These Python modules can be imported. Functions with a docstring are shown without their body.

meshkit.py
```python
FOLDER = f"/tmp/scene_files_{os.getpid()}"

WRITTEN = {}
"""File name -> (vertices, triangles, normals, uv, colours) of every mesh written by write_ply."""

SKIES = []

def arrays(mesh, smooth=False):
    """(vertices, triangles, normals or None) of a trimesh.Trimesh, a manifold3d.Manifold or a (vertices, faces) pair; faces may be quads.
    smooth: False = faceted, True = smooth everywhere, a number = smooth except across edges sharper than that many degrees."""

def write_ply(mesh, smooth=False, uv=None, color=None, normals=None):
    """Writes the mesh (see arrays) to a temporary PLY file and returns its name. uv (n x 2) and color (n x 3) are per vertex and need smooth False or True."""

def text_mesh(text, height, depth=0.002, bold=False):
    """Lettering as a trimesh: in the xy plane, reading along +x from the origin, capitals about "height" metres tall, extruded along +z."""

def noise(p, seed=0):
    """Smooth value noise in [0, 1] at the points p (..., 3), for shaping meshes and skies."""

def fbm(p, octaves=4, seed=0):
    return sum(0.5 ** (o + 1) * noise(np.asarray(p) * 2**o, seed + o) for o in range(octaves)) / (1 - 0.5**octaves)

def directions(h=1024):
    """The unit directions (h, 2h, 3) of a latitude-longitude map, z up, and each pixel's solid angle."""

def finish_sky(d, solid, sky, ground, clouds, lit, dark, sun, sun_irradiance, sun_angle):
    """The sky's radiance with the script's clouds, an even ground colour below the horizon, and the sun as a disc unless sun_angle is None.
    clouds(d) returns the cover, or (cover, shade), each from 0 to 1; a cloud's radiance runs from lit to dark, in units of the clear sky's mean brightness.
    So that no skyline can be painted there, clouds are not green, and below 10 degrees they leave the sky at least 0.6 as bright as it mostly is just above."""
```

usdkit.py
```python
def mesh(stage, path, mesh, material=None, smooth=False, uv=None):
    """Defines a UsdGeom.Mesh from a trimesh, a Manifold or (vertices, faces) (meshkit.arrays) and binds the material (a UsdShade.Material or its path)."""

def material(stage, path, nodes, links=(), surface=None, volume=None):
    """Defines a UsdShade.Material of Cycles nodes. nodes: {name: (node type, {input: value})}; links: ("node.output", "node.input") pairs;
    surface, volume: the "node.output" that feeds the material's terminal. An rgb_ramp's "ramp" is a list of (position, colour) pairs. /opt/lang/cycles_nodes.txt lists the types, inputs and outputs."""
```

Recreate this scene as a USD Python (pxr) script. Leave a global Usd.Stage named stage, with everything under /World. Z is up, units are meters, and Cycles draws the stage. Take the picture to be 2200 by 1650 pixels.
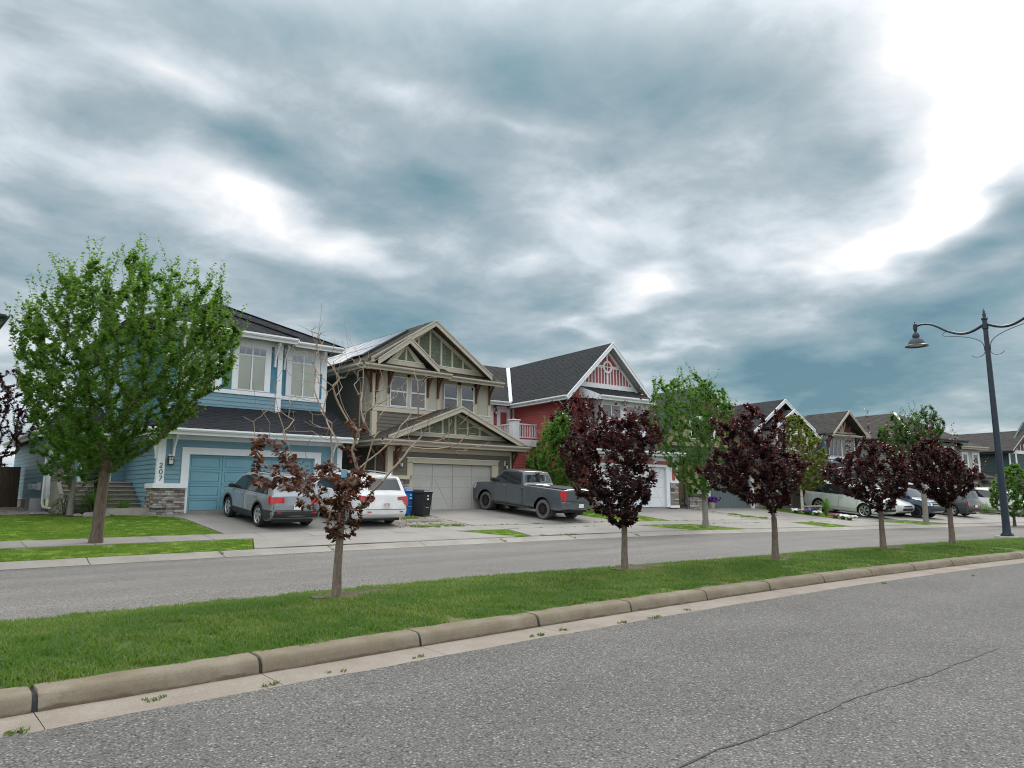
import math, random, numpy as np, trimesh, usdkit, meshkit
from pxr import Usd, UsdGeom, UsdLux, UsdShade, Gf, Sdf, Vt
from shapely.geometry import Polygon, box as sbox, LineString, Point, MultiPolygon
from shapely import affinity, ops
import shapely
from scipy.spatial import Delaunay, cKDTree
random.seed(7)
stage = Usd.Stage.CreateInMemory()
UsdGeom.SetStageUpAxis(stage, "Z")
UsdGeom.Xform.Define(stage, "/World")
# ------------------------------------------------------------------ camera, sky, sun, exposure
EYE, PITCH, YAW, FPX = 1.6, math.radians(8.84), math.radians(48.2), 1525.0
cam = UsdGeom.Camera.Define(stage, "/World/camera")
cam.CreateHorizontalApertureAttr(36.0)
cam.CreateVerticalApertureAttr(27.0)
cam.CreateFocalLengthAttr(36.0 * FPX / 2200.0)
cam.CreateClippingRangeAttr(Gf.Vec2f(0.05, 5000.0))
cam.CreateExposureAttr(0.42)
_f = np.array([math.cos(YAW) * math.cos(PITCH), math.sin(YAW) * math.cos(PITCH), math.sin(PITCH)])
_r = np.array([math.sin(YAW), -math.cos(YAW), 0.0]); _u = np.cross(_r, _f)
_m = Gf.Matrix4d(*[float(v) for v in (*_r, 0, *_u, 0, *(-_f), 0, 0, 0, EYE, 1)])
cam.AddTransformOp().Set(_m)

SUN_AZ, SUN_EL = math.radians(15.0), math.radians(42.0)      # a veiled sun, up to the right
SUN_DIR = np.array([math.cos(SUN_EL) * math.cos(SUN_AZ), math.cos(SUN_EL) * math.sin(SUN_AZ), math.sin(SUN_EL)])
sun = UsdLux.DistantLight.Define(stage, "/World/sun")
sun.CreateIntensityAttr(0.4); sun.CreateAngleAttr(20.0); sun.CreateColorAttr(Gf.Vec3f(1.0, 0.95, 0.88))
sun.CreateNormalizeAttr(True)
_z = SUN_DIR; _x = np.cross([0, 0, 1.0], _z); _x /= np.linalg.norm(_x); _y = np.cross(_z, _x)
sun.AddTransformOp().Set(Gf.Matrix4d(*[float(v) for v in (*_x, 0, *_y, 0, *_z, 0, 0, 0, 60, 1)]))

SKY_STRENGTH = 0.1
def azel(px, py):
    d = _f + _r * (px - 1100) / FPX - _u * (py - 825) / FPX
    d = d / np.linalg.norm(d)
    return math.degrees(math.atan2(d[1], d[0])), math.degrees(math.asin(d[2]))
def build_sky():
    N, L = {}, []
    def n(name, kind, **kw):
        N[name] = (kind, kw); return name
    n("tc", "texture_coordinate")
    n("nrm", "vector_math", math_type="normalize"); L.append(("tc.generated", "nrm.vector1"))
    n("sep", "separate_xyz"); L.append(("nrm.vector", "sep.vector"))
    n("az", "math", math_type="arctan2"); L += [("sep.y", "az.value1"), ("sep.x", "az.value2")]
    n("el", "math", math_type="arcsine"); L.append(("sep.z", "el.value1"))
    n("azd", "math", math_type="multiply", value2=180 / math.pi); L.append(("az.value", "azd.value1"))
    n("eld", "math", math_type="multiply", value2=180 / math.pi); L.append(("el.value", "eld.value1"))
    n("ae", "combine_xyz"); L += [("azd.value", "ae.x"), ("eld.value", "ae.y")]
    # cloud-layer coordinates: the direction projected on a flat layer
    n("zz", "math", math_type="add", value2=0.16); n("za", "math", math_type="maximum", value2=0.0)
    L += [("sep.z", "za.value1"), ("za.value", "zz.value1")]
    n("inv", "math", math_type="divide", value1=1.0); L.append(("zz.value", "inv.value2"))
    n("lay", "vector_math", math_type="scale"); L += [("nrm.vector", "lay.vector1"), ("inv.value", "lay.scale")]
    # ragged edges: warp the angles by noise
    n("wn", "noise_texture", scale=1.5, detail=3.0, roughness=0.55); L.append(("lay.vector", "wn.vector"))
    n("wsub", "vector_math", math_type="subtract", vector2=(0.5, 0.5, 0.5)); L.append(("wn.color", "wsub.vector1"))
    n("wsc", "vector_math", math_type="multiply", vector2=(19.0, 12.0, 0.0)); L.append(("wsub.vector", "wsc.vector1"))
    n("aew", "vector_math", math_type="add"); L += [("ae.vector", "aew.vector1"), ("wsc.vector", "aew.vector2")]
    # streaky cloud texture
    n("smap", "mapping", rotation=(0, 0, math.radians(-52)), scale=(0.7, 1.9, 1.0)); L.append(("lay.vector", "smap.vector"))
    n("sn", "noise_texture", scale=0.8, detail=3.0, roughness=0.5); L.append(("smap.vector", "sn.vector"))
    n("pn", "noise_texture", scale=3.0, detail=6.0, roughness=0.6, distortion=0.2); L.append(("lay.vector", "pn.vector"))
    n("v0", "map_range", from_min=0.33, from_max=0.68, to_min=0.14, to_max=0.46); L.append(("sn.fac", "v0.value"))
    n("v1", "map_range", from_min=0.3, from_max=0.7, to_min=-0.18, to_max=0.18); L.append(("pn.fac", "v1.value"))
    n("v2", "math", math_type="add"); L += [("v0.result", "v2.value1"), ("v1.result", "v2.value2")]
    n("v3", "math", math_type="add", value2=0.48); L.append(("v2.value", "v3.value1"))  # base raised so the unseen sky throws more light on the house fronts
    last = "v3.value"
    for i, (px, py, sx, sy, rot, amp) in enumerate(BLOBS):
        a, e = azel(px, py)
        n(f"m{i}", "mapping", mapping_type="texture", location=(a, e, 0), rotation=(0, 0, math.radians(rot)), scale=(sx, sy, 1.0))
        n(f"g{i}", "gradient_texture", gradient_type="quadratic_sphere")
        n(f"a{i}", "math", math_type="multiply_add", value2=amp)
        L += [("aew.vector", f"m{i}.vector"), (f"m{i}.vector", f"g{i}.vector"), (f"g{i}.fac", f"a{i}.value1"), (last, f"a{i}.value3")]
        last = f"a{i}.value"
    k = 1.0 / SKY_STRENGTH
    n("ramp", "rgb_ramp", ramp=[(0.0, (.075, .170, .220)), (0.18, (.130, .230, .275)), (0.36, (.205, .290, .330)), (0.54, (.315, .380, .415)), (0.72, (.50, .555, .595)), (0.88, (.66, .685, .705)), (1.0, (.82, .82, .815))])
    L.append((last, "ramp.fac"))
    # overcast skies brighten towards the zenith (about three times the horizon)
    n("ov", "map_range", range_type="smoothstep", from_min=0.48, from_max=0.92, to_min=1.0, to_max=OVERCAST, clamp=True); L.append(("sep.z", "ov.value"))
    n("nf", "map_range", range_type="smoothstep", from_min=0.45, from_max=0.9, to_min=0.0, to_max=0.75, clamp=True); L.append(("sep.z", "nf.value"))
    n("nmix", "mix", color2=(.50, .51, .51)); L += [("nf.result", "nmix.fac"), ("ramp.color", "nmix.color1")]
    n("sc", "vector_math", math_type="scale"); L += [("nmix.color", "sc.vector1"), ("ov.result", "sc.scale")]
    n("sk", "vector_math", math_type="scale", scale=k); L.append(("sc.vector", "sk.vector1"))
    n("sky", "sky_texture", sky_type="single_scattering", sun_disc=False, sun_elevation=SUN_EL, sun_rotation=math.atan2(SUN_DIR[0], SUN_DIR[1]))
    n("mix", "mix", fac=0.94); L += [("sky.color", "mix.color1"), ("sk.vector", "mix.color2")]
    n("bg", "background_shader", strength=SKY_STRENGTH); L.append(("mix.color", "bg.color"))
    m = usdkit.material(stage, "/World/Looks/sky", N, L, surface="bg.background")
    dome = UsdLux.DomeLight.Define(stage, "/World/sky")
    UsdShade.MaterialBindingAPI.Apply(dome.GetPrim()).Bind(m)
    p = dome.GetPrim()
    p.SetCustomDataByKey("label", "grey and teal overcast sky with bright gaps at upper right"); p.SetCustomDataByKey("category", "sky"); p.SetCustomDataByKey("kind", "structure")
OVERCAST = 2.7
# first an added wide dimming of the view against the raised base, then soft cloud masses seen in the photograph: (pixel, half sizes in degrees, tilt, brighter or darker)
BLOBS = [
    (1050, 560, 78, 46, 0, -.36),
    (1560, 170, 24, 8, -8, -.46), (1150, 90, 20, 6, 0, -.30), (1860, 290, 10, 5, -24, -.26), (560, 60, 16, 4.5, -8, -.24), (120, 60, 14, 4, 0, -.12),
    (150, 240, 14, 5, 13, -.34), (520, 345, 17, 4.5, 13, -.34), (960, 420, 16, 4, 8, -.30), (60, 480, 12, 4, 8, -.26), (1350, 330, 10, 2.6, -16, -.16),
    (2100, 70, 15, 13, 0, .95), (2130, 300, 9, 8, 0, .62), (2010, 455, 9, 3.6, -20, .70), (1880, 520, 7, 2.2, -6, .52), (1960, 190, 6, 5, 0, .3),
    (540, 490, 15, 4.0, 10, .44), (760, 575, 12, 3.6, 6, .42), (1120, 545, 12, 3.4, 6, .32), (880, 205, 11, 3.6, 10, .34), (1180, 270, 12, 3.2, 10, .30), (330, 150, 12, 3, 14, .24), (230, 420, 12, 2.6, 10, .2),
    (1430, 640, 9, 2.8, -8, .52), (1290, 700, 9, 2.0, 0, .36), (1230, 480, 10, 3.0, 14, .26), (1500, 450, 12, 5, 10, -.2),
    (2160, 530, 9, 5, -30, -.75), (1880, 740, 28, 10, -8, -.62), (2080, 850, 24, 11, 0, -.52), (1620, 830, 20, 7, 0, -.38), (860, 690, 10, 2.2, 0, -.2), (1150, 640, 9, 2.2, 6, -.16),
    (100, 620, 12, 4, 5, -.12), (1000, 770, 16, 3, 0, -.14), (1600, 560, 8, 2.5, 14, -.16)]
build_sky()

# ------------------------------------------------------------------ naming, parts, things
TAKEN = {}
def path_for(parent, name):
    k = (parent, name); i = TAKEN.get(k, -1) + 1; TAKEN[k] = i
    return f"{parent}/{name}" if i == 0 else f"{parent}/{name}_{i:03d}"
def tag(prim, label=None, cat=None, group=None, kind=None):
    for k, v in (("label", label), ("category", cat), ("group", group), ("kind", kind)):
        if v: prim.SetCustomDataByKey(k, v)
class T:
    """A thing (or a part with sub-parts): an Xform at its base; meshes are given in its own coordinates."""
    def __init__(s, name, label=None, cat=None, group=None, kind=None, loc=None, rz=0.0, parent="/World"):
        s.path = path_for(parent, name)
        x = UsdGeom.Xform.Define(stage, s.path); s.prim = x.GetPrim()
        if loc is not None:
            x.AddTranslateOp().Set(Gf.Vec3d(*[float(v) for v in loc])); x.AddRotateZOp().Set(float(math.degrees(rz)))
        tag(s.prim, label, cat, group, kind)
    def part(s, name, mesh, mat, smooth=False, label=None, kind=None):
        return mesh_prim(s.path, name, mesh, mat, smooth, label=label, kind=kind)
    def sub(s, name, label=None, kind=None):
        return T(name, label=label, kind=kind, parent=s.path)
def mesh_prim(parent, name, mesh, mat, smooth=False, label=None, cat=None, group=None, kind=None):
    p = path_for(parent, name)
    m = usdkit.mesh(stage, p, mesh, M[mat] if isinstance(mat, str) else mat, smooth)
    tag(m.GetPrim(), label, cat, group, kind)
    return p
def copy_thing(src, name, loc, rz, label, cat, group=None):
    p = path_for("/World", name)
    x = UsdGeom.Xform.Define(stage, p)
    x.GetPrim().GetReferences().AddInternalReference(src)
    x.ClearXformOpOrder()
    x.AddTranslateOp(opSuffix="at").Set(Gf.Vec3d(*[float(v) for v in loc])); x.AddRotateZOp(opSuffix="at").Set(float(math.degrees(rz)))
    x.GetPrim().SetInstanceable(True)
    tag(x.GetPrim(), label, cat, group)
    return p

# ------------------------------------------------------------------ mesh helpers
def cat(ms): return trimesh.util.concatenate([m for m in ms if m is not None])
def box(x0, x1, y0, y1, z0, z1):
    m = trimesh.creation.box([x1 - x0, y1 - y0, z1 - z0]); m.apply_translation([(x0 + x1) / 2, (y0 + y1) / 2, (z0 + z1) / 2]); return m
def cbox(x0, x1, y0, y1, z0, z1, b=0.01):
    """box with chamfered edges"""
    v = []
    for sx in (0, 1):
        for sy in (0, 1):
            for sz in (0, 1):
                X, Y, Z = (x0, x1)[sx], (y0, y1)[sy], (z0, z1)[sz]
                dx, dy, dz = (b, -b)[sx], (b, -b)[sy], (b, -b)[sz]
                v += [(X + dx, Y + dy, Z), (X + dx, Y, Z + dz), (X, Y + dy, Z + dz)]
    return trimesh.convex.convex_hull(np.array(v))
def beam(a, b, w, h, up=(0, 0, 1)):
    a, b = np.array(a, float), np.array(b, float); d = b - a; L = np.linalg.norm(d); d /= L
    s = np.cross(d, up)
    if np.linalg.norm(s) < 1e-6: s = np.cross(d, (1, 0, 0))
    s /= np.linalg.norm(s); t = np.cross(s, d)
    m = trimesh.creation.box([L, w, h]); R = np.eye(4); R[:3, 0], R[:3, 1], R[:3, 2], R[:3, 3] = d, s, t, (a + b) / 2
    m.apply_transform(R); return m
def tube(pts, radii, n=8, cap=True):
    """a tapering tube along points (vectorised enough for trees)"""
    pts = np.asarray(pts, float); radii = np.broadcast_to(np.asarray(radii, float), (len(pts),))
    tan = np.gradient(pts, axis=0); tan /= np.maximum(np.linalg.norm(tan, axis=1, keepdims=True), 1e-9)
    ref = np.array([0, 0, 1.0]) if abs(tan[0][2]) < 0.9 else np.array([1.0, 0, 0])
    s = np.cross(tan, ref); s /= np.maximum(np.linalg.norm(s, axis=1, keepdims=True), 1e-9); t = np.cross(tan, s)
    a = np.arange(n) * 2 * np.pi / n
    v = pts[:, None] + radii[:, None, None] * (np.cos(a)[None, :, None] * s[:, None] + np.sin(a)[None, :, None] * t[:, None])
    k = len(pts); v = v.reshape(-1, 3); F = []
    i = np.arange(n); j = (i + 1) % n
    for r in range(k - 1):
        A, B, Cc, D = r * n + i, r * n + j, (r + 1) * n + j, (r + 1) * n + i
        F += [np.stack([A, Cc, B], 1), np.stack([A, D, Cc], 1)]
    if cap:
        v = np.vstack([v, pts[0], pts[-1]])
        F += [np.stack([np.full(n, k * n), i, j], 1), np.stack([np.full(n, k * n + 1), (k - 1) * n + j, (k - 1) * n + i], 1)]
    return trimesh.Trimesh(v, np.vstack(F), process=False)
def lathe(prof, n=24, center=(0, 0, 0), axis="z"):
    m = trimesh.creation.revolve(np.array(prof, float), sections=n)
    if axis == "y": m.apply_transform(trimesh.transformations.rotation_matrix(-np.pi / 2, [1, 0, 0]))
    if axis == "x": m.apply_transform(trimesh.transformations.rotation_matrix(np.pi / 2, [0, 1, 0]))
    m.apply_translation(center); return m
def polys(g):
    if g.is_empty: return []
    if g.geom_type == "Polygon": return [g]
    return [p for p in getattr(g, "geoms", []) if p.geom_type == "Polygon" and p.area > 1e-5]
class Frame:
    """a plane: origin, u, v axes and the outward normal"""
    def __init__(s, o, u, v, nrm=None):
        s.o, s.u, s.v = np.array(o, float), np.array(u, float), np.array(v, float)
        s.n = np.cross(s.u, s.v) if nrm is None else np.array(nrm, float)
    def at(s, uv, d=0.0):
        uv = np.asarray(uv, float); return s.o + uv[:, :1] * s.u + uv[:, 1:2] * s.v + np.reshape(d, (-1, 1)) * s.n
def slab(poly, fr, d0, d1, taper=None):
    """polygon in the frame's plane extruded from depth d0 to d1; taper(uv) gives the outer depth per vertex"""
    out = []
    for p in polys(poly):
        m = trimesh.creation.extrude_polygon(p, 1.0, engine="earcut")
        uv, up = np.array(m.vertices[:, :2]), np.array(m.vertices[:, 2]) > 0.5
        dd = np.where(up, d1 if taper is None else taper(uv), d0)
        mm = trimesh.Trimesh(fr.at(uv, dd), m.faces, process=False)
        if np.dot(np.cross(fr.u, fr.v), fr.n) < 0: mm.invert()
        out.append(mm)
    return cat(out) if out else None
def R2(u0, u1, v0, v1): return sbox(min(u0, u1), min(v0, v1), max(u0, u1), max(v0, v1))
# ------------------------------------------------------------------ materials
M = {}
def mat(name, color, rough=0.6, var=0.12, scale=6.0, bump=0.0, bscale=60.0, spec=0.4, metallic=0.0, coat=0.0, island=0.0, dirt=None, stretch=(1, 1, 1), color2=None, hue=None):
    """procedural paint: tone noise at two scales, optional per-piece variation, grain bump"""
    c = np.array(color, float)
    lo, hi = c * (1 - var), np.minimum(c * (1 + var), 0.95)
    if color2 is not None: lo, hi = c, np.array(color2, float)
    N = {"tc": ("texture_coordinate", {}), "map": ("mapping", {"scale": stretch}), "n": ("noise_texture", {"scale": scale, "detail": 6.0, "roughness": 0.6}),
         "r": ("rgb_ramp", {"ramp": [(0.3, tuple(lo)), (0.7, tuple(hi))]}), "p": ("principled_bsdf", {"roughness": rough, "specular_ior_level": spec, "metallic": metallic, "coat_weight": coat, "coat_roughness": 0.04})}
    L = [("tc.object", "map.vector"), ("map.vector", "n.vector"), ("n.fac", "r.fac")]
    last = "r.color"
    if island:
        N.update({"g": ("geometry", {}), "im": ("map_range", {"from_min": 0.0, "from_max": 1.0, "to_min": 1 - island, "to_max": 1 + island}), "is": ("vector_math", {"math_type": "scale"})})
        L += [("g.random_per_island", "im.value"), (last, "is.vector1"), ("im.result", "is.scale")]; last = "is.vector"
    L.append((last, "p.base_color"))
    if bump:
        N.update({"bn": ("noise_texture", {"scale": bscale, "detail": 4.0, "roughness": 0.6}), "b": ("bump", {"strength": bump, "distance": 0.01})})
        L += [("map.vector", "bn.vector"), ("bn.fac", "b.height"), ("b.normal", "p.normal")]
    M[name] = usdkit.material(stage, f"/World/Looks/{name}", N, L, surface="p.BSDF")
def mat_object_random(name, ramp, rough=0.8, bump=0.5, bscale=40.0, spec=0.3):
    """a different tone for every prim (stones, slabs)"""
    N = {"oi": ("object_info", {}), "g": ("geometry", {}), "tc": ("texture_coordinate", {}), "r": ("rgb_ramp", {"ramp": ramp}), "n": ("noise_texture", {"scale": 9.0, "detail": 6.0, "roughness": 0.65}), "wn": ("white_noise_texture", {"dimensions": "3D"}),
         "mr": ("map_range", {"from_min": 0.25, "from_max": 0.75, "to_min": 0.72, "to_max": 1.25}), "s": ("vector_math", {"math_type": "scale"}), "p": ("principled_bsdf", {"roughness": rough, "specular_ior_level": spec}),
         "bn": ("noise_texture", {"scale": bscale, "detail": 6.0, "roughness": 0.7}), "b": ("bump", {"strength": bump, "distance": 0.012})}
    L = [("oi.random", "r.fac"), ("tc.object", "n.vector"), ("n.fac", "mr.value"), ("r.color", "s.vector1"), ("mr.result", "s.scale"), ("s.vector", "p.base_color"), ("tc.object", "bn.vector"), ("bn.fac", "b.height"), ("b.normal", "p.normal")]
    N.pop("wn"); N.pop("g")
    M[name] = usdkit.material(stage, f"/World/Looks/{name}", N, L, surface="p.BSDF")
def leaf_mat(name, ramp, trans=(.2, .35, .05), tw=0.35, rough=0.5, patch=None):
    N = {"g": ("geometry", {}), "r": ("rgb_ramp", {"ramp": ramp}), "tc": ("texture_coordinate", {}), "n": ("noise_texture", {"scale": 1.3, "detail": 3.0}), "mr": ("map_range", {"from_min": 0.3, "from_max": 0.7, "to_min": 0.75, "to_max": 1.25}), "s": ("vector_math", {"math_type": "scale"}),
         "p": ("principled_bsdf", {"roughness": rough, "specular_ior_level": 0.35}), "t": ("translucent_bsdf", {"color": trans}), "mx": ("mix_closure", {"fac": tw})}
    L = [("g.random_per_island", "r.fac"), ("tc.object", "n.vector"), ("n.fac", "mr.value"), ("r.color", "s.vector1"), ("mr.result", "s.scale"), ("s.vector", "p.base_color"), ("p.BSDF", "mx.closure1"), ("t.BSDF", "mx.closure2")]
    if patch:
        N.update({"pn": ("noise_texture", {"scale": patch[0], "detail": 5.0, "roughness": 0.6}), "pm": ("map_range", {"from_min": .42, "from_max": .68, "to_min": 0.0, "to_max": patch[1], "clamp": True}), "px": ("mix", {"color2": patch[2]})})
        L.remove(("s.vector", "p.base_color")); L += [("g.position", "pn.vector"), ("pn.fac", "pm.value"), ("pm.result", "px.fac"), ("s.vector", "px.color1"), ("px.color", "p.base_color")]
    M[name] = usdkit.material(stage, f"/World/Looks/{name}", N, L, surface="mx.closure")
def glass_pane(name, tint=(.75, .8, .82), ior=1.9, haze=0.0):
    N = {"f": ("fresnel", {"IOR": ior}), "t": ("transparent_bsdf", {"color": tint}), "g": ("glossy_bsdf", {"color": (.95, .97, 1), "roughness": 0.015}), "m": ("mix_closure", {})}
    M[name] = usdkit.material(stage, f"/World/Looks/{name}", N, [("f.fac", "m.fac"), ("t.BSDF", "m.closure1"), ("g.BSDF", "m.closure2")], surface="m.closure")
def dark_glass(name, color=(.012, .015, .017)):
    N = {"p": ("principled_bsdf", {"base_color": color, "roughness": 0.03, "specular_ior_level": 0.9, "ior": 1.6, "coat_weight": 0.4})}
    M[name] = usdkit.material(stage, f"/World/Looks/{name}", N, [], surface="p.BSDF")
def ground_mat(name, stops, scale, fine, fine_amt, rough=0.9, bump=0.3, bscale=90.0, stones=None, band=None, dist=0.01):
    """tone patches x fine aggregate; stones=(scale, light, dark) adds cells of light chips; band = lengthwise wear"""
    N = {"g": ("geometry", {}), "n": ("noise_texture", {"scale": scale, "detail": 7.0, "roughness": 0.62}), "r": ("rgb_ramp", {"ramp": stops}),
         "fn": ("noise_texture", {"scale": fine, "detail": 5.0, "roughness": 0.75}), "fm": ("map_range", {"from_min": 0.3, "from_max": 0.7, "to_min": 1 - fine_amt, "to_max": 1 + fine_amt}), "fs": ("vector_math", {"math_type": "scale"}),
         "p": ("principled_bsdf", {"roughness": rough, "specular_ior_level": 0.25}), "b": ("bump", {"strength": bump, "distance": dist}), "bn": ("noise_texture", {"scale": bscale, "detail": 5.0, "roughness": 0.7})}
    L = [("g.position", "n.vector"), ("n.fac", "r.fac"), ("g.position", "fn.vector"), ("fn.fac", "fm.value"), ("r.color", "fs.vector1"), ("fm.result", "fs.scale"), ("g.position", "bn.vector"), ("bn.fac", "b.height"), ("b.normal", "p.normal")]
    last = "fs.vector"
    if stones:
        sc, light, lo, hi = stones
        N.update({"v": ("voronoi_texture", {"scale": sc, "randomness": 1.0}), "vs": ("separate_xyz", {}), "vm": ("map_range", {"from_min": lo, "from_max": hi, "to_min": 0.0, "to_max": 1.0, "clamp": True}), "vx": ("mix", {"color2": light}),
                  "vd": ("map_range", {"from_min": 0.0, "from_max": 0.55, "to_min": 1.12, "to_max": 0.62}), "vk": ("vector_math", {"math_type": "scale"})})
        L += [("g.position", "v.vector"), ("v.color", "vs.vector"), ("vs.x", "vm.value"), ("vm.result", "vx.fac"), (last, "vx.color1"), ("vx.color", "vk.vector1"), ("v.distance", "vd.value"), ("vd.result", "vk.scale")]
        last = "vk.vector"
    if band:
        N.update({"bm": ("mapping", {"scale": band[0]}), "bnz": ("noise_texture", {"scale": band[1], "detail": 4.0, "roughness": 0.5}), "bmr": ("map_range", {"from_min": 0.3, "from_max": 0.7, "to_min": band[2], "to_max": band[3]}), "bs": ("vector_math", {"math_type": "scale"})})
        L += [("g.position", "bm.vector"), ("bm.vector", "bnz.vector"), ("bnz.fac", "bmr.value"), (last, "bs.vector1"), ("bmr.result", "bs.scale")]; last = "bs.vector"
    L.append((last, "p.base_color"))
    M[name] = usdkit.material(stage, f"/World/Looks/{name}", N, L, surface="p.BSDF")

ground_mat("asphalt_near", [(0.3, (.165, .158, .150)), (0.5, (.188, .181, .173)), (0.72, (.215, .206, .196))], 0.55, 55.0, 0.26, bump=0.5, bscale=75.0, stones=(62.0, (.42, .41, .40), .86, 1.0), band=((.12, 1.0, 1.0), .55, .9, 1.1))
ground_mat("asphalt_far", [(0.3, (.235, .222, .208)), (0.5, (.262, .249, .234)), (0.7, (.292, .278, .262))], 0.7, 40.0, 0.16, bump=0.3, stones=(45.0, (.42, .41, .40), .84, 1.0), band=((.07, 1.15, 1.0), .75, .84, 1.12))
ground_mat("concrete", [(0.3, (.255, .240, .222)), (0.5, (.295, .278, .258)), (0.72, (.335, .318, .298))], 0.9, 45.0, 0.10, bump=0.15)
ground_mat("concrete_gutter", [(0.28, (.255, .232, .205)), (0.5, (.315, .292, .265)), (0.72, (.35, .328, .30))], 1.3, 50.0, 0.13, bump=0.2)
ground_mat("concrete_pan", [(0.25, (.215, .178, .145)), (0.5, (.272, .236, .20)), (0.75, (.315, .282, .248))], 1.6, 60.0, 0.22, bump=0.35)
ground_mat("soil", [(0.3, (.075, .055, .04)), (0.6, (.13, .10, .075)), (0.8, (.19, .155, .12))], 3.0, 60.0, 0.4, bump=0.8, bscale=40.0)
ground_mat("mulch", [(0.3, (.05, .035, .028)), (0.6, (.10, .075, .06)), (0.8, (.15, .12, .10))], 12.0, 70.0, 0.4, bump=1.0, bscale=30.0)
ground_mat("grass_base", [(0.25, (.05, .08, .02)), (0.5, (.085, .125, .03)), (0.75, (.16, .15, .07))], 1.4, 40.0, 0.45, bump=0.8, bscale=45.0)
ground_mat("lawn_base", [(0.25, (.10, .19, .02)), (0.5, (.15, .25, .03)), (0.75, (.24, .29, .06))], 0.8, 60.0, 0.35, bump=0.6, bscale=60.0)
ground_mat("terrain", [(0.3, (.09, .12, .04)), (0.6, (.13, .15, .06)), (0.8, (.2, .19, .11))], 0.6, 30.0, 0.3)
ground_mat("gravel_base", [(0.3, (.25, .22, .19)), (0.5, (.36, .32, .28)), (0.7, (.47, .43, .39))], 9.0, 40.0, 0.35, bump=0.9, bscale=25.0, stones=(28.0, (.55, .52, .49), .6, 1.0))
def kerb_mat():
    N = {"g": ("geometry", {}), "s": ("separate_xyz", {}), "n": ("noise_texture", {"scale": 2.2, "detail": 8.0, "roughness": 0.65}), "r": ("rgb_ramp", {"ramp": [(0.28, (.165, .132, .09)), (0.5, (.212, .180, .132)), (0.75, (.275, .242, .19))]}),
         "f": ("noise_texture", {"scale": 70.0, "detail": 5.0, "roughness": 0.8}), "fm": ("map_range", {"from_min": .3, "from_max": .7, "to_min": .82, "to_max": 1.16}), "fs": ("vector_math", {"math_type": "scale"}),
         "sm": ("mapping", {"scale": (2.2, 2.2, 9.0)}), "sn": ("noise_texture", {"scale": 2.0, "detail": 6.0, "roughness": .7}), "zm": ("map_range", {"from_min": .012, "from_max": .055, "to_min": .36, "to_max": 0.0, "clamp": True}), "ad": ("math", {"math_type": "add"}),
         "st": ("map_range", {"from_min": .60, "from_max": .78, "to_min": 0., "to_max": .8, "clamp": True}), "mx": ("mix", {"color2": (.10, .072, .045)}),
         "p": ("principled_bsdf", {"roughness": .9, "specular_ior_level": .2}), "b": ("bump", {"strength": .4, "distance": .01})}
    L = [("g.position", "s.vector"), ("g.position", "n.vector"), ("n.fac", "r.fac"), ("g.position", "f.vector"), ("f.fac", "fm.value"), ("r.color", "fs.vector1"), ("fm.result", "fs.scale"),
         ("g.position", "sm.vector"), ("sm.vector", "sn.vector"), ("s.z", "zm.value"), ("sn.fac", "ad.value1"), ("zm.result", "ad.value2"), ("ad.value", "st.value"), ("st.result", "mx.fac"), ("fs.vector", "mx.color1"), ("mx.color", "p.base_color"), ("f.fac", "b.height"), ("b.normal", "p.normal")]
    M["kerb_concrete"] = usdkit.material(stage, "/World/Looks/kerb_concrete", N, L, surface="p.BSDF")
kerb_mat()
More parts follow.
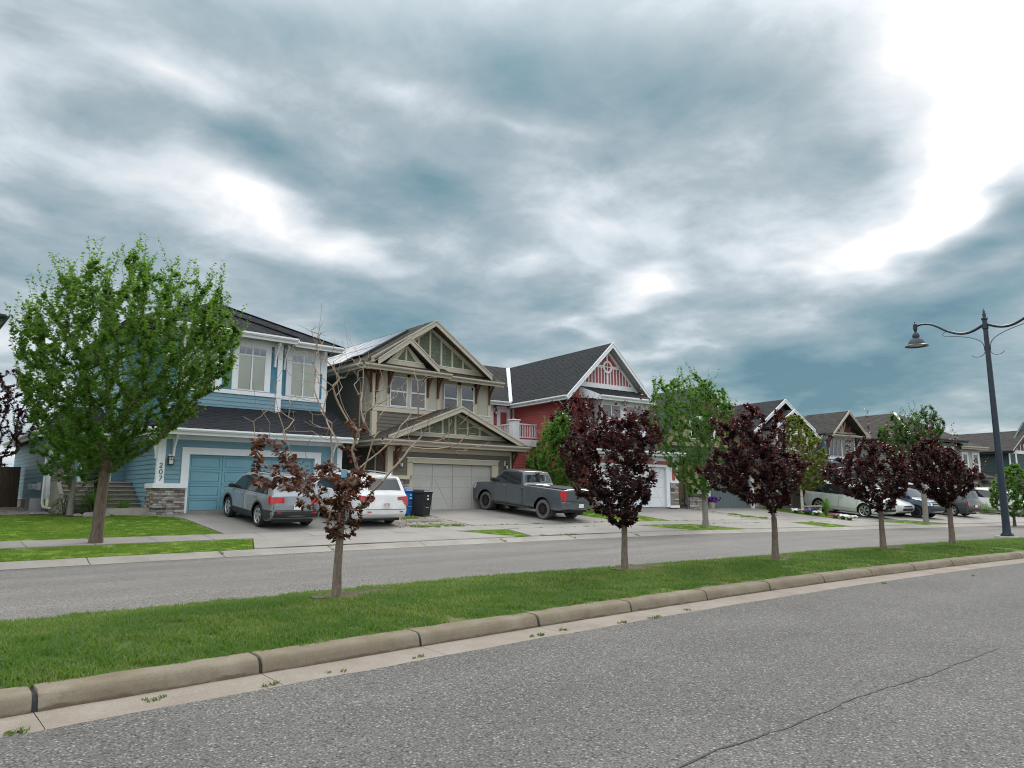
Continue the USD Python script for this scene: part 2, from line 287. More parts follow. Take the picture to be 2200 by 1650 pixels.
mat("crack_seal", (.03, .03, .032), rough=.7, var=.3, scale=20)
mat("crack_fill", (.09, .085, .075), rough=.95, var=.4, scale=20)
leaf_mat("grass_blade", [(0.0, (.05, .11, .012)), (0.35, (.09, .18, .018)), (0.65, (.14, .235, .03)), (0.85, (.21, .26, .06)), (1.0, (.36, .32, .17))], trans=(.2, .38, .04), tw=.3, rough=.55, patch=(1.3, .55, (.25, .25, .07)))
leaf_mat("lawn_blade", [(0.0, (.09, .18, .015)), (0.5, (.155, .265, .025)), (0.85, (.23, .32, .045)), (1.0, (.38, .36, .12))], trans=(.24, .44, .04), tw=.3, rough=.55, patch=(.9, .6, (.32, .33, .07)))
leaf_mat("weed_leaf", [(0.0, (.07, .11, .03)), (0.6, (.12, .15, .04)), (1.0, (.26, .24, .07))], trans=(.25, .35, .06), tw=.3)
# ------------------------------------------------------------------ the street's course
def bend(X):
    X = np.maximum(np.asarray(X, float) - 4.0, 0.0)
    return np.where(X < 18, .0045 * X * X, .0045 * 324 + .162 * (X - 18))
def rise(v):
    """height of the land at street offset v (far side)"""
    v = np.asarray(v, float)
    z = np.where(v < 19.45, 0.12 * np.clip((v - 18.9) / .55, 0, 1), 0.12 + 0.096 * (v - 19.45))
    k = 0.12 + 0.096 * (27.4 - 19.45)
    return np.where(v > 27.4, k + 0.02 * np.minimum(v - 27.4, 10), z)
def drop(X): return .010 * np.maximum(np.asarray(X, float) - 25.0, 0)      # the far end lies lower
def gz(X, Y): return rise(np.asarray(Y, float) + bend(X)) - drop(X)
def grid_poly(poly, step):
    """triangulate a polygon with inner grid points; returns 2-D points, faces"""
    poly = shapely.segmentize(poly, step)
    pts = [np.array(poly.exterior.coords)[:-1]] + [np.array(r.coords)[:-1] for r in poly.interiors]
    x0, y0, x1, y1 = poly.bounds
    gx, gy = np.meshgrid(np.arange(x0 + step / 2, x1, step), np.arange(y0 + step / 2, y1, step))
    g = np.c_[gx.ravel(), gy.ravel()]
    if len(g):
        inner = poly.buffer(-step * .35)
        g = g[shapely.contains_xy(inner, g[:, 0], g[:, 1])] if not inner.is_empty else g[:0]
        pts.append(g)
    P = np.vstack(pts); P = P + 1e-7 * np.sin(np.arange(len(P)) * 12.9898)[:, None]
    tri = Delaunay(P).simplices
    c = P[tri].mean(1); ok = shapely.contains_xy(poly.buffer(1e-6), c[:, 0], c[:, 1])
    tri = tri[ok]
    a = P[tri[:, 1]] - P[tri[:, 0]]; b = P[tri[:, 2]] - P[tri[:, 0]]; ar = a[:, 0] * b[:, 1] - a[:, 1] * b[:, 0]
    tri = tri[np.abs(ar) > 1e-9]; ar = ar[np.abs(ar) > 1e-9]
    tri = np.where((ar < 0)[:, None], tri[:, ::-1], tri)
    return P, tri
def drape(poly, zf, step=0.6, thick=0.0):
    """a sheet over street coordinates (X, v) at height zf(v, X)"""
    out = []
    for p in polys(poly):
        P, F = grid_poly(p, step)
        z = zf(P[:, 1], P[:, 0]) - drop(P[:, 0]); V = np.c_[P[:, 0], P[:, 1] - bend(P[:, 0]), z]
        out.append(trimesh.Trimesh(V, F, process=False))
        if thick:
            e = np.array(shapely.segmentize(p, step).exterior.coords); zz = zf(e[:, 1], e[:, 0]) - drop(e[:, 0]); t = np.c_[e[:, 0], e[:, 1] - bend(e[:, 0]), zz]; b = t - [0, 0, thick]
            n = len(e); i = np.arange(n - 1); VV = np.vstack([t, b])
            FF = np.vstack([np.c_[i, i + 1, n + i + 1], np.c_[i, n + i + 1, n + i]])
            if shapely.is_ccw(p.exterior): FF = FF[:, ::-1]
            out.append(trimesh.Trimesh(VV, FF, process=False))
    return cat(out)
def strip(v_z, x0, x1, step, noise=0.0, seed=0):
    """a long ribbon along the street: v_z = [(v, z)] across"""
    n = max(2, int(abs(x1 - x0) / step) + 1); xs = np.linspace(x0, x1, n); k = len(v_z)
    V = np.zeros((n, k, 3))
    for j, (v, z) in enumerate(v_z):
        V[:, j, 0] = xs; V[:, j, 1] = v - bend(xs); V[:, j, 2] = z - drop(xs)
    if noise: V[:, :, 2] += noise * (meshkit.fbm(V * 3.0, 3, seed) - .5); V[:, :, 1] += noise * (meshkit.fbm(V * 2.3, 3, seed + 5) - .5)
    F = []
    for i in range(n - 1):
        for j in range(k - 1):
            a, b, c, d = i * k + j, i * k + j + 1, (i + 1) * k + j + 1, (i + 1) * k + j
            F += [(a, d, c), (a, c, b)]
    return trimesh.Trimesh(V.reshape(-1, 3), F, process=False)
X0, X1 = -60.0, 150.0
# terrain: one sheet far out, with the near land following the street
land = cat([strip([(19.45, .095), (22, .34), (24.5, .585), (27.4, .86), (32, .95), (37.4, 1.06), (60, 1.06), (400, 1.0)], X0, X1, 3.0), strip([(-400, -.1), (-8.3, -.06)], X0, X1, 6.0),
            trimesh.Trimesh([(-2500, -2500, -.6), (2500, -2500, -.6), (2500, 2500, -.6), (-2500, 2500, -.6)], [(0, 1, 2), (0, 2, 3)], process=False)])
mesh_prim("/World", "ground", land, "terrain", label="grassy land under and behind the houses", cat="ground", kind="structure")
mesh_prim("/World", "near_road", strip([(-8.0, -.01), (-4, 0), (0, .0), (3, .0), (6.3, -.001)], X0, X1, 1.0), "asphalt_near", label="grey speckled asphalt roadway in the foreground", cat="road", kind="structure")
mesh_prim("/World", "far_road", strip([(10.2, -.004), (12, .0), (15, .02), (18.9, 0.0)], X0, X1, 1.0), "asphalt_far", label="pale worn asphalt roadway beyond the grass median", cat="road", kind="structure")
pan = T("gutter_pan", label="dusty concrete gutter strip at the foot of the median kerb", cat="gutter", kind="structure")
JOINTS = [-0.65 + 1.715 * i for i in range(-4, 26)]
for a, b in zip(JOINTS[:-1], JOINTS[1:]):
    pan.part("slab", strip([(5.99, -.006), (6.04, .003), (6.2, .007), (6.49, .013)], a + .003, b - .003, .08, .009, 3), "concrete_pan")
pan.part("slab", strip([(6.03, .004), (6.49, .012)], JOINTS[-1], X1, 1.0), "concrete_pan", kind="stuff")
# median kerb: separate cast stones with dark open joints
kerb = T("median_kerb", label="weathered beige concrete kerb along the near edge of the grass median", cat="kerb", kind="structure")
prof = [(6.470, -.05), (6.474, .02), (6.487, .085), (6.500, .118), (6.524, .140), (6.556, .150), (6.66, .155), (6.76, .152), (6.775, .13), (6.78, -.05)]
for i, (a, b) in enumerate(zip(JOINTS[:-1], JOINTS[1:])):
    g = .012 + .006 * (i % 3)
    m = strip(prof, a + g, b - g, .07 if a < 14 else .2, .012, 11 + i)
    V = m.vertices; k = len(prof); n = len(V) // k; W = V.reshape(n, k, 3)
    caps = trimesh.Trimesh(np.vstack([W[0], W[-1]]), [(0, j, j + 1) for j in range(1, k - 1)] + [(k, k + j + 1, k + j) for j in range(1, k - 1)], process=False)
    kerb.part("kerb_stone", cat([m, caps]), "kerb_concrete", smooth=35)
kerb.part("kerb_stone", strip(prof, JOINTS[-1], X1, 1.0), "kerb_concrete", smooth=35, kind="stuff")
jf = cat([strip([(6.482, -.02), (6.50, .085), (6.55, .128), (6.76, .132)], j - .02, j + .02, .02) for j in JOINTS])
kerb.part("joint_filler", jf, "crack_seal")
# far edge of the median
def med_far(X): return 10.22 - .55 * np.clip((np.asarray(X, float) - 8.0) / 6.0, 0, 1)
xs = np.arange(X0, X1 + .1, 1.0)
fk = strip([(0, 0.0), (.0, .12), (.03, .145), (.17, .15)], X0, X1, 1.0)
W = fk.vertices.reshape(-1, 4, 3); off = [0.03, 0.0, -.03, -.2]
for j in range(4): W[:, j, 1] = med_far(W[:, j, 0]) + off[j] - bend(W[:, j, 0])
fk.vertices = W.reshape(-1, 3); fk.invert()
mesh_prim("/World", "median_back_kerb", fk, "kerb_concrete", label="concrete kerb hidden behind the far edge of the grass median", cat="kerb", kind="structure")
def med_z(v, X):
    t = np.clip((v - 6.75) / (med_far(X) - 6.9), 0, 1)
    return .138 + .09 * np.sin(np.pi * t) + .02 * (meshkit.fbm(np.c_[X * .7, v * .7, 0 * X], 3, 4) - .5)
n = 421; xx = np.linspace(X0, X1, n); tt = np.linspace(0, 1, 15)
V = np.zeros((n, 15, 3))
for j, t in enumerate(tt):
    v = 6.77 + t * (med_far(xx) - .12 - 6.77); V[:, j] = np.c_[xx, v - bend(xx), med_z(v, xx) - drop(xx)]
F = [(i * 15 + j, (i + 1) * 15 + j, (i + 1) * 15 + j + 1) for i in range(n - 1) for j in range(14)] + [(i * 15 + j, (i + 1) * 15 + j + 1, i * 15 + j + 1) for i in range(n - 1) for j in range(14)]
mesh_prim("/World", "median_ground", trimesh.Trimesh(V.reshape(-1, 3), F, process=False), "grass_base", smooth=True, label="turf of the median strip between the two roadways", cat="median", kind="structure")
# far gutter: rolled concrete, cast slabs with joints
gut = T("rolled_gutter", label="pale rolled concrete gutter along the far roadway", cat="gutter", kind="structure")
gj = [0.9 + 3.05 * i for i in range(-2, 24)]
gp = [(18.88, .006), (19.0, .008), (19.18, .05), (19.34, .112), (19.47, .128)]
for a, b in zip(gj[:-1], gj[1:]): gut.part("slab", strip(gp, a + .012, b - .012, .5, .006, 9), "concrete_gutter")
gut.part("slab", strip(gp, gj[-1], X1, 2.0), "concrete_gutter", kind="stuff"); gut.part("slab", strip(gp, X0, gj[0], 2.0), "concrete_gutter", kind="stuff")
gut.part("joint_filler", cat([strip([(18.9, .002), (19.0, .004), (19.18, .045), (19.34, .107), (19.47, .122)], j - .02, j + .02, .02) for j in gj]), "crack_fill")
# sidewalk slabs
walk = T("sidewalk", label="narrow concrete sidewalk running in front of the house lawns", cat="sidewalk", kind="structure")
sj = [-3.0 + 1.5 * i for i in range(0, 42)]
for a, b in zip(sj[:-1], sj[1:]):
    walk.part("slab", strip([(21.22, rise(21.22) - .03), (21.221, rise(21.22) + .03), (22.299, rise(22.3) + .03), (22.3, rise(22.3) - .03)], a + .008, b - .008, .5), "concrete")
walk.part("slab", strip([(21.22, rise(21.22) + .03), (22.3, rise(22.3) + .03)], sj[-1], X1, 2.0), "concrete", kind="stuff")
walk.part("joint_filler", strip([(21.23, rise(21.23) + .018), (22.29, rise(22.29) + .018)], sj[0], sj[-1], 1.0), "crack_fill")
top = lambda dz: (lambda v, X: rise(v) + dz)
def driveway(name, label, polysv):
    d = T(name, label=label, cat="driveway", kind="structure")
    for q in polysv: d.part("slab", drape(Polygon(q), top(.035), .7, .05), "concrete")
    return d
driveway("driveway", "concrete driveway in front of the blue garage door", [
    [(7.95, 26.9), (8.15, 26.0), (8.15, 24.0), (8.15, 22.32), (14.2, 22.32), (14.3, 24.6), (14.55, 27.25), (7.2, 27.25), (7.3, 26.95)],
    [(8.6, 21.2), (7.95, 19.47), (16.9, 19.47), (15.6, 21.2)]])
driveway("driveway", "concrete driveway under the grey pickup", [
    [(17.3, 22.32), (24.8, 22.32), (24.0, 27.9), (17.6, 27.7)], [(17.95, 21.2), (17.62, 19.47), (25.4, 19.47), (24.2, 21.2)]])
driveway("driveway", "concrete driveway in front of the white garage of the red house", [
    [(27.7, 22.32), (33.3, 22.32), (34.3, 27.2), (28.4, 28.6), (28.0, 25.4)], [(27.5, 21.2), (28.9, 19.47), (34.5, 19.47), (34.4, 21.2)]])
driveway("driveway", "concrete driveway beside the flower bed and white long SUV", [
    [(34.95, 22.32), (39.9, 22.32), (40.0, 24.0), (40.5, 28.0), (35.1, 28.2), (34.9, 25.0)], [(36.4, 21.2), (36.75, 19.47), (43.2, 19.47), (40.7, 21.2)],
    [(43.4, 22.32), (64.0, 22.32), (64.0, 29.2), (43.2, 29.2), (43.6, 24.0)], [(45.0, 21.2), (46.6, 19.47), (64.0, 19.47), (64.0, 21.2)]])
# cracks in the near road
def ribbon_world(pts, w, z, seed):
    r = random.Random(seed); P = np.array(pts, float); L = []; 
    for a, b in zip(P[:-1], P[1:]):
        k = max(2, int(np.linalg.norm(b - a) / .06)); L += [a + (b - a) * i / k for i in range(k)]
    L = np.array(L + [P[-1]]); j = np.cumsum([[r.gauss(0, .006), r.gauss(0, .006)] for _ in L], 0); j -= np.linspace(0, 1, len(L))[:, None] * j[-1]; L = L + j
    t = np.gradient(L, axis=0); t /= np.linalg.norm(t, axis=1)[:, None]; nn = np.c_[-t[:, 1], t[:, 0]]
    ww = np.array([w * (.5 + r.random()) for _ in L])[:, None]
    V = np.vstack([np.c_[L + nn * ww, np.full(len(L), z)], np.c_[L - nn * ww, np.full(len(L), z)]]); n = len(L); i = np.arange(n - 1)
    return trimesh.Trimesh(V, np.vstack([np.c_[n + i, n + i + 1, i + 1], np.c_[n + i, i + 1, i]]), process=False)
mesh_prim("/World", "road_crack", ribbon_world([(3.62, 2.72), (4.1, 2.75), (4.9, 2.64), (5.9, 2.62), (7.2, 2.5), (9.0, 2.4)], .007, .0045, 5), "crack_seal", label="dark crack across the asphalt at lower right", cat="crack", kind="structure")
cx = np.linspace(-4, 60, 30)
mesh_prim("/World", "road_seam", ribbon_world(np.c_[cx, 15.0 - bend(cx)], .009, .0245, 8), "crack_fill", label="thin paving seam along the far roadway", cat="crack", kind="structure")
mesh_prim("/World", "median_ground_pits", cat([drape(Point(0, 0).buffer(1, 24), lambda v, X: v * 0 + .0) if False else trimesh.Trimesh(*(lambda P, Fq: (np.c_[P[:, 0] + cx_, P[:, 1] + cy_, .262 - .05 * np.exp(-(P[:, 0] ** 2 + P[:, 1] ** 2) * 5) + .025 * (meshkit.fbm(np.c_[P * 9, P[:, :1] * 0], 3, 2) - .5)], Fq))(*grid_poly(affinity.scale(Point(0, 0).buffer(1, 10), .62, .36), .1)), process=False) for cx_, cy_ in ((5.12, 9.0), (10.85, 8.6), (14.6, 7.75), (19.7, 7.45))]), "soil", label="bare soil rings round the median tree trunks", cat="soil", kind="stuff")
# ------------------------------------------------------------------ paints for the houses
mat("white_trim", (.70, .72, .74), rough=.5, var=.04, scale=3, bump=.04)
mat("white_gutter", (.74, .76, .77), rough=.3, var=.03, scale=2, spec=.5)
mat("blue_siding", (.165, .30, .37), rough=.55, var=.07, scale=2.5, bump=.12, bscale=35, stretch=(1, 1, 6))
mat("blue_siding_light", (.180, .315, .385), rough=.55, var=.07, scale=2.5, bump=.12, bscale=35, stretch=(1, 1, 6))
mat("blue_panel", (.062, .205, .285), rough=.5, var=.06, scale=2)
mat("blue_door", (.160, .335, .41), rough=.45, var=.05, scale=1.5)
mat("shingle_slate", (.048, .052, .062), rough=.92, var=.3, scale=14, bump=.5, bscale=120, island=.38, spec=.15)
mat("shingle_brown", (.150, .132, .112), rough=.92, var=.3, scale=14, bump=.5, bscale=120, island=.4, spec=.15)
mat("shingle_grey", (.062, .064, .067), rough=.92, var=.3, scale=14, bump=.5, bscale=120, island=.36, spec=.15)
mat("shingle_warm", (.105, .098, .092), rough=.92, var=.3, scale=14, bump=.5, bscale=120, island=.36, spec=.15)
mat("soffit_grey", (.32, .32, .31), rough=.6, var=.05)
mat("soffit_tan", (.34, .31, .26), rough=.6, var=.05)
mat("taupe_siding", (.150, .132, .106), rough=.6, var=.08, scale=2.5, bump=.12, bscale=35, stretch=(1, 1, 6))
mat("greige_panel", (.41, .385, .315), rough=.6, var=.05, scale=2, bump=.1, bscale=90)
mat("beige_trim", (.50, .445, .335), rough=.55, var=.05, scale=3)
mat("rake_tan", (.40, .36, .29), rough=.55, var=.05, scale=3)
mat("green_shake", (.130, .150, .105), rough=.75, var=.2, scale=12, bump=.3, bscale=60)
mat("green_shake_pale", (.165, .18, .13), rough=.75, var=.2, scale=12, bump=.3, bscale=60)
mat("greige_door", (.44, .425, .395), rough=.45, var=.04, scale=1.5)
mat("groove_shadow", (.16, .14, .12), rough=.8)
mat("brown_timber", (.105, .043, .026), rough=.6, var=.25, scale=8, stretch=(3, 3, 1), bump=.2)
mat("red_siding", (.36, .080, .078), rough=.55, var=.08, scale=2.5, bump=.12, bscale=35, stretch=(1, 1, 6))
mat("white_door", (.68, .70, .73), rough=.42, var=.03, scale=1.5)
mat("olive_siding", (.28, .255, .14), rough=.6, var=.08, scale=2.5, stretch=(1, 1, 6))
mat("sage_siding", (.20, .215, .165), rough=.6, var=.08, scale=2.5, stretch=(1, 1, 6))
mat("pale_siding", (.42, .42, .36), rough=.6, var=.06, scale=2.5)
mat("slate_blue", (.15, .21, .26), rough=.6, var=.06, scale=2.5)
mat("teal_dark", (.028, .055, .058), rough=.6, var=.1, scale=2.5)
mat("charcoal_trim", (.022, .03, .034), rough=.5, var=.1)
mat("teal_garage", (.105, .135, .135), rough=.5, var=.05)
mat("maroon_panel", (.11, .035, .035), rough=.6, var=.1)
mat("foundation", (.27, .25, .225), rough=.9, var=.12, scale=5, bump=.3)
mat("step_concrete", (.36, .335, .295), rough=.9, var=.12, scale=4, bump=.25)
mat("step_concrete_shaded", (.235, .215, .185), rough=.9, var=.15, scale=4, bump=.25)  # the same concrete coloured darker, shade of the risers put into the paint
mat("black_metal", (.012, .013, .014), rough=.4, var=.2, spec=.5)
mat("black_plastic", (.014, .015, .016), rough=.5, var=.15)
mat("lantern_glass", (.62, .60, .53), rough=.2, var=.1)
mat("blind_cream", (.86, .82, .68), rough=.8, var=.05, scale=1.2)
mat("blind_white", (.74, .77, .78), rough=.7, var=.05, scale=1.2)
mat("dark_room", (.02, .024, .026), rough=.9)
mat("curtain_blue", (.12, .2, .27), rough=.9, var=.3, scale=6, stretch=(6, 6, .3))
glass_pane("window_glass", tint=(.96, .98, .98), ior=1.6)
glass_pane("window_glass_strong", tint=(.78, .84, .87), ior=2.1)
for i, c in enumerate([(.26, .235, .215), (.17, .155, .15), (.33, .30, .27), (.115, .11, .115), (.235, .19, .165), (.40, .375, .345)]):
    mat(f"ledge_stone_{i}", c, rough=.85, var=.25, scale=9, bump=.6, bscale=30)
def solar_mat():
    N = {"tc": ("texture_coordinate", {}), "b": ("brick_texture", {"offset": 0.0, "squash": 1.0, "color1": (.012, .016, .035), "color2": (.015, .02, .042), "mortar": (.16, .17, .19), "scale": 1.0, "mortar_size": .006, "brick_width": .16, "row_height": .16}),
         "p": ("principled_bsdf", {"roughness": .06, "specular_ior_level": .8, "coat_weight": 1.0, "coat_roughness": .02, "coat_ior": 1.6})}
    M["solar_glass"] = usdkit.material(stage, "/World/Looks/solar_glass", N, [("tc.object", "b.vector"), ("b.color", "p.base_color")], surface="p.BSDF")
solar_mat()
mat("fence_wood", (.12, .085, .06), rough=.85, var=.3, scale=4, stretch=(4, 4, .5), bump=.4)
mat("alu_frame", (.45, .46, .48), rough=.35, metallic=.8, var=.05)

# ------------------------------------------------------------------ house builder: x along the front, y away from the street, z absolute
class House(T):
    def __init__(s, name, label, O, deg=0.0, base=(0, 0)):
        super().__init__(name, label, "house", None, None, (O[0], O[1], O[2]), math.radians(deg))
        s.O, s.base = O, base; s.rng = random.Random(int(O[0] * 100))
    def loc(s, m):
        m = m.copy(); m.apply_translation([-s.base[0], -s.base[1], -s.O[2]]); return m
    def add(s, name, mesh, mat, smooth=False, parent=None, label=None, kind=None):
        return mesh_prim((parent or s).path, name, s.loc(mesh), mat, smooth, label=label, kind=kind)
    def group(s, name, label=None, parent=None): return T(name, label=label, parent=(parent or s).path)
    @staticmethod
    def front(y): return Frame((0, y, 0), (1, 0, 0), (0, 0, 1), (0, -1, 0))
    @staticmethod
    def left(x): return Frame((x, 0, 0), (0, 1, 0), (0, 0, 1), (-1, 0, 0))
    @staticmethod
    def right(x): return Frame((x, 0, 0), (0, 1, 0), (0, 0, 1), (1, 0, 0))
    def trim(s, fr, rects, mat, d0=0.0, d1=.03, name="trim_board", parent=None):
        for r in rects: s.add(name, slab(R2(*r) if not hasattr(r, "area") else r, fr, d0, d1), mat, parent=parent)
    def wall(s, fr, poly, mat, z0, e=.152, boards=True, name="wall", label=None, joined=False, core=None):
        """a wall core with lapped boards as pieces"""
        w = s.group(name, label)
        s.add("sheathing", slab(poly, fr, -.14, 0.0), core or mat, parent=w)
        if not boards: return w
        x0, a, x1, b = poly.bounds; z = z0; ms = []
        while z < b:
            for p in polys(poly.intersection(sbox(x0 - 1, z, x1 + 1, z + e))):
                if p.area < .004: continue
                m = slab(p, fr, 0.0, .02, lambda uv, z=z: .024 - .017 * (uv[:, 1] - z) / e)
                if joined: ms.append(m)
                else: s.add("siding_board", m, mat, parent=w)
            z += e
        if joined and ms: s.add("siding_boards", cat(ms), mat, parent=w, kind="stuff")
        return w
    def stone(s, fr, rects, d=.06, name="stone_veneer", joined=False, hmin=.055, hmax=.10, seed=0):
        g = s.group(name); r = random.Random(int(fr.o[0] * 31 + fr.o[1] * 17) + seed); acc = {}
        for (u0, u1, v0, v1) in rects:
            s.add("mortar_bed", slab(R2(u0, u1, v0, v1), fr, 0.0, d * .6), "ledge_stone_3", parent=g)
            v = v0
            while v < v1 - .02:
                h = min(r.uniform(hmin, hmax), v1 - v)
                if v1 - v - h < .03: h = v1 - v
                u = u0
                while u < u1 - .01:
                    L = r.uniform(.12, .44)
                    if u1 - u - L < .09: L = u1 - u
                    j = .004; dd = d + r.uniform(-.014, .022)
                    P = Polygon([(u + j, v + j), (u + L - j, v + j + r.uniform(0, .004)), (u + L - j - r.uniform(0, .006), v + h - j), (u + j + r.uniform(0, .006), v + h - j - r.uniform(0, .004))])
                    sl = r.uniform(-.03, .03)
                    m = slab(P, fr, d * .3, dd, lambda uv, u=u, dd=dd, sl=sl: dd + (uv[:, 0] - u) * sl); k = r.choice([0, 0, 1, 1, 2, 2, 3, 4, 4, 5])
                    if joined: acc.setdefault(k, []).append(m)
                    else: s.add("stone", m, f"ledge_stone_{k}", parent=g)
                    u += L
                v += h
        for k, ms in acc.items(): s.add("stone_courses", cat(ms), f"ledge_stone_{k}", parent=g, kind="stuff")
        return g
    def roof(s, pts, mat, deck="shingle_deck", e=.15, name="roof", coarse=1.0, thick=.14):
        """pts: planar polygon, first edge the eave (left to right seen from outside); shingles in courses of separate tabs"""
        P = np.array(pts, float); u = P[1] - P[0]; u /= np.linalg.norm(u)
        n = np.zeros(3)
        for a, b in zip(P, np.roll(P, -1, 0)): n += np.cross(a, b)
        n /= np.linalg.norm(n)
        if n[2] < 0: n = -n
        v = np.cross(n, u)
        if v[2] < 0: v = -v; u = -u
        fr = Frame(P[0], u, v, np.cross(u, v)); uv = np.c_[(P - P[0]) @ u, (P - P[0]) @ v]
        poly = Polygon(uv)
        if not poly.is_valid: poly = poly.buffer(0)
        g = s.group(name); s.add("deck", slab(poly, fr, -thick, 0.0), mat, parent=g)
        x0, y0, x1, y1 = poly.bounds; r = s.rng; VV, FF, nv = [], [], 0
        box_f = np.array([(4, 5, 6), (4, 6, 7), (0, 1, 5), (0, 5, 4), (1, 2, 6), (1, 6, 5), (2, 3, 7), (2, 7, 6), (3, 0, 4), (3, 4, 7)])
        y = y0
        while y < y1 - .01:
            t = min(y + e, y1); mid = (y + t) / 2
            for a, b in ((y + .002, t - .002),):
                lo = poly.intersection(LineString([(x0 - 1, a), (x1 + 1, a)])); hi = poly.intersection(LineString([(x0 - 1, b), (x1 + 1, b)]))
                if lo.is_empty or hi.is_empty: continue
                lx0, _, lx1, _ = lo.bounds; hx0, _, hx1, _ = hi.bounds
                L = max(lx1, hx1) - min(lx0, hx0)
                if L < .05: continue
                xs = [0.0]; 
                while xs[-1] < 1.0: xs.append(min(1.0, xs[-1] + coarse * r.choice([.14, .18, .24, .33]) / L))
                for c, d in zip(xs[:-1], xs[1:]):
                    q = np.array([(lx0 + c * (lx1 - lx0), a), (lx0 + d * (lx1 - lx0), a), (hx0 + d * (hx1 - hx0), b), (hx0 + c * (hx1 - hx0), b)])
                    h = r.choice([.007, .009, .012, .016]); drop = r.choice([0, 0, .0, .012])
                    q[0, 1] -= drop; q[1, 1] -= drop
                    VV.append(np.vstack([fr.at(q, .0), fr.at(q, np.array([h, h, .003, .003]))])); FF.append(box_f + nv); nv += 8
            y = t
        if VV:
            s.add("shingle_courses", trimesh.Trimesh(np.vstack(VV), np.vstack(FF), process=False), mat, parent=g, kind="stuff")
        return fr
    def gutter(s, a, b, mat="white_gutter", fascia="white_trim", out=None, name="gutter", h=.11, fh=.2):
        """eave from a to b (top edge of the roof), outward direction out"""
        a, b = np.array(a, float), np.array(b, float); o = np.array(out, float); o /= np.linalg.norm(o); d = (b - a) / np.linalg.norm(b - a)
        prof = [(0, 0), (.06, 0), (.085, .035), (.105, .05), (.105, h), (.09, h), (.09, h - .015), (0, h - .015)]
        fr = Frame(a + [0, 0, -h - .02], o, (0, 0, 1), d)
        m = slab(Polygon(prof), fr, 0.0, float(np.linalg.norm(b - a)))
        s.add(name, m, mat)
        s.add("fascia", beam(a - o * .02 + [0, 0, -fh / 2 - .05], b - o * .02 + [0, 0, -fh / 2 - .05], .035, fh), fascia)
    def soffit(s, x0, x1, y0, y1, z, mat="soffit_grey"): s.add("soffit", box(x0, x1, y0, y1, z, z + .03), mat)
    def downspout(s, pts, mat="white_gutter", r=.038): s.add("downspout", tube(pts, r, 6), mat)
    def window(s, fr, u0, u1, z0, z1, frame="white_trim", blind="blind_cream", cols=2, transom=0.0, sash=None, trim=.0, trimmat=None, glass="window_glass", blind_open=0.0, muntin=False, depth=.02, label=None):
        g = s.group("window", label)
        if trim:
            for rct in ((u0 - trim, u0, z0 - .0, z1 + trim), (u1, u1 + trim, z0, z1 + trim), (u0, u1, z1, z1 + trim)): s.add("casing", slab(R2(*rct), fr, .0, depth + .042), trimmat or frame, parent=g)
        f = .045
        ring = R2(u0, u1, z0, z1).difference(R2(u0 + f, u1 - f, z0 + f, z1 - f))
        s.add("frame", slab(ring, fr, .0, depth + .03), frame, parent=g)
        s.add("room_recess", slab(R2(u0, u1, z0, z1), fr, .0, .006), "dark_room", parent=g)  # flat dark sheet on the wall, standing in for the unlit room
        w = (u1 - u0) / cols
        for i in range(cols):
            a, b = u0 + i * w, u0 + (i + 1) * w
            if i: s.add("mullion", slab(R2(a - .03, a + .03, z0, z1), fr, .0, depth + .034), frame, parent=g)
            tz = z1 - transom if transom else z1
            s.add("pane", slab(R2(a + .03, b - .03, z0 + .03, tz - .02), fr, .034, .037), glass, parent=g)
            if transom:
                s.add("transom_bar", slab(R2(a, b, tz - .03, tz + .03), fr, .0, depth + .027), frame, parent=g)
                s.add("pane", slab(R2(a + .03, b - .03, tz + .02, z1 - .03), fr, .034, .037), "window_glass_strong", parent=g)
                s.add("muntin", slab(R2((a + b) / 2 - .009, (a + b) / 2 + .009, tz, z1), fr, .036, .044), frame, parent=g)
                if muntin: s.add("muntin", slab(R2(a, b, (tz + z1) / 2 - .008, (tz + z1) / 2 + .008), fr, .036, .043), frame, parent=g)
            if sash:
                zs = z0 + sash * (z1 - z0)
                s.add("meeting_rail", slab(R2(a, b, zs - .03, zs + .03), fr, .0, depth + .026), frame, parent=g)
            if blind:
                bz = z0 + blind_open * (tz - z0) if not isinstance(blind_open, (list, tuple)) else z0 + blind_open[i] * (tz - z0)
                if blind == "slats":
                    ms = []; z = tz - .03
                    while z > bz: ms.append(slab(R2(a + .05, b - .05, z - .068, z), fr, .008, .02, lambda uv, z=z: .026 - .010 * (z - uv[:, 1]) / .068)); z -= .075
                    s.add("blind", cat(ms), "blind_white", parent=g)
                else: s.add("blind", slab(R2(a + .04, b - .04, bz, tz - .02), fr, .01, .018), blind, parent=g)
        return g
    def bracket(s, fr, u, ztop, h=.85, reach=.42, mat="white_trim", w=.09, block=True):
        o = lambda d, z, uu=u: fr.o + uu * fr.u + z * fr.v + d * fr.n
        curve = [o(.05, ztop - h * .78), o(reach * .28, ztop - h * .5), o(reach * .6, ztop - h * .25), o(reach * .95, ztop - .09)]
        ms = [beam(o(.045, ztop - h), o(.045, ztop), w * .9, .09, up=fr.n), beam(o(0, ztop - .05), o(reach, ztop - .05), w, .1)]
        for a, b in zip(curve[:-1], curve[1:]): ms.append(beam(a, b, w * .72, .085))
        s.add("bracket", cat(ms), mat)
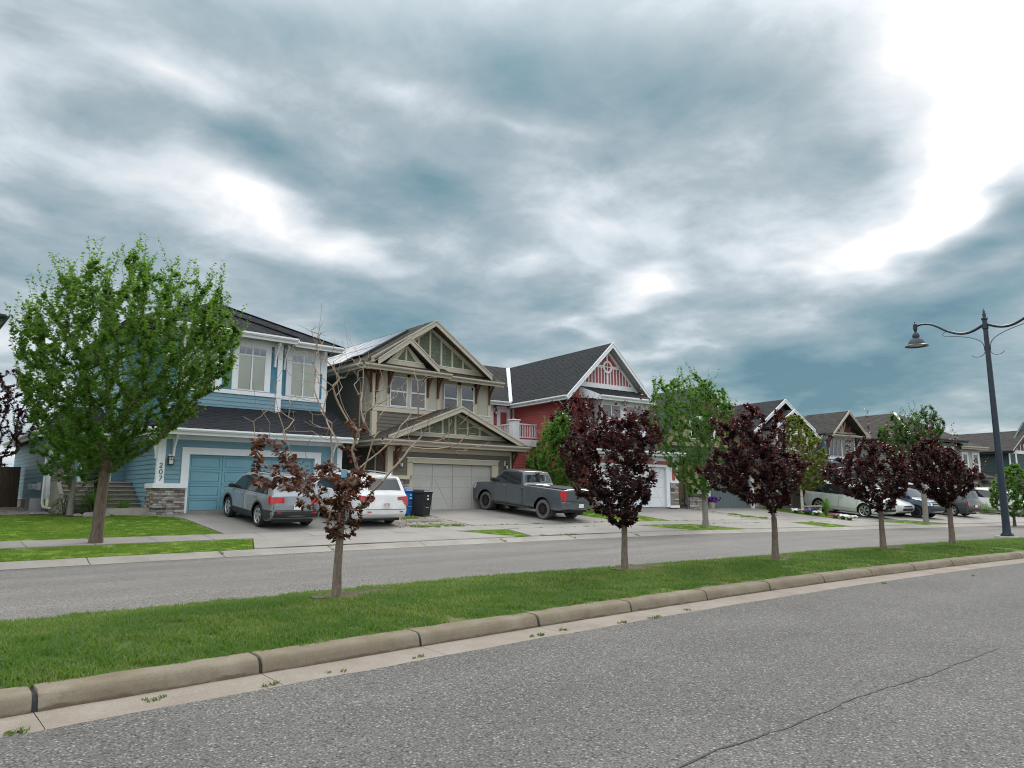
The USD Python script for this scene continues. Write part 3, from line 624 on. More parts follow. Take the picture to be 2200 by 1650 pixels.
    def lantern(s, fr, u, z, style="coach"):
        g = s.group("wall_lantern"); o = lambda d, zz, du=0: fr.o + (u + du) * fr.u + zz * fr.v + d * fr.n
        s.add("back_plate", slab(R2(u - .07, u + .05, z - .02, z + .22), fr, .0, .03), "white_trim", parent=g)
        if style == "coach":
            s.add("arm", tube([o(.02, z + .12), o(.08, z + .2), o(.14, z + .16), o(.14, z + .08)], .014, 6), "black_metal", parent=g)
            c = o(.14, z - .08); s.add("glass", lathe([(0, -.08), (.05, -.08), (.065, .1), (0, .1)], 10, c), "lantern_glass", parent=g)
            s.add("cage", cat([lathe([(0, .1), (.085, .1), (.03, .19), (0, .2)], 10, c), lathe([(0, -.1), (.06, -.1), (.06, -.075), (0, -.075)], 10, c)] + [beam(c + [.052 * math.cos(t), .052 * math.sin(t), -.08], c + [.067 * math.cos(t), .067 * math.sin(t), .1], .012, .012) for t in (0.8, 2.4, 3.9, 5.5)]), "black_metal", parent=g)
        else:
            s.add("cage", slab(R2(u - .1, u + .1, z - .15, z + .15).difference(R2(u - .075, u + .075, z - .12, z + .12)), fr, .03, .13), "black_metal", parent=g)
            s.add("glass", slab(R2(u - .075, u + .075, z - .12, z + .12), fr, .03, .11), "lantern_glass", parent=g)
            s.add("bar", cat([slab(R2(u - .075, u + .075, z + .02, z + .035), fr, .11, .125), slab(R2(u - .007, u + .007, z + .035, z + .12), fr, .11, .124)]), "black_metal", parent=g)
    def number(s, fr, text, u, z, size, vertical=False, mat="black_metal"):
        for i, ch in enumerate(text):
            t = meshkit.text_mesh(ch, size, .012)
            V = np.array(t.vertices); V[:, 0] -= V[:, 0].mean()
            uu, zz = (u, z - i * size * 1.36) if vertical else (u + i * size * .78, z)
            s.add("house_number", trimesh.Trimesh(fr.at(np.c_[V[:, 0] + uu, V[:, 1] + zz], V[:, 2] + .002), t.faces, process=False), mat)
    def rake(s, a, b, mat, w=.26, t=.05, n=(0, -1, 0)):
        """barge board under the roof edge from a (foot) to b (peak)"""
        a, b = np.array(a, float), np.array(b, float)
        d = b - a; dn = np.array([0, 0, -w]); nn = np.array(n, float) * t
        V = np.array([a, b, b + dn, a + dn, a + nn, b + nn, b + dn + nn, a + dn + nn])
        m = trimesh.convex.convex_hull(V); s.add("rake_board", m, mat)
        hi = np.array([a + nn, b + nn, b + nn + [0, 0, -.07], a + nn + [0, 0, -.07], a + nn * 1.5, b + nn * 1.5, b + nn * 1.5 + [0, 0, -.07], a + nn * 1.5 + [0, 0, -.07]])
        s.add("rake_cap", trimesh.convex.convex_hull(hi), mat)
    def vent_box(s, p, mat="black_plastic"):
        x, y, z = p; s.add("roof_vent", cat([cbox(x - .2, x + .2, y - .2, y + .2, z + .08, z + .22, .03), box(x - .14, x + .14, y - .14, y + .14, z - .1, z + .1)]), mat)
# ================================================================== the blue house
h = House("house", "blue sided house numbered 207 with a pale blue garage door", (7.5, 27.2, .90), 0, (7.5, 27.2))
F = House.front(27.2)
door = R2(8.52, 13.48, .8, 3.02)
h.add("foundation", box(7.5, 14.65, 27.25, 33.0, .4, 1.02), "foundation")
h.wall(F, R2(7.5, 14.65, .95, 3.72).difference(R2(8.45, 13.55, .5, 3.1)), "blue_siding", 1.98, .165, name="garage_wall")
h.add("foundation", box(7.46, 7.54, 28.2, 31.6, .7, 1.2), "foundation")
h.wall(House.left(7.5), R2(27.2, 31.6, 1.2, 3.72), "blue_siding", 1.2, .165, name="garage_wall")
h.stone(F, [(7.40, 8.46, .90, 1.82), (13.54, 14.72, .90, 1.82)], .09)
h.stone(House.left(7.46), [(27.12, 28.1, .90, 1.82)], .06)
h.trim(F, [(7.34, 8.52, 1.82, 1.99), (13.48, 14.78, 1.82, 1.99)], "white_trim", 0, .14, "water_table")
h.trim(House.left(7.5), [(27.2, 28.14, 1.82, 1.99)], "white_trim", 0, .14, "water_table")
h.trim(F, [(7.47, 7.72, 1.99, 3.58), (14.45, 14.68, 1.99, 3.58)], "white_trim", 0, .04, "corner_board")
h.trim(House.left(7.5), [(27.2, 27.34, 1.99, 3.58)], "white_trim", 0, .035, "corner_board")
h.trim(F, [(7.44, 14.7, 3.57, 3.74)], "white_trim", 0, .045, "frieze_board")
h.trim(House.left(7.5), [(27.2, 31.6, 3.57, 3.74)], "white_trim", 0, .04, "frieze_board")
h.trim(F, [(8.28, 8.55, 1.99, 3.05), (13.45, 13.72, 1.99, 3.05), (8.28, 13.72, 3.05, 3.30), (8.46, 8.55, .93, 1.82), (13.45, 13.54, .93, 1.82)], "white_trim", -.1, .05, "door_casing")
g = h.group("garage_door")
h.add("door_slab", slab(R2(8.52, 13.48, .92, 3.05), F, -.16, -.11), "blue_door", parent=g)
for r in range(4):
    for c in range(4):
        a, b, lo, hi = 8.56 + c * 1.23, 8.56 + (c + 1) * 1.23 - .02, .94 + r * .525, .94 + (r + 1) * .525 - .012
        outer, inner = R2(a, b, lo, hi), R2(a + .09, b - .09, lo + .075, hi - .075)
        h.add("door_panel", cat([slab(outer.difference(inner), F, -.11, -.085), slab(R2(a + .11, b - .11, lo + .095, hi - .095), F, -.11, -.092)]), "blue_door", parent=g)
h.add("bottom_seal", slab(R2(8.54, 13.46, .9, .935), F, -.15, -.08), "black_plastic", parent=g)
h.soffit(7.15, 15.05, 26.66, 27.2, 3.74); h.soffit(7.1, 7.5, 26.66, 31.5, 3.742)
h.gutter((7.12, 26.62, 3.96), (15.08, 26.62, 3.96), out=(0, -1, 0)); h.gutter((7.1, 31.5, 3.96), (7.1, 26.62, 3.96), out=(-1, 0, 0))
h.bracket(F, 7.98, 3.72, .86, .42); h.bracket(F, 14.2, 3.72, .86, .42); h.bracket(House.left(7.5), 27.32, 3.72, .86, .36)
h.lantern(F, 7.90, 2.80, "box"); h.number(F.__class__((0, 27.16, 0), (1, 0, 0), (0, 0, 1), (0, -1, 0)), "207", 7.60, 2.54, .165, True)
h.roof([(7.05, 26.58, 3.95), (15.12, 26.58, 3.95), (15.12, 28.98, 5.24), (9.1, 28.98, 5.24)], "shingle_slate", name="garage_roof")
h.roof([(7.05, 31.7, 3.95), (7.05, 26.58, 3.95), (9.1, 28.98, 5.24), (9.1, 31.7, 5.24)], "shingle_slate", name="garage_roof")
h.vent_box((12.75, 28.2, 4.82)); 
# upper storey: projecting bay at the left, recessed part at the right
B, Rr = House.front(28.6), House.front(28.95)
h.wall(B, R2(7.9, 12.45, 4.9, 5.64), "blue_siding_light", 4.96, .165, name="bay_wall")
h.wall(B, R2(7.9, 12.45, 5.64, 7.9), "blue_panel", 5.6, boards=False, name="bay_wall")
h.wall(House.right(12.45), R2(28.6, 29.0, 4.8, 7.9), "blue_siding_light", 4.9, .165, name="bay_wall")
h.wall(Rr, R2(12.45, 14.68, 4.9, 5.64), "blue_siding_light", 4.96, .165, name="upper_wall")
h.wall(Rr, R2(12.45, 14.68, 5.64, 7.9), "blue_panel", 5.6, boards=False, name="upper_wall")
h.wall(House.right(14.68), R2(28.95, 39, 1.0, 7.9), "blue_siding", 1.0, .165, name="side_wall", joined=True)
h.wall(House.left(6.9), R2(30.4, 39, 3.6, 7.9), "blue_siding_light", 3.6, .165, name="side_wall", joined=True)
h.wall(House.front(30.4), R2(6.9, 7.9, 3.6, 7.9), "blue_siding_light", 3.6, .165, name="upper_wall", joined=True)
h.wall(House.left(7.9), R2(28.6, 30.4, 4.4, 7.9), "blue_panel", 4.4, boards=False, name="bay_wall")
h.trim(B, [(7.88, 12.5, 5.60, 5.76)], "white_trim", 0, .06, "belt_board"); h.trim(Rr, [(12.5, 14.72, 5.60, 5.76)], "white_trim", 0, .055, "belt_board")
h.trim(B, [(12.26, 12.49, 4.95, 5.60), (12.28, 12.49, 5.76, 7.74), (7.88, 8.06, 5.76, 7.74)], "white_trim", 0, .045, "corner_board")
h.trim(Rr, [(14.5, 14.72, 4.95, 5.60), (14.5, 14.72, 5.76, 7.74)], "white_trim", 0, .045, "corner_board")
h.trim(House.right(12.45), [(28.6, 28.74, 4.95, 7.9)], "white_trim", 0, .04, "corner_board")
h.trim(B, [(7.88, 12.49, 7.74, 7.9)], "white_trim", 0, .05, "frieze_board"); h.trim(Rr, [(12.49, 14.72, 7.74, 7.9)], "white_trim", 0, .05, "frieze_board")
h.window(B, 10.60, 11.78, 5.78, 7.62, cols=2, transom=.36, trim=.2, blind_open=.0, label="bay window with cream blinds at the centre of the bay")
h.window(B, 8.55, 9.80, 5.78, 7.62, cols=2, transom=.36, trim=.2)
h.window(Rr, 13.02, 14.18, 5.78, 7.62, cols=2, transom=.36, trim=.2)
for u in (10.18, 12.16): h.bracket(B, u, 7.88, 1.0, .5)
for u in (12.72, 14.44): h.bracket(Rr, u, 7.88, 1.0, .45)
h.soffit(7.3, 12.8, 28.05, 28.65, 7.9); h.soffit(12.4, 15.15, 28.42, 29.0, 7.895)
h.gutter((7.2, 28.0, 8.12), (12.85, 28.0, 8.12), out=(0, -1, 0)); h.gutter((12.95, 28.38, 8.10), (15.2, 28.38, 8.10), out=(0, -1, 0)); h.gutter((12.85, 28.0, 8.12), (12.85, 28.4, 8.12), out=(1, 0, 0))
h.gutter((15.2, 28.38, 8.10), (15.2, 38.8, 8.10), out=(1, 0, 0))
S = "shingle_slate"
h.roof([(6.5, 28.34, 8.08), (15.24, 28.34, 8.08), (10.87, 32.7, 10.30)], S, name="main_roof")
h.roof([(15.24, 28.34, 8.08), (15.24, 39.0, 8.08), (10.87, 34.6, 10.30), (10.87, 32.7, 10.30)], S, name="main_roof", coarse=3)
h.roof([(6.5, 39.0, 8.08), (6.5, 28.34, 8.08), (10.87, 32.7, 10.30), (10.87, 34.6, 10.30)], S, name="main_roof", coarse=3)
h.roof([(15.24, 39.0, 8.08), (6.5, 39.0, 8.08), (10.87, 34.6, 10.30)], S, name="main_roof", coarse=3)
h.roof([(7.15, 27.96, 8.12), (12.9, 27.96, 8.12), (10.02, 30.84, 9.58)], S, name="bay_roof")
h.roof([(12.9, 27.96, 8.12), (12.9, 28.4, 8.12), (10.02, 31.3, 9.58), (10.02, 30.84, 9.58)], S, name="bay_roof")
h.roof([(7.15, 31.0, 8.12), (7.15, 27.96, 8.12), (10.02, 30.84, 9.58), (10.02, 31.3, 9.58)], S, name="bay_roof", coarse=3)
for k, (a, b) in enumerate([((15.24, 28.34, 8.1), (10.87, 32.7, 10.33)), ((12.9, 27.96, 8.15), (10.02, 30.84, 9.61)), ((7.05, 26.58, 3.98), (9.1, 28.98, 5.27))]):
    h.add("hip_cap", beam(a, b, .22, .03), S)
# entry: porch, steps, side wall of the body behind
h.wall(House.left(4.85), R2(31.5, 40, 1.42, 3.9), "blue_siding", 1.42, .165, name="side_wall")
h.add("foundation", box(4.82, 4.9, 31.5, 40, .8, 1.42), "foundation"); h.add("flashing", box(4.80, 4.86, 31.5, 40, 1.40, 1.425), "white_trim")
h.wall(House.front(31.5), R2(4.85, 7.5, 2.0, 3.9), "blue_siding", 2.0, .165, name="entry_wall")
h.trim(House.left(4.85), [(31.48, 31.62, 1.42, 3.8)], "white_trim", 0, .03, "corner_board"); h.trim(House.front(31.5), [(4.82, 4.98, 1.42, 3.8)], "white_trim", 0, .03, "corner_board")
h.stone(House.front(31.5), [(5.02, 5.72, 2.06, 3.6)], .06)
eg = h.group("entry_door"); h.add("casing", slab(R2(5.85, 7.0, 2.06, 4.2).difference(R2(5.97, 6.88, 2.06, 4.1)), House.front(31.5), 0, .04), "white_trim", parent=eg); h.add("door_leaf", slab(R2(5.97, 6.88, 2.06, 4.1), House.front(31.5), 0, .03), "charcoal_trim", parent=eg)
h.add("handle", tube([(6.05, 31.42, 3.0), (6.05, 31.42, 3.2)], .015, 6), "alu_frame", parent=eg)
h.roof([(4.4, 31.0, 3.95), (7.3, 31.0, 3.95), (7.3, 33.4, 5.15), (5.6, 33.4, 5.15)], S, name="porch_roof"); h.roof([(4.4, 40, 3.95), (4.4, 31.0, 3.95), (6.9, 33.5, 5.2), (6.9, 40, 5.2)], S, name="porch_roof")
h.gutter((4.36, 30.96, 3.95), (7.1, 30.96, 3.95), out=(0, -1, 0)); h.gutter((4.36, 40, 3.95), (4.36, 30.96, 3.95), out=(-1, 0, 0))
h.downspout([(4.78, 31.35, 3.85), (4.78, 31.4, 3.6), (4.78, 31.42, 1.3), (4.80, 31.25, 1.14), (4.95, 30.9, 1.1), (5.25, 30.3, 1.06)], r=.048)
h.add("utility_hood", cat([cbox(4.68, 4.85, 33.0, 33.25, 1.78, 2.0, .03), cbox(4.66, 4.85, 33.9, 34.15, 1.8, 2.02, .03)]), "white_trim"); h.add("meter_box", cbox(4.72, 4.85, 32.35, 32.5, 1.75, 2.05, .02), "white_trim"); h.add("window_well", cat([box(4.45, 4.5, 31.9, 32.9, .9, 1.45), box(4.45, 4.85, 31.87, 31.92, .9, 1.45)]), "alu_frame")
h.add("power_cable", tube([(4.8, 33.8, 1.35), (4.72, 33.3, 1.38), (4.66, 32.9, 1.2), (4.62, 32.7, 1.0)], .015, 5), "black_plastic")
st = h.group("entry_steps")
h.add("landing", cbox(6.05, 7.42, 27.5, 28.75, .8, 1.13, .015), "step_concrete", parent=st)
for i in range(6): h.add("step", cbox(5.1, 7.44, 28.75 + i * .29, 31.5, 1.13 + i * .157, 1.13 + (i + 1) * .157 - .045, .008), "step_concrete_shaded", parent=st); h.add("tread", cbox(5.08, 7.44, 28.71 + i * .29, 31.5 if i == 5 else 28.71 + (i + 1) * .29 + .06, 1.13 + (i + 1) * .157 - .045, 1.13 + (i + 1) * .157, .012), "step_concrete", parent=st)
h.add("stringer", trimesh.convex.convex_hull([(4.98, 28.9, .9), (5.1, 28.9, .9), (4.98, 31.4, .9), (5.1, 31.4, .9), (4.98, 28.9, 1.3), (5.1, 28.9, 1.3), (4.98, 30.2, 2.06), (5.1, 30.2, 2.06), (4.98, 31.4, 2.06), (5.1, 31.4, 2.06)]), "step_concrete", parent=st)

# ================================================================== the taupe house with solar panels
h = House("house", "taupe sided house with solar panels on its roof and brown timber brackets", (16.58, 26.6, .84), 0, (16.58, 26.6))
F = House.front(26.6); S = "shingle_brown"
h.add("foundation", box(16.6, 23.85, 26.65, 33, .3, .9), "foundation")
h.wall(F, R2(16.58, 23.85, .86, 3.66).difference(R2(17.72, 22.58, .5, 3.0)), "taupe_siding", 2.42, .175, name="garage_wall")
h.wall(House.left(16.58), R2(26.6, 30.5, .95, 3.7), "taupe_siding", .95, .175, name="garage_wall")
h.stone(F, [(16.48, 17.66, .86, 2.26), (22.84, 23.95, .86, 2.26)], .09, hmin=.09, hmax=.17); h.stone(House.left(16.54), [(26.52, 27.3, .86, 2.26)], .06, hmin=.09, hmax=.17)
h.trim(F, [(16.42, 17.66, 2.26, 2.42), (22.84, 24.0, 2.26, 2.42)], "beige_trim", 0, .14, "water_table"); h.trim(House.left(16.58), [(26.6, 27.35, 2.26, 2.42)], "beige_trim", 0, .14, "water_table")
h.trim(F, [(16.55, 16.8, 2.42, 3.48), (23.63, 23.88, 2.42, 3.48)], "beige_trim", 0, .04, "corner_board"); h.trim(House.left(16.58), [(26.6, 26.74, 2.42, 3.48)], "beige_trim", 0, .035, "corner_board")
h.trim(F, [(16.53, 23.9, 3.47, 3.68)], "beige_trim", 0, .045, "frieze_board")
h.trim(F, [(17.55, 17.84, 2.42, 3.0), (22.46, 22.84, 2.42, 3.0), (17.55, 22.84, 2.98, 3.20), (17.66, 17.84, .88, 2.26), (22.46, 22.66, .88, 2.26)], "beige_trim", -.1, .05, "door_casing")
h.trim(F, [(17.5, 22.89, 3.20, 3.235)], "white_trim", 0, .08, "door_cap")
g = h.group("garage_door"); h.add("door_slab", slab(R2(17.8, 22.5, .85, 3.0), F, -.17, -.125), "groove_shadow", parent=g)
W4 = (22.46 - 17.84) / 4
for c in range(4):
    a, b = 17.84 + c * W4 + .006, 17.84 + (c + 1) * W4 - .006
    zb, zt = .88, 2.96; z1, z2 = 2.42, 1.0
    pan = R2(a, b, 2.42, zt)
    h.add("door_panel", slab(pan.buffer(-.004), F, -.125, -.10), "greige_door", parent=g)
    lo, hi = 1.02, 2.41
    fl = (c % 2 == 0)
    body = R2(a + .10, b - .10, lo, hi)
    for k, (s0, s1) in enumerate(((.88, 1.40), (1.40, 1.91), (1.91, 2.42))):
        h.add("door_panel", slab(R2(a, b, s0, s1).buffer(-.004), F, -.125, -.105), "greige_door", parent=g)
    d = LineString([(a + .16, lo + .05), (b - .16, hi - .05)]) if fl else LineString([(a + .16, hi - .05), (b - .16, lo + .05)])
    h.add("cross_brace", slab(d.buffer(.055, cap_style=2).intersection(body), F, -.125, -.092), "greige_door", parent=g)
    h.add("door_stile", cat([slab(R2(a + .01, a + .10, .9, hi), F, -.125, -.094), slab(R2(b - .10, b - .01, .9, hi), F, -.125, -.094), slab(R2(a + .1, b - .1, hi - .09, hi), F, -.125, -.095), slab(R2(a + .1, b - .1, .9, lo), F, -.125, -.095)]), "greige_door", parent=g)
h.lantern(F, 17.2, 2.95); h.lantern(F, 23.32, 3.0); h.number(House.front(26.57), "203", 23.02, 2.52, .15)
h.soffit(15.98, 24.4, 26.05, 26.6, 3.69, "soffit_tan"); h.soffit(15.98, 16.58, 26.05, 30.5, 3.692, "soffit_tan")
h.gutter((15.92, 26.0, 3.95), (24.5, 26.0, 3.95), "rake_tan", "rake_tan", out=(0, -1, 0)); h.gutter((15.92, 30.5, 3.95), (15.92, 26.0, 3.95), "rake_tan", "rake_tan", out=(-1, 0, 0))
h.bracket(F, 16.95, 3.68, 1.0, .5, "brown_timber", .11); h.bracket(House.left(16.58), 26.85, 3.68, 1.0, .5, "brown_timber", .11); h.bracket(F, 23.76, 3.68, 1.0, .5, "brown_timber", .11); h.bracket(House.right(23.85), 26.75, 3.68, 1.0, .4, "brown_timber", .11)
h.roof([(15.88, 25.97, 3.94), (24.55, 25.97, 3.94), (23.9, 26.62, 4.21), (16.53, 26.62, 4.21)], S, name="skirt_roof")
h.roof([(15.88, 28.3, 3.94), (15.88, 25.97, 3.94), (20.2, 25.97, 5.66), (20.2, 28.3, 5.66)][0:1] + [(15.88, 26.3, 3.94), (16.4, 26.3, 4.15), (16.4, 26.1, 4.15), (20.2, 26.1, 5.66), (20.2, 28.3, 5.66)], S, name="garage_roof")
h.roof([(24.52, 26.3, 3.94), (24.52, 28.3, 3.94), (20.2, 28.3, 5.66), (20.2, 26.1, 5.66), (24.0, 26.1, 4.15), (24.0, 26.3, 4.15)], S, name="garage_roof", coarse=2)
h.rake((16.25, 26.12, 4.10), (20.2, 26.12, 5.67), "rake_tan", .27); h.rake((24.15, 26.12, 4.10), (20.2, 26.12, 5.67), "rake_tan", .27)
tri = lambda x0, x1, xp, zb, zp: Polygon([(x0, zb), (x1, zb), (xp, zp)])
def shake_gable(y, x0, x1, xp, zb, zp, bats, band, bw=.1):
    G = House.front(y); t = tri(x0, x1, xp, zb, zp); gg = h.group("gable_wall")
    h.add("sheathing", slab(t, G, -.12, 0), "beige_trim", parent=gg)
    inner = tri(x0 + .3, x1 - .3, xp, zb + band, zp - .16)
    z = zb + band; i = 0; r = random.Random(5)
    while z < zp:
        u = x0 + r.uniform(-.15, 0)
        while u < x1:
            w = r.uniform(.13, .24)
            for p in polys(inner.intersection(R2(u + .004, u + w - .004, z - r.choice([0, .0, .018]), z + .2))):
                if p.area > .003: h.add("shake", slab(p, G, 0, .012, lambda uv, z=z: .02 - .012 * (uv[:, 1] - z) / .2), "green_shake" if r.random() < .6 else "green_shake_pale", parent=gg)
            u += w
        z += .2
    for b in bats:
        q = R2(b - bw / 2, b + bw / 2, zb + band, zp).intersection(t)
        for p in polys(q): h.add("batten", slab(p, G, 0, .04), "beige_trim", parent=gg)
    h.add("gable_band", slab(R2(x0 + .1, x1 - .1, zb, zb + band).intersection(t), G, 0, .045), "beige_trim", parent=gg)
    h.add("gable_band_cap", slab(R2(x0 + .25, x1 - .25, zb + band - .01, zb + band + .02), G, 0, .06), "white_trim", parent=gg)
    for sgn in (-1, 1):
        xx = x0 if sgn < 0 else x1
        q = Polygon([(xx, zb), (xp, zp), (xp, zp - .17), (xx - sgn * .42, zb)])
        h.add("gable_edge_board", slab(q.intersection(t), G, 0, .043), "beige_trim", parent=gg)
shake_gable(26.62, 16.9, 23.5, 20.2, 4.17, 5.48, [20.2 + k * .74 for k in (-2, -1, 0, 1, 2)], .2)
# upper storey
B, Rr = House.front(28.0), House.front(28.3)
h.wall(B, R2(16.58, 20.25, 4.0, 5.45), "taupe_siding", 4.15, .165, name="upper_wall"); h.wall(B, R2(16.58, 20.25, 5.45, 7.28), "greige_panel", 5, boards=False, name="upper_wall")
h.wall(Rr, R2(20.25, 23.75, 4.0, 5.45), "taupe_siding", 4.15, .165, name="upper_wall"); h.wall(Rr, R2(20.25, 23.75, 5.45, 7.28), "greige_panel", 5, boards=False, name="upper_wall")
h.wall(House.left(16.58), R2(28.0, 39.5, 3.4, 7.28), "taupe_siding", 3.5, .165, name="side_wall"); h.wall(House.left(16.58), R2(30.5, 39.5, .9, 3.4), "taupe_siding", .9, .165, name="side_wall", joined=True)
h.wall(House.right(23.75), R2(28.3, 39.5, 1, 7.28), "taupe_siding", 1, .165, name="side_wall", joined=True)
h.trim(House.left(16.58), [(28.0, 28.9, 5.45, 7.2)], "greige_panel", 0, .03, "corner_panel")
h.trim(B, [(16.54, 20.3, 5.36, 5.58)], "beige_trim", 0, .05, "belt_board"); h.trim(B, [(16.5, 20.33, 5.58, 5.61)], "white_trim", 0, .07, "belt_cap")
h.trim(Rr, [(20.3, 23.8, 5.36, 5.58)], "beige_trim", 0, .045, "belt_board"); h.trim(Rr, [(20.3, 23.83, 5.58, 5.61)], "white_trim", 0, .065, "belt_cap")
h.trim(B, [(16.54, 16.8, 4.1, 5.36), (16.54, 16.66, 5.61, 7.2), (17.3, 17.42, 5.61, 7.2), (18.38, 18.56, 5.61, 7.2), (19.42, 19.6, 5.61, 7.2), (20.14, 20.27, 5.61, 7.2), (16.54, 20.27, 7.08, 7.28)], "beige_trim", 0, .03, "batten")
h.trim(Rr, [(20.27, 20.6, 5.61, 7.2), (21.6, 21.8, 5.61, 7.2), (22.65, 22.85, 5.61, 7.2), (23.6, 23.78, 4.1, 7.2), (20.27, 23.78, 7.08, 7.28)], "beige_trim", 0, .03, "batten")
h.trim(House.left(16.58), [(28.0, 28.16, 3.9, 7.2), (28.85, 28.95, 5.45, 7.2), (28.0, 28.95, 5.36, 5.58)], "beige_trim", 0, .034, "corner_board")
for u0, u1, fr, op in ((17.44, 18.38, B, .45), (18.56, 19.42, B, .0), (20.72, 21.58, Rr, .0), (21.8, 22.64, Rr, .42)):
    h.window(fr, u0, u1, 5.63, 7.06, cols=1, sash=.5, blind="slats", blind_open=op, glass="window_glass_strong", depth=.03)
for fr, us in ((B, (16.75, 17.36, 19.55, 20.16)), (Rr, (22.78, 23.66))):
    for u in us: h.bracket(fr, u, 7.26, 1.05, .46, "brown_timber", .11)
h.bracket(House.left(16.58), 28.12, 7.26, 1.05, .46, "brown_timber", .11); h.bracket(House.left(20.27), 28.2, 7.26, .9, .05, "brown_timber", .1)
h.soffit(15.95, 20.5, 27.48, 28.0, 7.26, "soffit_tan"); h.soffit(20.3, 24.1, 27.78, 28.3, 7.262, "soffit_tan"); h.soffit(15.95, 16.58, 27.6, 39.5, 7.264, "soffit_tan")
h.gutter((15.72, 27.4, 7.40), (20.55, 27.4, 7.40), "rake_tan", "rake_tan", out=(0, -1, 0)); h.gutter((20.6, 27.7, 7.38), (24.2, 27.7, 7.38), "rake_tan", "rake_tan", out=(0, -1, 0)); h.gutter((15.70, 39.5, 7.40), (15.70, 27.4, 7.40), "rake_tan", "rake_tan", out=(-1, 0, 0))
h.downspout([(15.75, 28.3, 7.25), (15.78, 28.35, 7.1), (16.45, 28.95, 6.8), (16.5, 29.0, 6.6), (16.5, 29.0, 3.9)], "rake_tan", .04); h.downspout([(15.95, 27.0, 3.8), (16.0, 27.05, 3.6), (16.48, 27.45, 3.3), (16.5, 27.5, 3.1), (16.5, 27.5, 1.0)], "rake_tan", .04)
h.roof([(15.66, 27.36, 7.38), (20.6, 27.36, 7.38), (20.6, 28.1, 7.74), (16.2, 28.1, 7.74)], S, name="skirt_roof"); h.roof([(20.55, 27.66, 7.37), (24.25, 27.66, 7.37), (23.7, 28.3, 7.70), (20.55, 28.3, 7.70)], S, name="skirt_roof")
XR, ZR = 19.72, 9.98
fr_roof = h.roof([(15.66, 39.6, 7.38), (15.66, 27.75, 7.38), (16.3, 27.75, 7.79), (16.3, 27.6, 7.79), (XR, 27.6, ZR), (XR, 39.6, ZR)], S, name="main_roof")
h.roof([(23.8, 27.75, 7.38), (23.8, 39.6, 7.38), (XR, 39.6, ZR), (XR, 27.6, ZR), (23.1, 27.6, 7.82), (23.1, 27.75, 7.82)], S, name="main_roof", coarse=3)
h.rake((16.2, 27.62, 7.72), (XR, 27.62, ZR + .02), "rake_tan", .3); h.rake((23.3, 27.62, 7.68), (XR, 27.62, ZR + .02), "rake_tan", .3)
shake_gable(28.1, 16.7, 23.2, XR, 7.62, 9.74, [XR + k * .68 for k in (-2, -1, 0, 1, 2, 3)], .24)
# small front gable over the left bay
XS, ZS = 18.1, 8.86
h.roof([(16.35, 28.6, 7.66), (16.35, 27.38, 7.66), (XS, 27.38, ZS), (XS, 28.6, ZS)], S, name="small_gable_roof"); h.roof([(19.85, 27.38, 7.66), (19.85, 29.6, 7.66), (XS, 28.6, ZS), (XS, 27.38, ZS)], S, name="small_gable_roof", coarse=1)
h.rake((16.42, 27.4, 7.66), (XS, 27.4, ZS + .02), "rake_tan", .3); h.rake((19.8, 27.4, 7.64), (XS, 27.4, ZS + .02), "rake_tan", .3)
shake_gable(27.72, 16.95, 19.3, XS, 7.5, 8.6, [XS], .26, .09)
# solar panels on the slope that faces left
su, sv, sn = fr_roof.u, fr_roof.v, fr_roof.n
for r in range(2):
    for c in range(9):
        y1 = 38.3 - c * 1.03; a = 39.6 - y1
        for lo, hi in (((.55 + r * 1.72), (.55 + r * 1.72 + 1.68)),):
            uu0, uu1 = a, a + 1.0
            # keep clear of the small gable: the array steps up along the front
            if r == 0 and c == 8: lo += .55
            sp = h.group("solar_panel"); R_ = R2(uu0, uu1, lo, hi)
            h.add("glass_sheet", slab(R_.buffer(-.02), fr_roof, .11, .142), "solar_glass", parent=sp); h.add("panel_frame", slab(R_.difference(R_.buffer(-.02)), fr_roof, .10, .148), "alu_frame", parent=sp)
h.add("panel_skirt", slab(R2(1.2, 10.7, .46, .53), fr_roof, .02, .13), "black_plastic"); h.add("panel_skirt", slab(R2(10.72, 10.78, 1.0, 3.95), fr_roof, .02, .13), "black_plastic")
h.roof([(15.9, 44.0, 8.6), (15.9, 39.6, 8.6), (18.6, 39.6, 10.35), (18.6, 44.0, 10.35)], S, name="rear_roof", coarse=3); h.roof([(21.3, 39.6, 8.6), (21.3, 44, 8.6), (18.6, 44, 10.35), (18.6, 39.6, 10.35)], S, name="rear_roof", coarse=3)

# ================================================================== the red house
h = House("house", "red sided house with white trim, round gable ornament and balcony", (33.04, 23.93, .87), -6.0)
F = House.front(0.0); S = "shingle_grey"
h.add("foundation", box(-5.6, .75, .05, 8, .2, .9), "foundation")
h.wall(F, R2(-5.7, .75, .9, 3.62).difference(R2(-5.05, -.1, .5, 3.12)), "red_siding", 1.0, .15, name="garage_wall")
h.wall(House.right(.75), R2(0, 9, .8, 3.6), "red_siding", .8, .15, name="side_wall", joined=True); h.wall(House.left(-5.7), R2(0, 1.5, .8, 3.6), "red_siding", .8, .15, name="garage_wall", joined=True)
h.stone(F, [(.12, .76, 1.0, 2.22), (-5.72, -5.1, 1.0, 2.22)], .07)
h.trim(F, [(.08, .8, 2.22, 2.36), (.08, .8, .86, 1.0), (-5.76, -5.1, 2.22, 2.36)], "white_trim", 0, .1, "water_table")
h.trim(F, [(.10, .3, 2.36, 3.3), (.56, .78, 2.36, 3.3), (-5.72, -5.3, 2.36, 3.3), (-5.72, .78, 3.42, 3.62), (-1.15, -.9, 3.12, 3.45)], "white_trim", 0, .035, "trim_board")
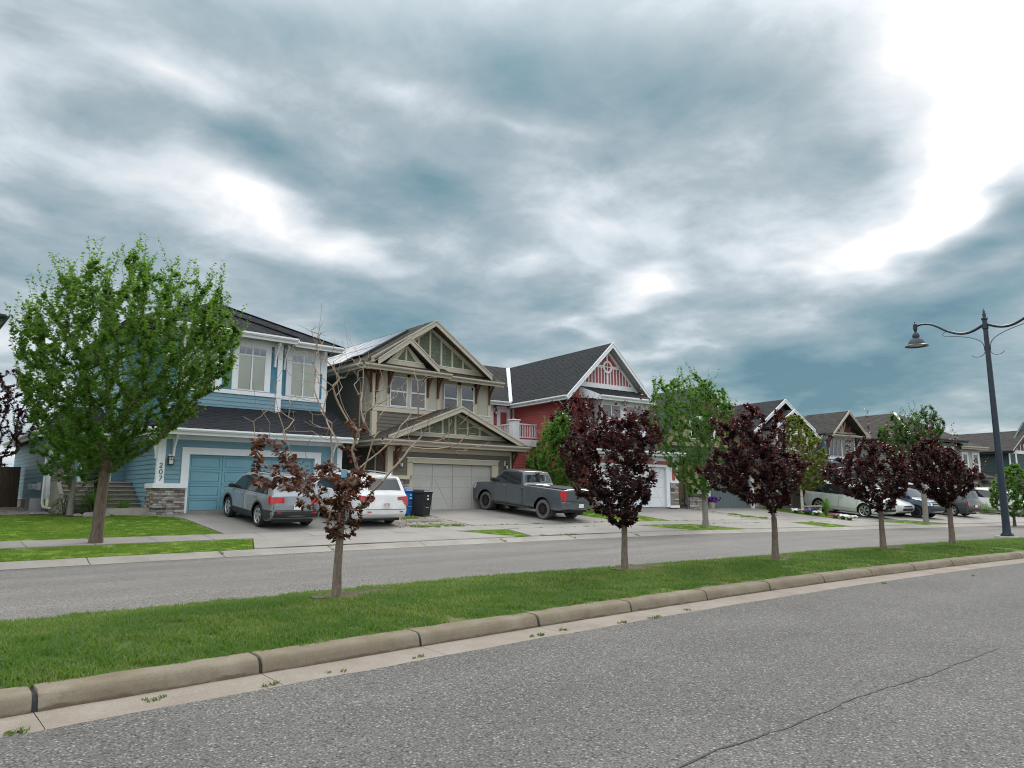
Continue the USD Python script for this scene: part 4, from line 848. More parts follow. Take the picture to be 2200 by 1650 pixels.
h.trim(F, [(-5.25, -5.0, .9, 3.12), (-.17, .10, .9, 3.12), (-5.25, .10, 3.08, 3.22)], "white_trim", -.1, .05, "door_casing")
g = h.group("garage_door"); h.add("door_slab", slab(R2(-5.02, -.15, .88, 3.12), F, -.16, -.115), "groove_shadow", parent=g)
for c in range(4):
    a, b = -5.0 + c * 1.21 + .005, -5.0 + (c + 1) * 1.21 - .005
    for s0, s1 in ((.92, 1.45), (1.45, 1.99), (1.99, 2.52), (2.52, 3.06)): h.add("door_panel", slab(R2(a, b, s0, s1).buffer(-.004), F, -.115, -.095), "white_door", parent=g)
    d = LineString([(a + .12, 2.45), (b - .12, .95)]) if c % 2 else LineString([(a + .12, .95), (b - .12, 2.45)])
    h.add("cross_brace", slab(d.buffer(.05, cap_style=2), F, -.115, -.086), "white_door", parent=g)
    h.add("door_stile", cat([slab(R2(a + .01, a + .1, .93, 3.05), F, -.115, -.088), slab(R2(b - .1, b - .01, .93, 3.05), F, -.115, -.088)]), "white_door", parent=g)
h.bracket(F, .66, 3.62, .7, .36); h.bracket(F, .2, 3.62, .7, .36)
h.soffit(-6.0, 1.1, -.42, 0, 3.63); h.gutter((-6.05, -.45, 3.92), (1.2, -.45, 3.92), out=(0, -1, 0)); h.gutter((1.2, -.45, 3.92), (1.2, 8, 3.92), out=(1, 0, 0))
h.roof([(-6.1, -.5, 3.9), (1.25, -.5, 3.9), (-.1, 1.5, 4.75), (-5.9, 1.5, 4.75)], S, name="garage_roof"); h.roof([(1.25, -.5, 3.9), (1.25, 8, 3.9), (-.1, 8, 4.75), (-.1, 1.5, 4.75)], S, name="garage_roof", coarse=2)
# gabled wing
G = House.front(1.5); XP = -3.05
gp = Polygon([(-5.9, 4.6), (-.2, 4.6), (-.2, 6.95), (XP, 9.72), (-5.9, 6.95)])
h.wall(G, gp.intersection(R2(-9, 3, 4.6, 7.45)), "red_siding", 4.7, .15, name="gable_wall")
top_t = gp.intersection(R2(-9, 3, 7.45, 12)); gw = h.group("gable_top", "board and batten gable with a round ornament"); h.add("sheathing", slab(top_t, G, -.12, .01), "red_siding", parent=gw)
h.add("gable_band", slab(R2(-5.5, -.6, 7.42, 7.68).intersection(gp), G, 0, .06), "white_trim", parent=gw)
for k in range(-8, 9):
    x = XP + k * .235
    if k == 0: q = R2(x - .06, x + .06, 7.68, 9.8)
    else: q = R2(x - .028, x + .028, 7.68, 8.66 if abs(k) < 8 else 8.2)
    q = q.intersection(top_t).difference(Point(XP, 8.66).buffer(.22))
    for p in polys(q): h.add("batten", slab(p, G, 0, .05), "white_trim", parent=gw)
for p in polys(R2(-5, -1, 8.58, 8.74).intersection(top_t).difference(Point(XP, 8.66).buffer(.22))): h.add("cross_rail", slab(p, G, 0, .055), "white_trim", parent=gw)
ringp = Point(XP, 8.66).buffer(.36, 20).difference(Point(XP, 8.66).buffer(.24, 20)); h.add("ring_ornament", slab(ringp, G, 0, .08), "white_trim", parent=gw)
h.add("ring_cross", cat([slab(R2(XP - .24, XP + .24, 8.64, 8.68), G, 0, .06), slab(R2(XP - .02, XP + .02, 8.42, 8.9), G, 0, .062)]), "white_trim", parent=gw)
for sgn, xf in ((-1, -5.9), (1, -.2)):
    h.add("gable_edge_board", slab(Polygon([(xf, 6.95), (XP, 9.72), (XP, 9.5), (xf, 6.73)]).intersection(gp), G, 0, .055), "white_trim", parent=gw)
h.trim(G, [(-5.93, -5.72, 4.7, 6.8), (-.4, -.17, 4.7, 6.9)], "white_trim", 0, .04, "corner_board")
h.wall(House.left(-5.9), R2(1.5, 6.6, 1.0, 6.95), "red_siding", 4.2, .155, name="side_wall"); h.trim(House.left(-5.9), [(1.5, 1.66, 4.4, 6.8), (6.42, 6.6, 4.6, 6.85)], "white_trim", 0, .035, "corner_board")
h.wall(House.right(-.2), R2(1.5, 11, 1.0, 6.95), "red_siding", 4.2, .155, name="side_wall", joined=True)
h.roof([(-6.4, 6.15, 6.78), (-6.4, .98, 6.78), (XP, .98, 9.98), (XP, 11.05, 9.98)], S, name="main_roof"); h.roof([(.3, .98, 6.78), (.3, 11.0, 6.78), (XP, 11.0, 9.98), (XP, .98, 9.98)], S, name="main_roof", coarse=2)
h.rake((-6.42, 1.0, 6.78), (XP, 1.0, 10.0), "white_trim", .3); h.rake((.32, 1.0, 6.78), (XP, 1.0, 10.0), "white_trim", .3)
for xa, xb in ((-6.35, XP), (.25, XP)): h.add("rake_soffit", trimesh.convex.convex_hull([(xa, 1.02, 6.62), (xa, 1.5, 6.62), (xb, 1.02, 9.78), (xb, 1.5, 9.78), (xa, 1.02, 6.60), (xb, 1.5, 9.76)]), "soffit_grey")
h.gutter((-6.42, 6.1, 6.80), (-6.42, 1.0, 6.80), out=(-1, 0, 0)); h.soffit(-6.4, -5.9, 1.0, 6.5, 6.6)
h.downspout([(-6.4, 1.65, 6.7), (-6.38, 1.68, 6.55), (-6.0, 1.8, 6.3), (-5.97, 1.8, 6.1), (-5.97, 1.8, 4.0)])
# left wing with the balcony door
h.wall(House.front(6.6), R2(-9.4, -5.9, 1.0, 6.95), "red_siding", 4.2, .155, name="rear_wall"); h.trim(House.front(6.6), [(-7.6, -7.3, 4.3, 6.85)], "white_trim", 0, .05, "corner_board")
h.roof([(-9.8, 6.15, 6.92), (-6.45, 6.15, 6.92), (XP, 11.05, 9.98), (-9.8, 11.05, 9.98)], S, name="wing_roof"); h.roof([(-6.4, 16, 6.9), (-9.8, 16, 6.9), (-9.8, 11.05, 9.98), (XP, 11.05, 9.98)], S, name="wing_roof", coarse=3)
h.add("valley_flashing", beam((-6.42, 6.12, 6.93), (XP - .1, 10.95, 9.98), .28, .02, up=(-.5, -.4, .8)), "white_gutter")
h.gutter((-9.8, 6.1, 6.94), (-6.4, 6.1, 6.94), out=(0, -1, 0)); h.soffit(-9.8, -6.3, 6.12, 6.6, 6.72)
dg = h.group("balcony_door"); D = House.front(6.6)
h.add("casing", slab(R2(-7.05, -6.1, 4.6, 6.62).difference(R2(-6.95, -6.2, 4.6, 6.52)), D, 0, .05), "white_trim", parent=dg); h.add("door_leaf", slab(R2(-6.95, -6.2, 4.6, 6.52).difference(R2(-6.8, -6.35, 4.95, 6.35)), D, -.02, .03), "white_door", parent=dg)
h.add("pane", slab(R2(-6.8, -6.35, 4.95, 6.35), D, -.01, .0), "blind_white", parent=dg); h.add("head_cap", slab(R2(-7.1, -6.05, 6.62, 6.7), D, 0, .09), "white_trim", parent=dg)
h.lantern(D, -7.17, 6.35)
bl = h.group("balcony"); bx, by = -7.55, 4.2
h.add("deck", box(bx - .05, -5.9, by - .05, 6.6, 4.28, 4.6), "white_trim", parent=bl); h.add("deck_fascia", box(bx - .1, -5.88, by - .1, by - .05, 4.22, 4.56), "white_gutter", parent=bl)
h.add("post", cat([cbox(bx - .05, bx + .4, by - .02, by + .4, 4.6, 5.62, .02), cbox(bx - .09, bx + .44, by - .06, by + .44, 5.62, 5.7, .02)]), "white_trim", parent=bl)
h.add("handrail", box(bx + .4, -5.92, by + .02, by + .09, 5.42, 5.48), "white_trim", parent=bl); h.add("handrail", box(bx + .02, bx + .09, by + .4, 6.58, 5.42, 5.48), "white_trim", parent=bl)
h.add("bottom_rail", box(bx + .4, -5.92, by + .03, by + .08, 4.7, 4.75), "white_trim", parent=bl); h.add("bottom_rail", box(bx + .03, bx + .08, by + .4, 6.58, 4.7, 4.75), "white_trim", parent=bl)
for i in range(10): h.add("baluster", box(bx + .5 + i * .12 - .013, bx + .5 + i * .12 + .013, by + .04, by + .066, 4.75, 5.42), "white_trim", parent=bl)
for i in range(16): h.add("baluster", box(bx + .04, bx + .066, by + .5 + i * .12 - .013, by + .5 + i * .12 + .013, 4.75, 5.42), "white_trim", parent=bl)
h.wall(House.front(by + .1), R2(bx, -5.9, .9, 4.3), "red_siding", .9, .155, name="lower_wall", joined=True); h.wall(House.left(bx), R2(by + .1, 6.6, .9, 4.3), "red_siding", .9, .155, name="lower_wall", joined=True)
# window bay over the garage
K = House.front(.8)
h.add("bay_box", box(-4.35, -.75, .8, 1.5, 4.8, 6.72), "white_trim")
h.window(K, -4.2, -2.75, 5.05, 6.45, cols=2, transom=0, sash=.46, blind="blind_white", blind_open=.46, glass="window_glass_strong"); h.window(K, -2.4, -.95, 5.05, 6.45, cols=2, sash=.46, blind="blind_white", blind_open=.46, glass="window_glass_strong")
h.trim(K, [(-4.4, -.7, 4.8, 5.02), (-2.7, -2.45, 5.02, 6.5), (-4.4, -.7, 6.5, 6.72)], "white_trim", 0, .03, "trim_board")
for u in (-4.28, -2.58, -.85): h.bracket(K, u, 6.7, .5, .34)
h.gutter((-4.6, .38, 6.88), (-.5, .38, 6.88), out=(0, -1, 0)); h.soffit(-4.55, -.55, .42, .85, 6.7)
h.roof([(-4.65, .35, 6.86), (-.45, .35, 6.86), (-.95, 1.5, 7.42), (-5.1, 1.5, 7.42)], S, name="bay_roof")
h.add("bay_roof_end", trimesh.convex.convex_hull([(-4.65, .33, 6.86), (-5.15, 1.5, 7.42), (-5.15, 1.5, 6.8), (-4.65, .33, 6.62), (-4.6, .4, 6.86), (-5.05, 1.5, 7.4), (-5.05, 1.5, 6.8)]), "white_trim")
h.downspout([(-.55, .42, 6.75), (-.6, .5, 6.6), (-.75, 1.4, 6.2), (-.75, 1.42, 5.0)])
for k in range(3): h.add("rake_vent", box(-.9 + k * .18, -.78 + k * .18, 1.1, 1.25, 7.25 - k * .16, 7.4 - k * .16), "black_plastic")

# ================================================================== houses further along
def far_house(label, O, deg, w, d, z0, eave, xp, zp, slope_l, slope_r, body, roofm, trimm, y_g=1.0, x0=0.0, low=None, gable_mat=None, front_gap=.45, coarse=1.6, board=True):
    hh = House("house", label, O, deg); L, Rt = House.left(x0), House.right(x0 + w)
    zl, zr = zp - slope_l * (xp - (x0 - front_gap)), zp - slope_r * ((x0 + w + front_gap) - xp)
    front = Polygon([(x0, z0), (x0 + w, z0), (x0 + w, zp - slope_r * (x0 + w - xp) - .16), (xp, zp - .2), (x0, zp - slope_l * (xp - x0) - .16)])
    hh.wall(House.front(y_g), front, body, z0, .15, name="front_wall", joined=True); hh.wall(L, R2(y_g, y_g + d, z0, zp - slope_l * (xp - x0) - .15), body, z0, .15, name="side_wall", joined=True)
    hh.wall(Rt, R2(y_g, y_g + d, z0, zp - slope_r * (x0 + w - xp) - .15), body, z0, .15, name="side_wall", joined=True)
    ys, ye = y_g - .5, y_g + d + .4
    hh.roof([(x0 - front_gap, ye, zl), (x0 - front_gap, ys, zl), (xp, ys, zp), (xp, ye, zp)], roofm, name="main_roof", coarse=coarse, e=.17); hh.roof([(x0 + w + front_gap, ys, zr), (x0 + w + front_gap, ye, zr), (xp, ye, zp), (xp, ys, zp)], roofm, name="main_roof", coarse=3, e=.2)
    hh.rake((x0 - front_gap, ys + .02, zl), (xp, ys + .02, zp + .01), trimm, .26); hh.rake((x0 + w + front_gap, ys + .02, zr), (xp, ys + .02, zp + .01), trimm, .26)
    hh.gutter((x0 - front_gap, ye, zl + .02), (x0 - front_gap, ys, zl + .02), trimm, trimm, out=(-1, 0, 0))
    if gable_mat:
        zg = zp - .45 * (zp - max(zl, zr)) - .4; t = Polygon([(xp - 3, zg), (xp + 3, zg), (xp, zp - .35)]).intersection(front).intersection(R2(x0, x0 + w, zg, zp))
        hh.add("gable_panel", slab(t, House.front(y_g), 0, .03), gable_mat); hh.trim(House.front(y_g), [R2(x0, x0 + w, zg - .2, zg).intersection(front)], trimm, 0, .05, "gable_band")
    return hh
# olive house with the slate-green garage door
O4 = (35.2, 24.1, .70)
h = far_house("olive sided house with grey-green garage door beside the red house", O4, -9.0, 6.6, 10, .62, 5.6, 3.1, 8.35, .80, .80, "olive_siding", "shingle_grey", "charcoal_trim", y_g=1.6, gable_mat="maroon_panel")
F = House.front(0.0)
h.wall(F, R2(0, 6.4, .62, 3.5).difference(R2(1.75, 5.5, .5, 2.85)), "olive_siding", 1.62, .15, name="garage_wall"); h.wall(House.left(0), R2(0, 1.7, .62, 3.5), "olive_siding", .62, .15, name="garage_wall"); h.wall(House.right(6.4), R2(0, 2, .62, 3.5), "olive_siding", .62, .15, name="garage_wall", joined=True)
h.stone(F, [(.02, 1.5, .66, 1.46), (5.7, 6.42, .66, 1.46)], .07, hmin=.07, hmax=.13); h.stone(House.left(-.02), [(-.06, .5, .66, 1.46)], .05, hmin=.07, hmax=.13)
h.trim(F, [(-.02, 1.55, 1.46, 1.62), (5.68, 6.45, 1.46, 1.62)], "charcoal_trim", 0, .11, "water_table")
h.trim(F, [(1.55, 1.78, .68, 2.85), (5.48, 5.7, .68, 2.85), (1.55, 5.7, 2.82, 3.05)], "white_trim", -.08, .05, "door_casing")
g = h.group("garage_door"); h.add("door_slab", slab(R2(1.76, 5.5, .66, 2.84), F, -.15, -.11), "groove_shadow", parent=g)
for k in range(12): h.add("door_plank", slab(R2(1.78 + k * .31, 1.78 + (k + 1) * .31 - .012, .68, 2.82), F, -.11, -.09), "teal_garage", parent=g)
h.roof([(-.45, -.5, 3.62), (6.9, -.5, 3.62), (6.2, 1.7, 4.6), (.3, 1.7, 4.6)], "shingle_grey", name="garage_roof"); h.gutter((-.45, -.52, 3.66), (6.9, -.52, 3.66), "charcoal_trim", "charcoal_trim", out=(0, -1, 0))
h.downspout([(-.04, .25, 3.5), (-.06, .25, 1.1), (-.08, .1, .95), (-.25, -.1, .85), (-.3, -.15, .75)], "charcoal_trim", .05)
h.add("gas_meter", cat([cbox(-.4, -.12, 1.2, 1.5, 1.0, 1.35, .04), tube([(-.2, 1.35, .7), (-.2, 1.35, 1.05)], .03, 6)]), "alu_frame")
h.vent_box((1.2, 4.5, 6.85)); h.vent_box((1.6, 7.5, 7.2))
h.window(House.front(1.6), 2.1, 4.1, 5.0, 6.3, cols=2, blind="blind_white", blind_open=.4, trim=.15)
# house with two stacked white-edged gables
O5 = (42.1, 22.98, .65)
h = far_house("grey-green house with two stacked white edged gables behind the plum tree", O5, -9.2, 6.6, 9.5, .6, 5.5, 3.55, 8.0, .68, .68, "pale_siding", "shingle_grey", "white_trim", y_g=1.4, gable_mat="maroon_panel", x0=.2)
h.roof([(1.2, 2.0, 5.95), (1.2, .1, 5.95), (3.35, .1, 7.2), (3.35, 2.0, 7.2)], "shingle_grey", name="small_gable_roof"); h.roof([(5.5, .1, 5.95), (5.5, 2.0, 5.95), (3.35, 2.0, 7.2), (3.35, .1, 7.2)], "shingle_grey", name="small_gable_roof")
h.rake((1.2, .12, 5.95), (3.35, .12, 7.22), "white_trim", .22); h.rake((5.5, .12, 5.95), (3.35, .12, 7.22), "white_trim", .22)
h.add("gable_wall", slab(Polygon([(1.5, 5.9), (5.2, 5.9), (3.35, 7.0)]), House.front(.5), -.6, 0), "slate_blue"); h.trim(House.front(.5), [(1.3, 5.4, 5.75, 5.95)], "white_trim", 0, .06, "gable_band")
h.add("front_bay", box(1.5, 5.2, .5, 1.4, 4.3, 5.75), "pale_siding"); h.window(House.front(.5), 1.9, 3.2, 4.55, 5.6, cols=2, blind="blind_white", blind_open=.3, trim=.12); h.window(House.front(.5), 3.5, 4.8, 4.55, 5.6, cols=2, blind="blind_white", blind_open=.3, trim=.12)
h.roof([(-.3, -.8, 3.4), (7.0, -.8, 3.4), (6.6, 1.4, 4.3), (.2, 1.4, 4.3)], "shingle_grey", name="porch_roof"); h.gutter((-.3, -.85, 3.42), (7.0, -.85, 3.42), out=(0, -1, 0))
h.window(House.front(1.4), .9, 2.3, 1.5, 2.7, cols=1, blind=None, trim=.12); h.stone(House.front(.2), [(4.4, 6.7, .6, 1.5)], .08, joined=True); h.add("porch_wall", box(4.4, 6.7, .2, 1.4, .6, 1.5), "foundation"); h.add("porch_post", cat([box(.3, .5, -.4, -.2, .6, 3.3), box(6.3, 6.6, -.4, -.1, 1.5, 3.3)]), "white_trim"); h.wall(House.front(.3), R2(4.4, 6.7, 1.5, 3.4), "pale_siding", 1.5, .15, name="porch_wall_upper", joined=True)
h.vent_box((2.0, 5.0, 7.1)); h.vent_box((2.3, 8.2, 7.35))
# blue-grey house with the timbered gable
O6 = (50.5, 21.6, .6)
h = far_house("blue grey house with timbered gable over a wide window band", O6, -9.2, 7.0, 10, .55, 5.4, 1.3, 7.45, .76, .40, "slate_blue", "shingle_warm", "rake_tan", y_g=1.5, x0=-2.6)
h.roof([(-1.0, 3.0, 5.85), (-1.0, .1, 5.85), (1.06, .1, 7.5), (1.06, 3.5, 7.5)], "shingle_warm", name="front_gable_roof"); h.roof([(3.12, .1, 5.85), (3.12, 3.0, 5.85), (1.06, 3.5, 7.5), (1.06, .1, 7.5)], "shingle_warm", name="front_gable_roof")
h.rake((-1.0, .12, 5.85), (1.06, .12, 7.52), "rake_tan", .2); h.rake((3.12, .12, 5.85), (1.06, .12, 7.52), "rake_tan", .2)
h.add("gable_wall", slab(Polygon([(-.7, 5.85), (2.8, 5.85), (1.06, 7.25)]), House.front(.8), -.8, 0), "maroon_panel")
h.trim(House.front(.8), [(-.7, 2.8, 5.85, 6.03), (.98, 1.14, 6.03, 7.1)], "rake_tan", 0, .06, "gable_timber")
for sx in (-1, 1): h.add("gable_timber", slab(LineString([(1.06 + sx * .12, 6.03), (1.06 + sx * .5, 6.75)]).buffer(.055, cap_style=2), House.front(.8), 0, .05), "rake_tan")
h.roof([(-1.25, .0, 5.72), (3.3, .0, 5.72), (3.0, .8, 5.92), (-.95, .8, 5.92)], "shingle_warm", name="skirt_roof"); h.gutter((-1.25, -.02, 5.74), (3.3, -.02, 5.74), "rake_tan", "rake_tan", out=(0, -1, 0), h=.1, fh=.12)
h.add("window_bay", cat([box(-.9, 2.5, .65, 1.5, 3.7, 4.1), box(-.9, 2.5, .78, 1.5, 4.1, 5.7)]), "slate_blue"); Q = House.front(.65)
for a, b in ((-.85, .62), (.75, 2.15)): h.window(Q, a, b, 4.25, 5.5, cols=3, frame="beige_trim", blind="curtain_blue", blind_open=(.55, .3, .6), glass="window_glass_strong")
h.trim(Q, [(-.95, 2.4, 4.05, 4.25), (-.95, 2.4, 5.5, 5.68), (.6, .77, 4.25, 5.5), (2.15, 2.3, 4.25, 5.5)], "white_trim", -.02, .03, "trim_board")
for u in (-.85, 2.45): h.bracket(Q, u, 5.66, .8, .4, "brown_timber", .12)
h.roof([(-2.8, -1.4, 3.0), (4.6, -1.4, 3.0), (4.2, 1.5, 4.1), (-2.4, 1.5, 4.1)], "shingle_warm", name="garage_roof"); h.wall(House.front(-.9), R2(-2.4, 4.2, .55, 3.0), "slate_blue", .55, .15, name="garage_wall", joined=True); h.wall(House.left(-2.4), R2(-.9, 1.5, .55, 3.0), "slate_blue", .55, .15, name="garage_wall", joined=True)
h.vent_box((-.6, 4.2, 6.2), "white_gutter"); h.vent_box((-.3, 7.5, 6.5), "white_gutter")
g = h.group("garage_door"); h.add("door_slab", slab(R2(-1.2, 3.3, .58, 2.7), House.front(-.9), 0, .03), "white_door", parent=g)
# sage house with a broad hipped roof
h = House("house", "sage green house with a broad grey hipped roof behind two plum trees", (58.9, 20.26, .55), -9.2); S = "shingle_warm"
h.wall(House.left(0), R2(0, 11, .5, 5.7), "sage_siding", .5, .15, name="side_wall", joined=True); h.wall(House.front(0), R2(0, 7.5, .5, 5.7), "sage_siding", .5, .15, name="front_wall", joined=True)
h.roof([(-.45, 14.0, 5.95), (-.45, -.5, 5.95), (3.7, 3.0, 8.3), (3.7, 11.0, 8.3)], S, name="main_roof", coarse=1.6, e=.17); h.roof([(-.45, -.5, 5.95), (8.0, -.5, 5.95), (3.7, 3.0, 8.3)], S, name="main_roof", coarse=1.6); h.roof([(8, -.5, 5.95), (8, 14, 5.95), (3.7, 11, 8.3), (3.7, 3, 8.3)], S, name="main_roof", coarse=3)
h.roof([(-.45, 12.2, 5.96), (-.45, 8.0, 5.96), (2.2, 10.2, 8.0)], S, name="cross_roof", coarse=2); h.add("hip_cap", beam((-.45, -.5, 5.97), (3.7, 3.0, 8.33), .2, .03), "rake_tan")
h.gutter((-.45, 14, 5.98), (-.45, -.5, 5.98), "charcoal_trim", "charcoal_trim", out=(-1, 0, 0)); h.gutter((-.45, -.5, 5.98), (8, -.5, 5.98), "charcoal_trim", "charcoal_trim", out=(0, -1, 0))
h.window(House.front(0), 1.2, 3.2, 3.9, 5.3, cols=2, blind="blind_white", blind_open=.3, trim=.14); h.window(House.front(0), 4.4, 6.4, 3.9, 5.3, cols=2, blind="blind_white", blind_open=.3, trim=.14)
h.roof([(-.5, -2.2, 2.9), (7.9, -2.2, 2.9), (7.6, 0, 3.7), (0, 0, 3.7)], S, name="porch_roof", coarse=2); h.wall(House.front(-1.7), R2(.2, 7.4, .5, 2.9), "sage_siding", .5, .15, name="garage_wall", joined=True); h.vent_box((1.2, 6.0, 7.0)); h.vent_box((.5, 9.0, 6.7))
g = h.group("garage_door"); h.add("door_slab", slab(R2(1.2, 6.2, .5, 2.6), House.front(-1.7), 0, .03), "greige_door", parent=g)
# pale house with a corner window
h = House("house", "cream house with grey roof partly hidden behind the last plum tree", (66.2, 19.08, .5), -9.2)
h.wall(House.left(0), R2(0, 9, .5, 5.3), "pale_siding", .5, .15, name="side_wall", joined=True); h.wall(House.front(0), R2(0, 3.4, .5, 5.3), "pale_siding", .5, .15, name="front_wall", joined=True)
h.roof([(-.5, 9.5, 5.5), (-.5, -.5, 5.5), (1.7, 1.7, 6.6), (1.7, 7.5, 6.6)], S, name="main_roof", coarse=2); h.roof([(-.5, -.5, 5.5), (3.9, -.5, 5.5), (1.7, 1.7, 6.6)], S, name="main_roof", coarse=2); h.roof([(3.9, -.5, 5.5), (3.9, 9.5, 5.5), (1.7, 7.5, 6.6), (1.7, 1.7, 6.6)], S, name="main_roof", coarse=3)
h.gutter((-.5, -.5, 5.52), (3.9, -.5, 5.52), "rake_tan", "rake_tan", out=(0, -1, 0)); h.window(House.front(0), .5, 1.2, 3.2, 4.9, cols=1, sash=.5, blind="blind_white", trim=.16); h.window(House.front(0), 2.2, 3.0, 3.2, 4.9, cols=1, sash=.5, blind="blind_white", trim=.16)
h.roof([(-.6, -2.2, 2.5), (4.4, -2.2, 2.5), (4.0, 0, 3.3), (-.2, 0, 3.3)], S, name="porch_roof", coarse=2); h.wall(House.front(-1.6), R2(0, 3.8, .5, 2.5), "pale_siding", .5, .15, name="porch_wall", joined=True)
# dark teal house with the oval window
h = House("house", "dark teal house with an oval window under a long grey roof", (74.7, 17.7, .45), -9.2)
h.wall(House.left(0), R2(0, 11, .4, 5.4), "teal_dark", .4, .15, name="side_wall", joined=True); h.wall(House.front(0), Polygon([(0, .4), (7.5, .4), (7.5, 5.4), (3.75, 8.2), (0, 5.4)]), "teal_dark", .4, .15, name="front_wall", joined=True)
h.roof([(-.5, 11.6, 5.38), (-.5, -.6, 5.38), (2.9, -.6, 7.35), (2.9, 11.6, 7.35)], "shingle_warm", name="main_roof", coarse=1.8); h.roof([(8.0, -.6, 4.6), (8, 11.6, 4.6), (2.9, 11.6, 7.35), (2.9, -.6, 7.35)], "shingle_warm", name="main_roof", coarse=3)
h.rake((-.5, -.58, 5.4), (2.9, -.58, 7.38), "charcoal_trim", .25); h.rake((-.5, 11.55, 5.4), (2.9, 11.55, 7.38), "charcoal_trim", .3, n=(0, 1, 0)); h.gutter((-.5, 11.6, 5.42), (-.5, -.6, 5.42), "charcoal_trim", "charcoal_trim", out=(-1, 0, 0))
h.add("gable_panel", slab(Polygon([(.3, 5.5), (5.5, 5.5), (2.9, 7.0)]), House.front(0), 0, .04), "maroon_panel"); h.trim(House.front(0), [(0, 5.8, 5.2, 5.5)] + [(.9 + k * .7, 1.0 + k * .7, 5.5, 6.1) for k in range(6)], "white_trim", 0, .06, "gable_batten")
ov = affinity.scale(Point(9.6, 4.72).buffer(1, 20), .42, .62); L = House.left(0); g = h.group("oval_window"); h.add("frame", slab(ov.difference(affinity.scale(ov, .66, .74)), L, 0, .09), "white_trim", parent=g); h.add("pane", slab(affinity.scale(ov, .68, .76), L, 0, .03), "slate_blue", parent=g)
h.roof([(-1.6, 12, 2.5), (-1.6, -2.6, 2.5), (0, -1.0, 3.5), (0, 12, 3.5)], "shingle_warm", name="lower_roof", coarse=2); h.roof([(-1.6, -2.6, 2.5), (8.4, -2.6, 2.5), (8.4, 0, 3.5), (0, 0, 3.5)], "shingle_warm", name="lower_roof", coarse=2)
h.wall(House.left(-.9), R2(3.0, 11, .4, 2.5), "pale_siding", .4, .15, name="lower_wall", joined=True); h.add("porch_post", cat([box(-1.3, -1.0, 1.6, 1.9, .4, 2.5), box(-1.3, -1.0, -2.2, -1.9, .4, 2.5)]), "charcoal_trim"); h.wall(House.front(1.5), R2(-.9, 5, .4, 2.5), "pale_siding", .4, .15, name="porch_wall", joined=True)
g = h.group("entry_door"); h.add("door_leaf", slab(R2(-.2, .8, .45, 2.35), House.front(1.5), 0, .04), "dark_room", parent=g); h.trim(House.front(0), [(0, .25, .4, 5.2), (1.2, 1.5, 3.6, 5.2)], "white_trim", 0, .05, "corner_board")
# roofs of two houses in the street behind
h = far_house("maroon house with white gable edges standing far behind the teal house", (96.0, 33.0, .8), -9.2, 9, 9, .8, 6, 4.5, 9.1, .5, .5, "maroon_panel", "shingle_brown", "white_trim", y_g=0, coarse=3)
# neighbour at the far left: only an eave corner reaches into the picture
h = House("house", "neighbouring house whose dark eave corner shows at the left edge", (2.05, 28.6, .95), 0, (2.05, 28.6))
h.wall(House.front(28.6), R2(-7, 2.05, .95, 7.3), "sage_siding", 1, .165, name="front_wall", joined=True); h.wall(House.right(2.05), R2(28.6, 38, .95, 7.3), "sage_siding", 1, .165, name="side_wall", joined=True)
h.roof([(-7.5, 28.0, 7.42), (2.72, 28.0, 7.42), (-2.2, 32.5, 9.6)], "shingle_slate", name="main_roof", coarse=2); h.roof([(2.72, 28.0, 7.42), (2.72, 38.5, 7.42), (-2.2, 34.0, 9.6), (-2.2, 32.5, 9.6)], "shingle_slate", name="main_roof", coarse=2)
h.soffit(-7.4, 2.7, 28.05, 28.6, 7.2); h.soffit(2.05, 2.7, 28.6, 38.4, 7.2); h.gutter((-7.5, 27.98, 7.44), (2.74, 27.98, 7.44), "charcoal_trim", "charcoal_trim", out=(0, -1, 0)); h.gutter((2.74, 27.98, 7.44), (2.74, 38.5, 7.44), "charcoal_trim", "charcoal_trim", out=(1, 0, 0))
# side-yard fence between the first two houses
h = T("wood_fence", "weathered brown side yard fence left of the blue house", "fence", loc=(2.1, 36.8, 1.0))
for i in range(18): h.part("fence_board", box(i * .145, i * .145 + .143, 0, .022, 0, 1.75 + .01 * (i % 3)), "fence_wood")
h.part("rail", cat([box(0, 2.6, .022, .06, .35, .44), box(0, 2.6, .022, .06, 1.35, 1.44)]), "fence_wood"); h.part("post", box(-.09, 0, -.01, .08, 0, 1.9), "fence_wood")
# ------------------------------------------------------------------ vehicles
def paint(name, color, metallic=0.0, rough=.35, flake=0.0):
    N = {"tc": ("texture_coordinate", {}), "n": ("noise_texture", {"scale": 3.0, "detail": 5.0}), "mr": ("map_range", {"from_min": .3, "from_max": .7, "to_min": .93, "to_max": 1.06}), "c": ("vector_math", {"math_type": "scale", "vector1": color}),
         "s": ("separate_xyz", {}), "dz": ("map_range", {"from_min": .25, "from_max": .75, "to_min": .45, "to_max": 0.0, "clamp": True}), "dn": ("math", {"math_type": "multiply"}), "mx": ("mix", {"color2": (.26, .24, .21)}),
         "p": ("principled_bsdf", {"metallic": metallic, "roughness": rough, "coat_weight": 1.0, "coat_roughness": .035, "specular_ior_level": .5})}
    L = [("tc.object", "n.vector"), ("n.fac", "mr.value"), ("mr.result", "c.scale"), ("tc.object", "s.vector"), ("s.z", "dz.value"), ("dz.result", "dn.value1"), ("n.fac", "dn.value2"), ("dn.value", "mx.fac"), ("c.vector", "mx.color1"), ("mx.color", "p.base_color")]
    M[name] = usdkit.material(stage, f"/World/Looks/{name}", N, L, surface="p.BSDF")
paint("paint_silver", (.27, .30, .325), .55, .32); paint("paint_white", (.72, .73, .74)); paint("paint_grey", (.075, .088, .098), .5, .34); paint("paint_pearl", (.60, .63, .61), .1)
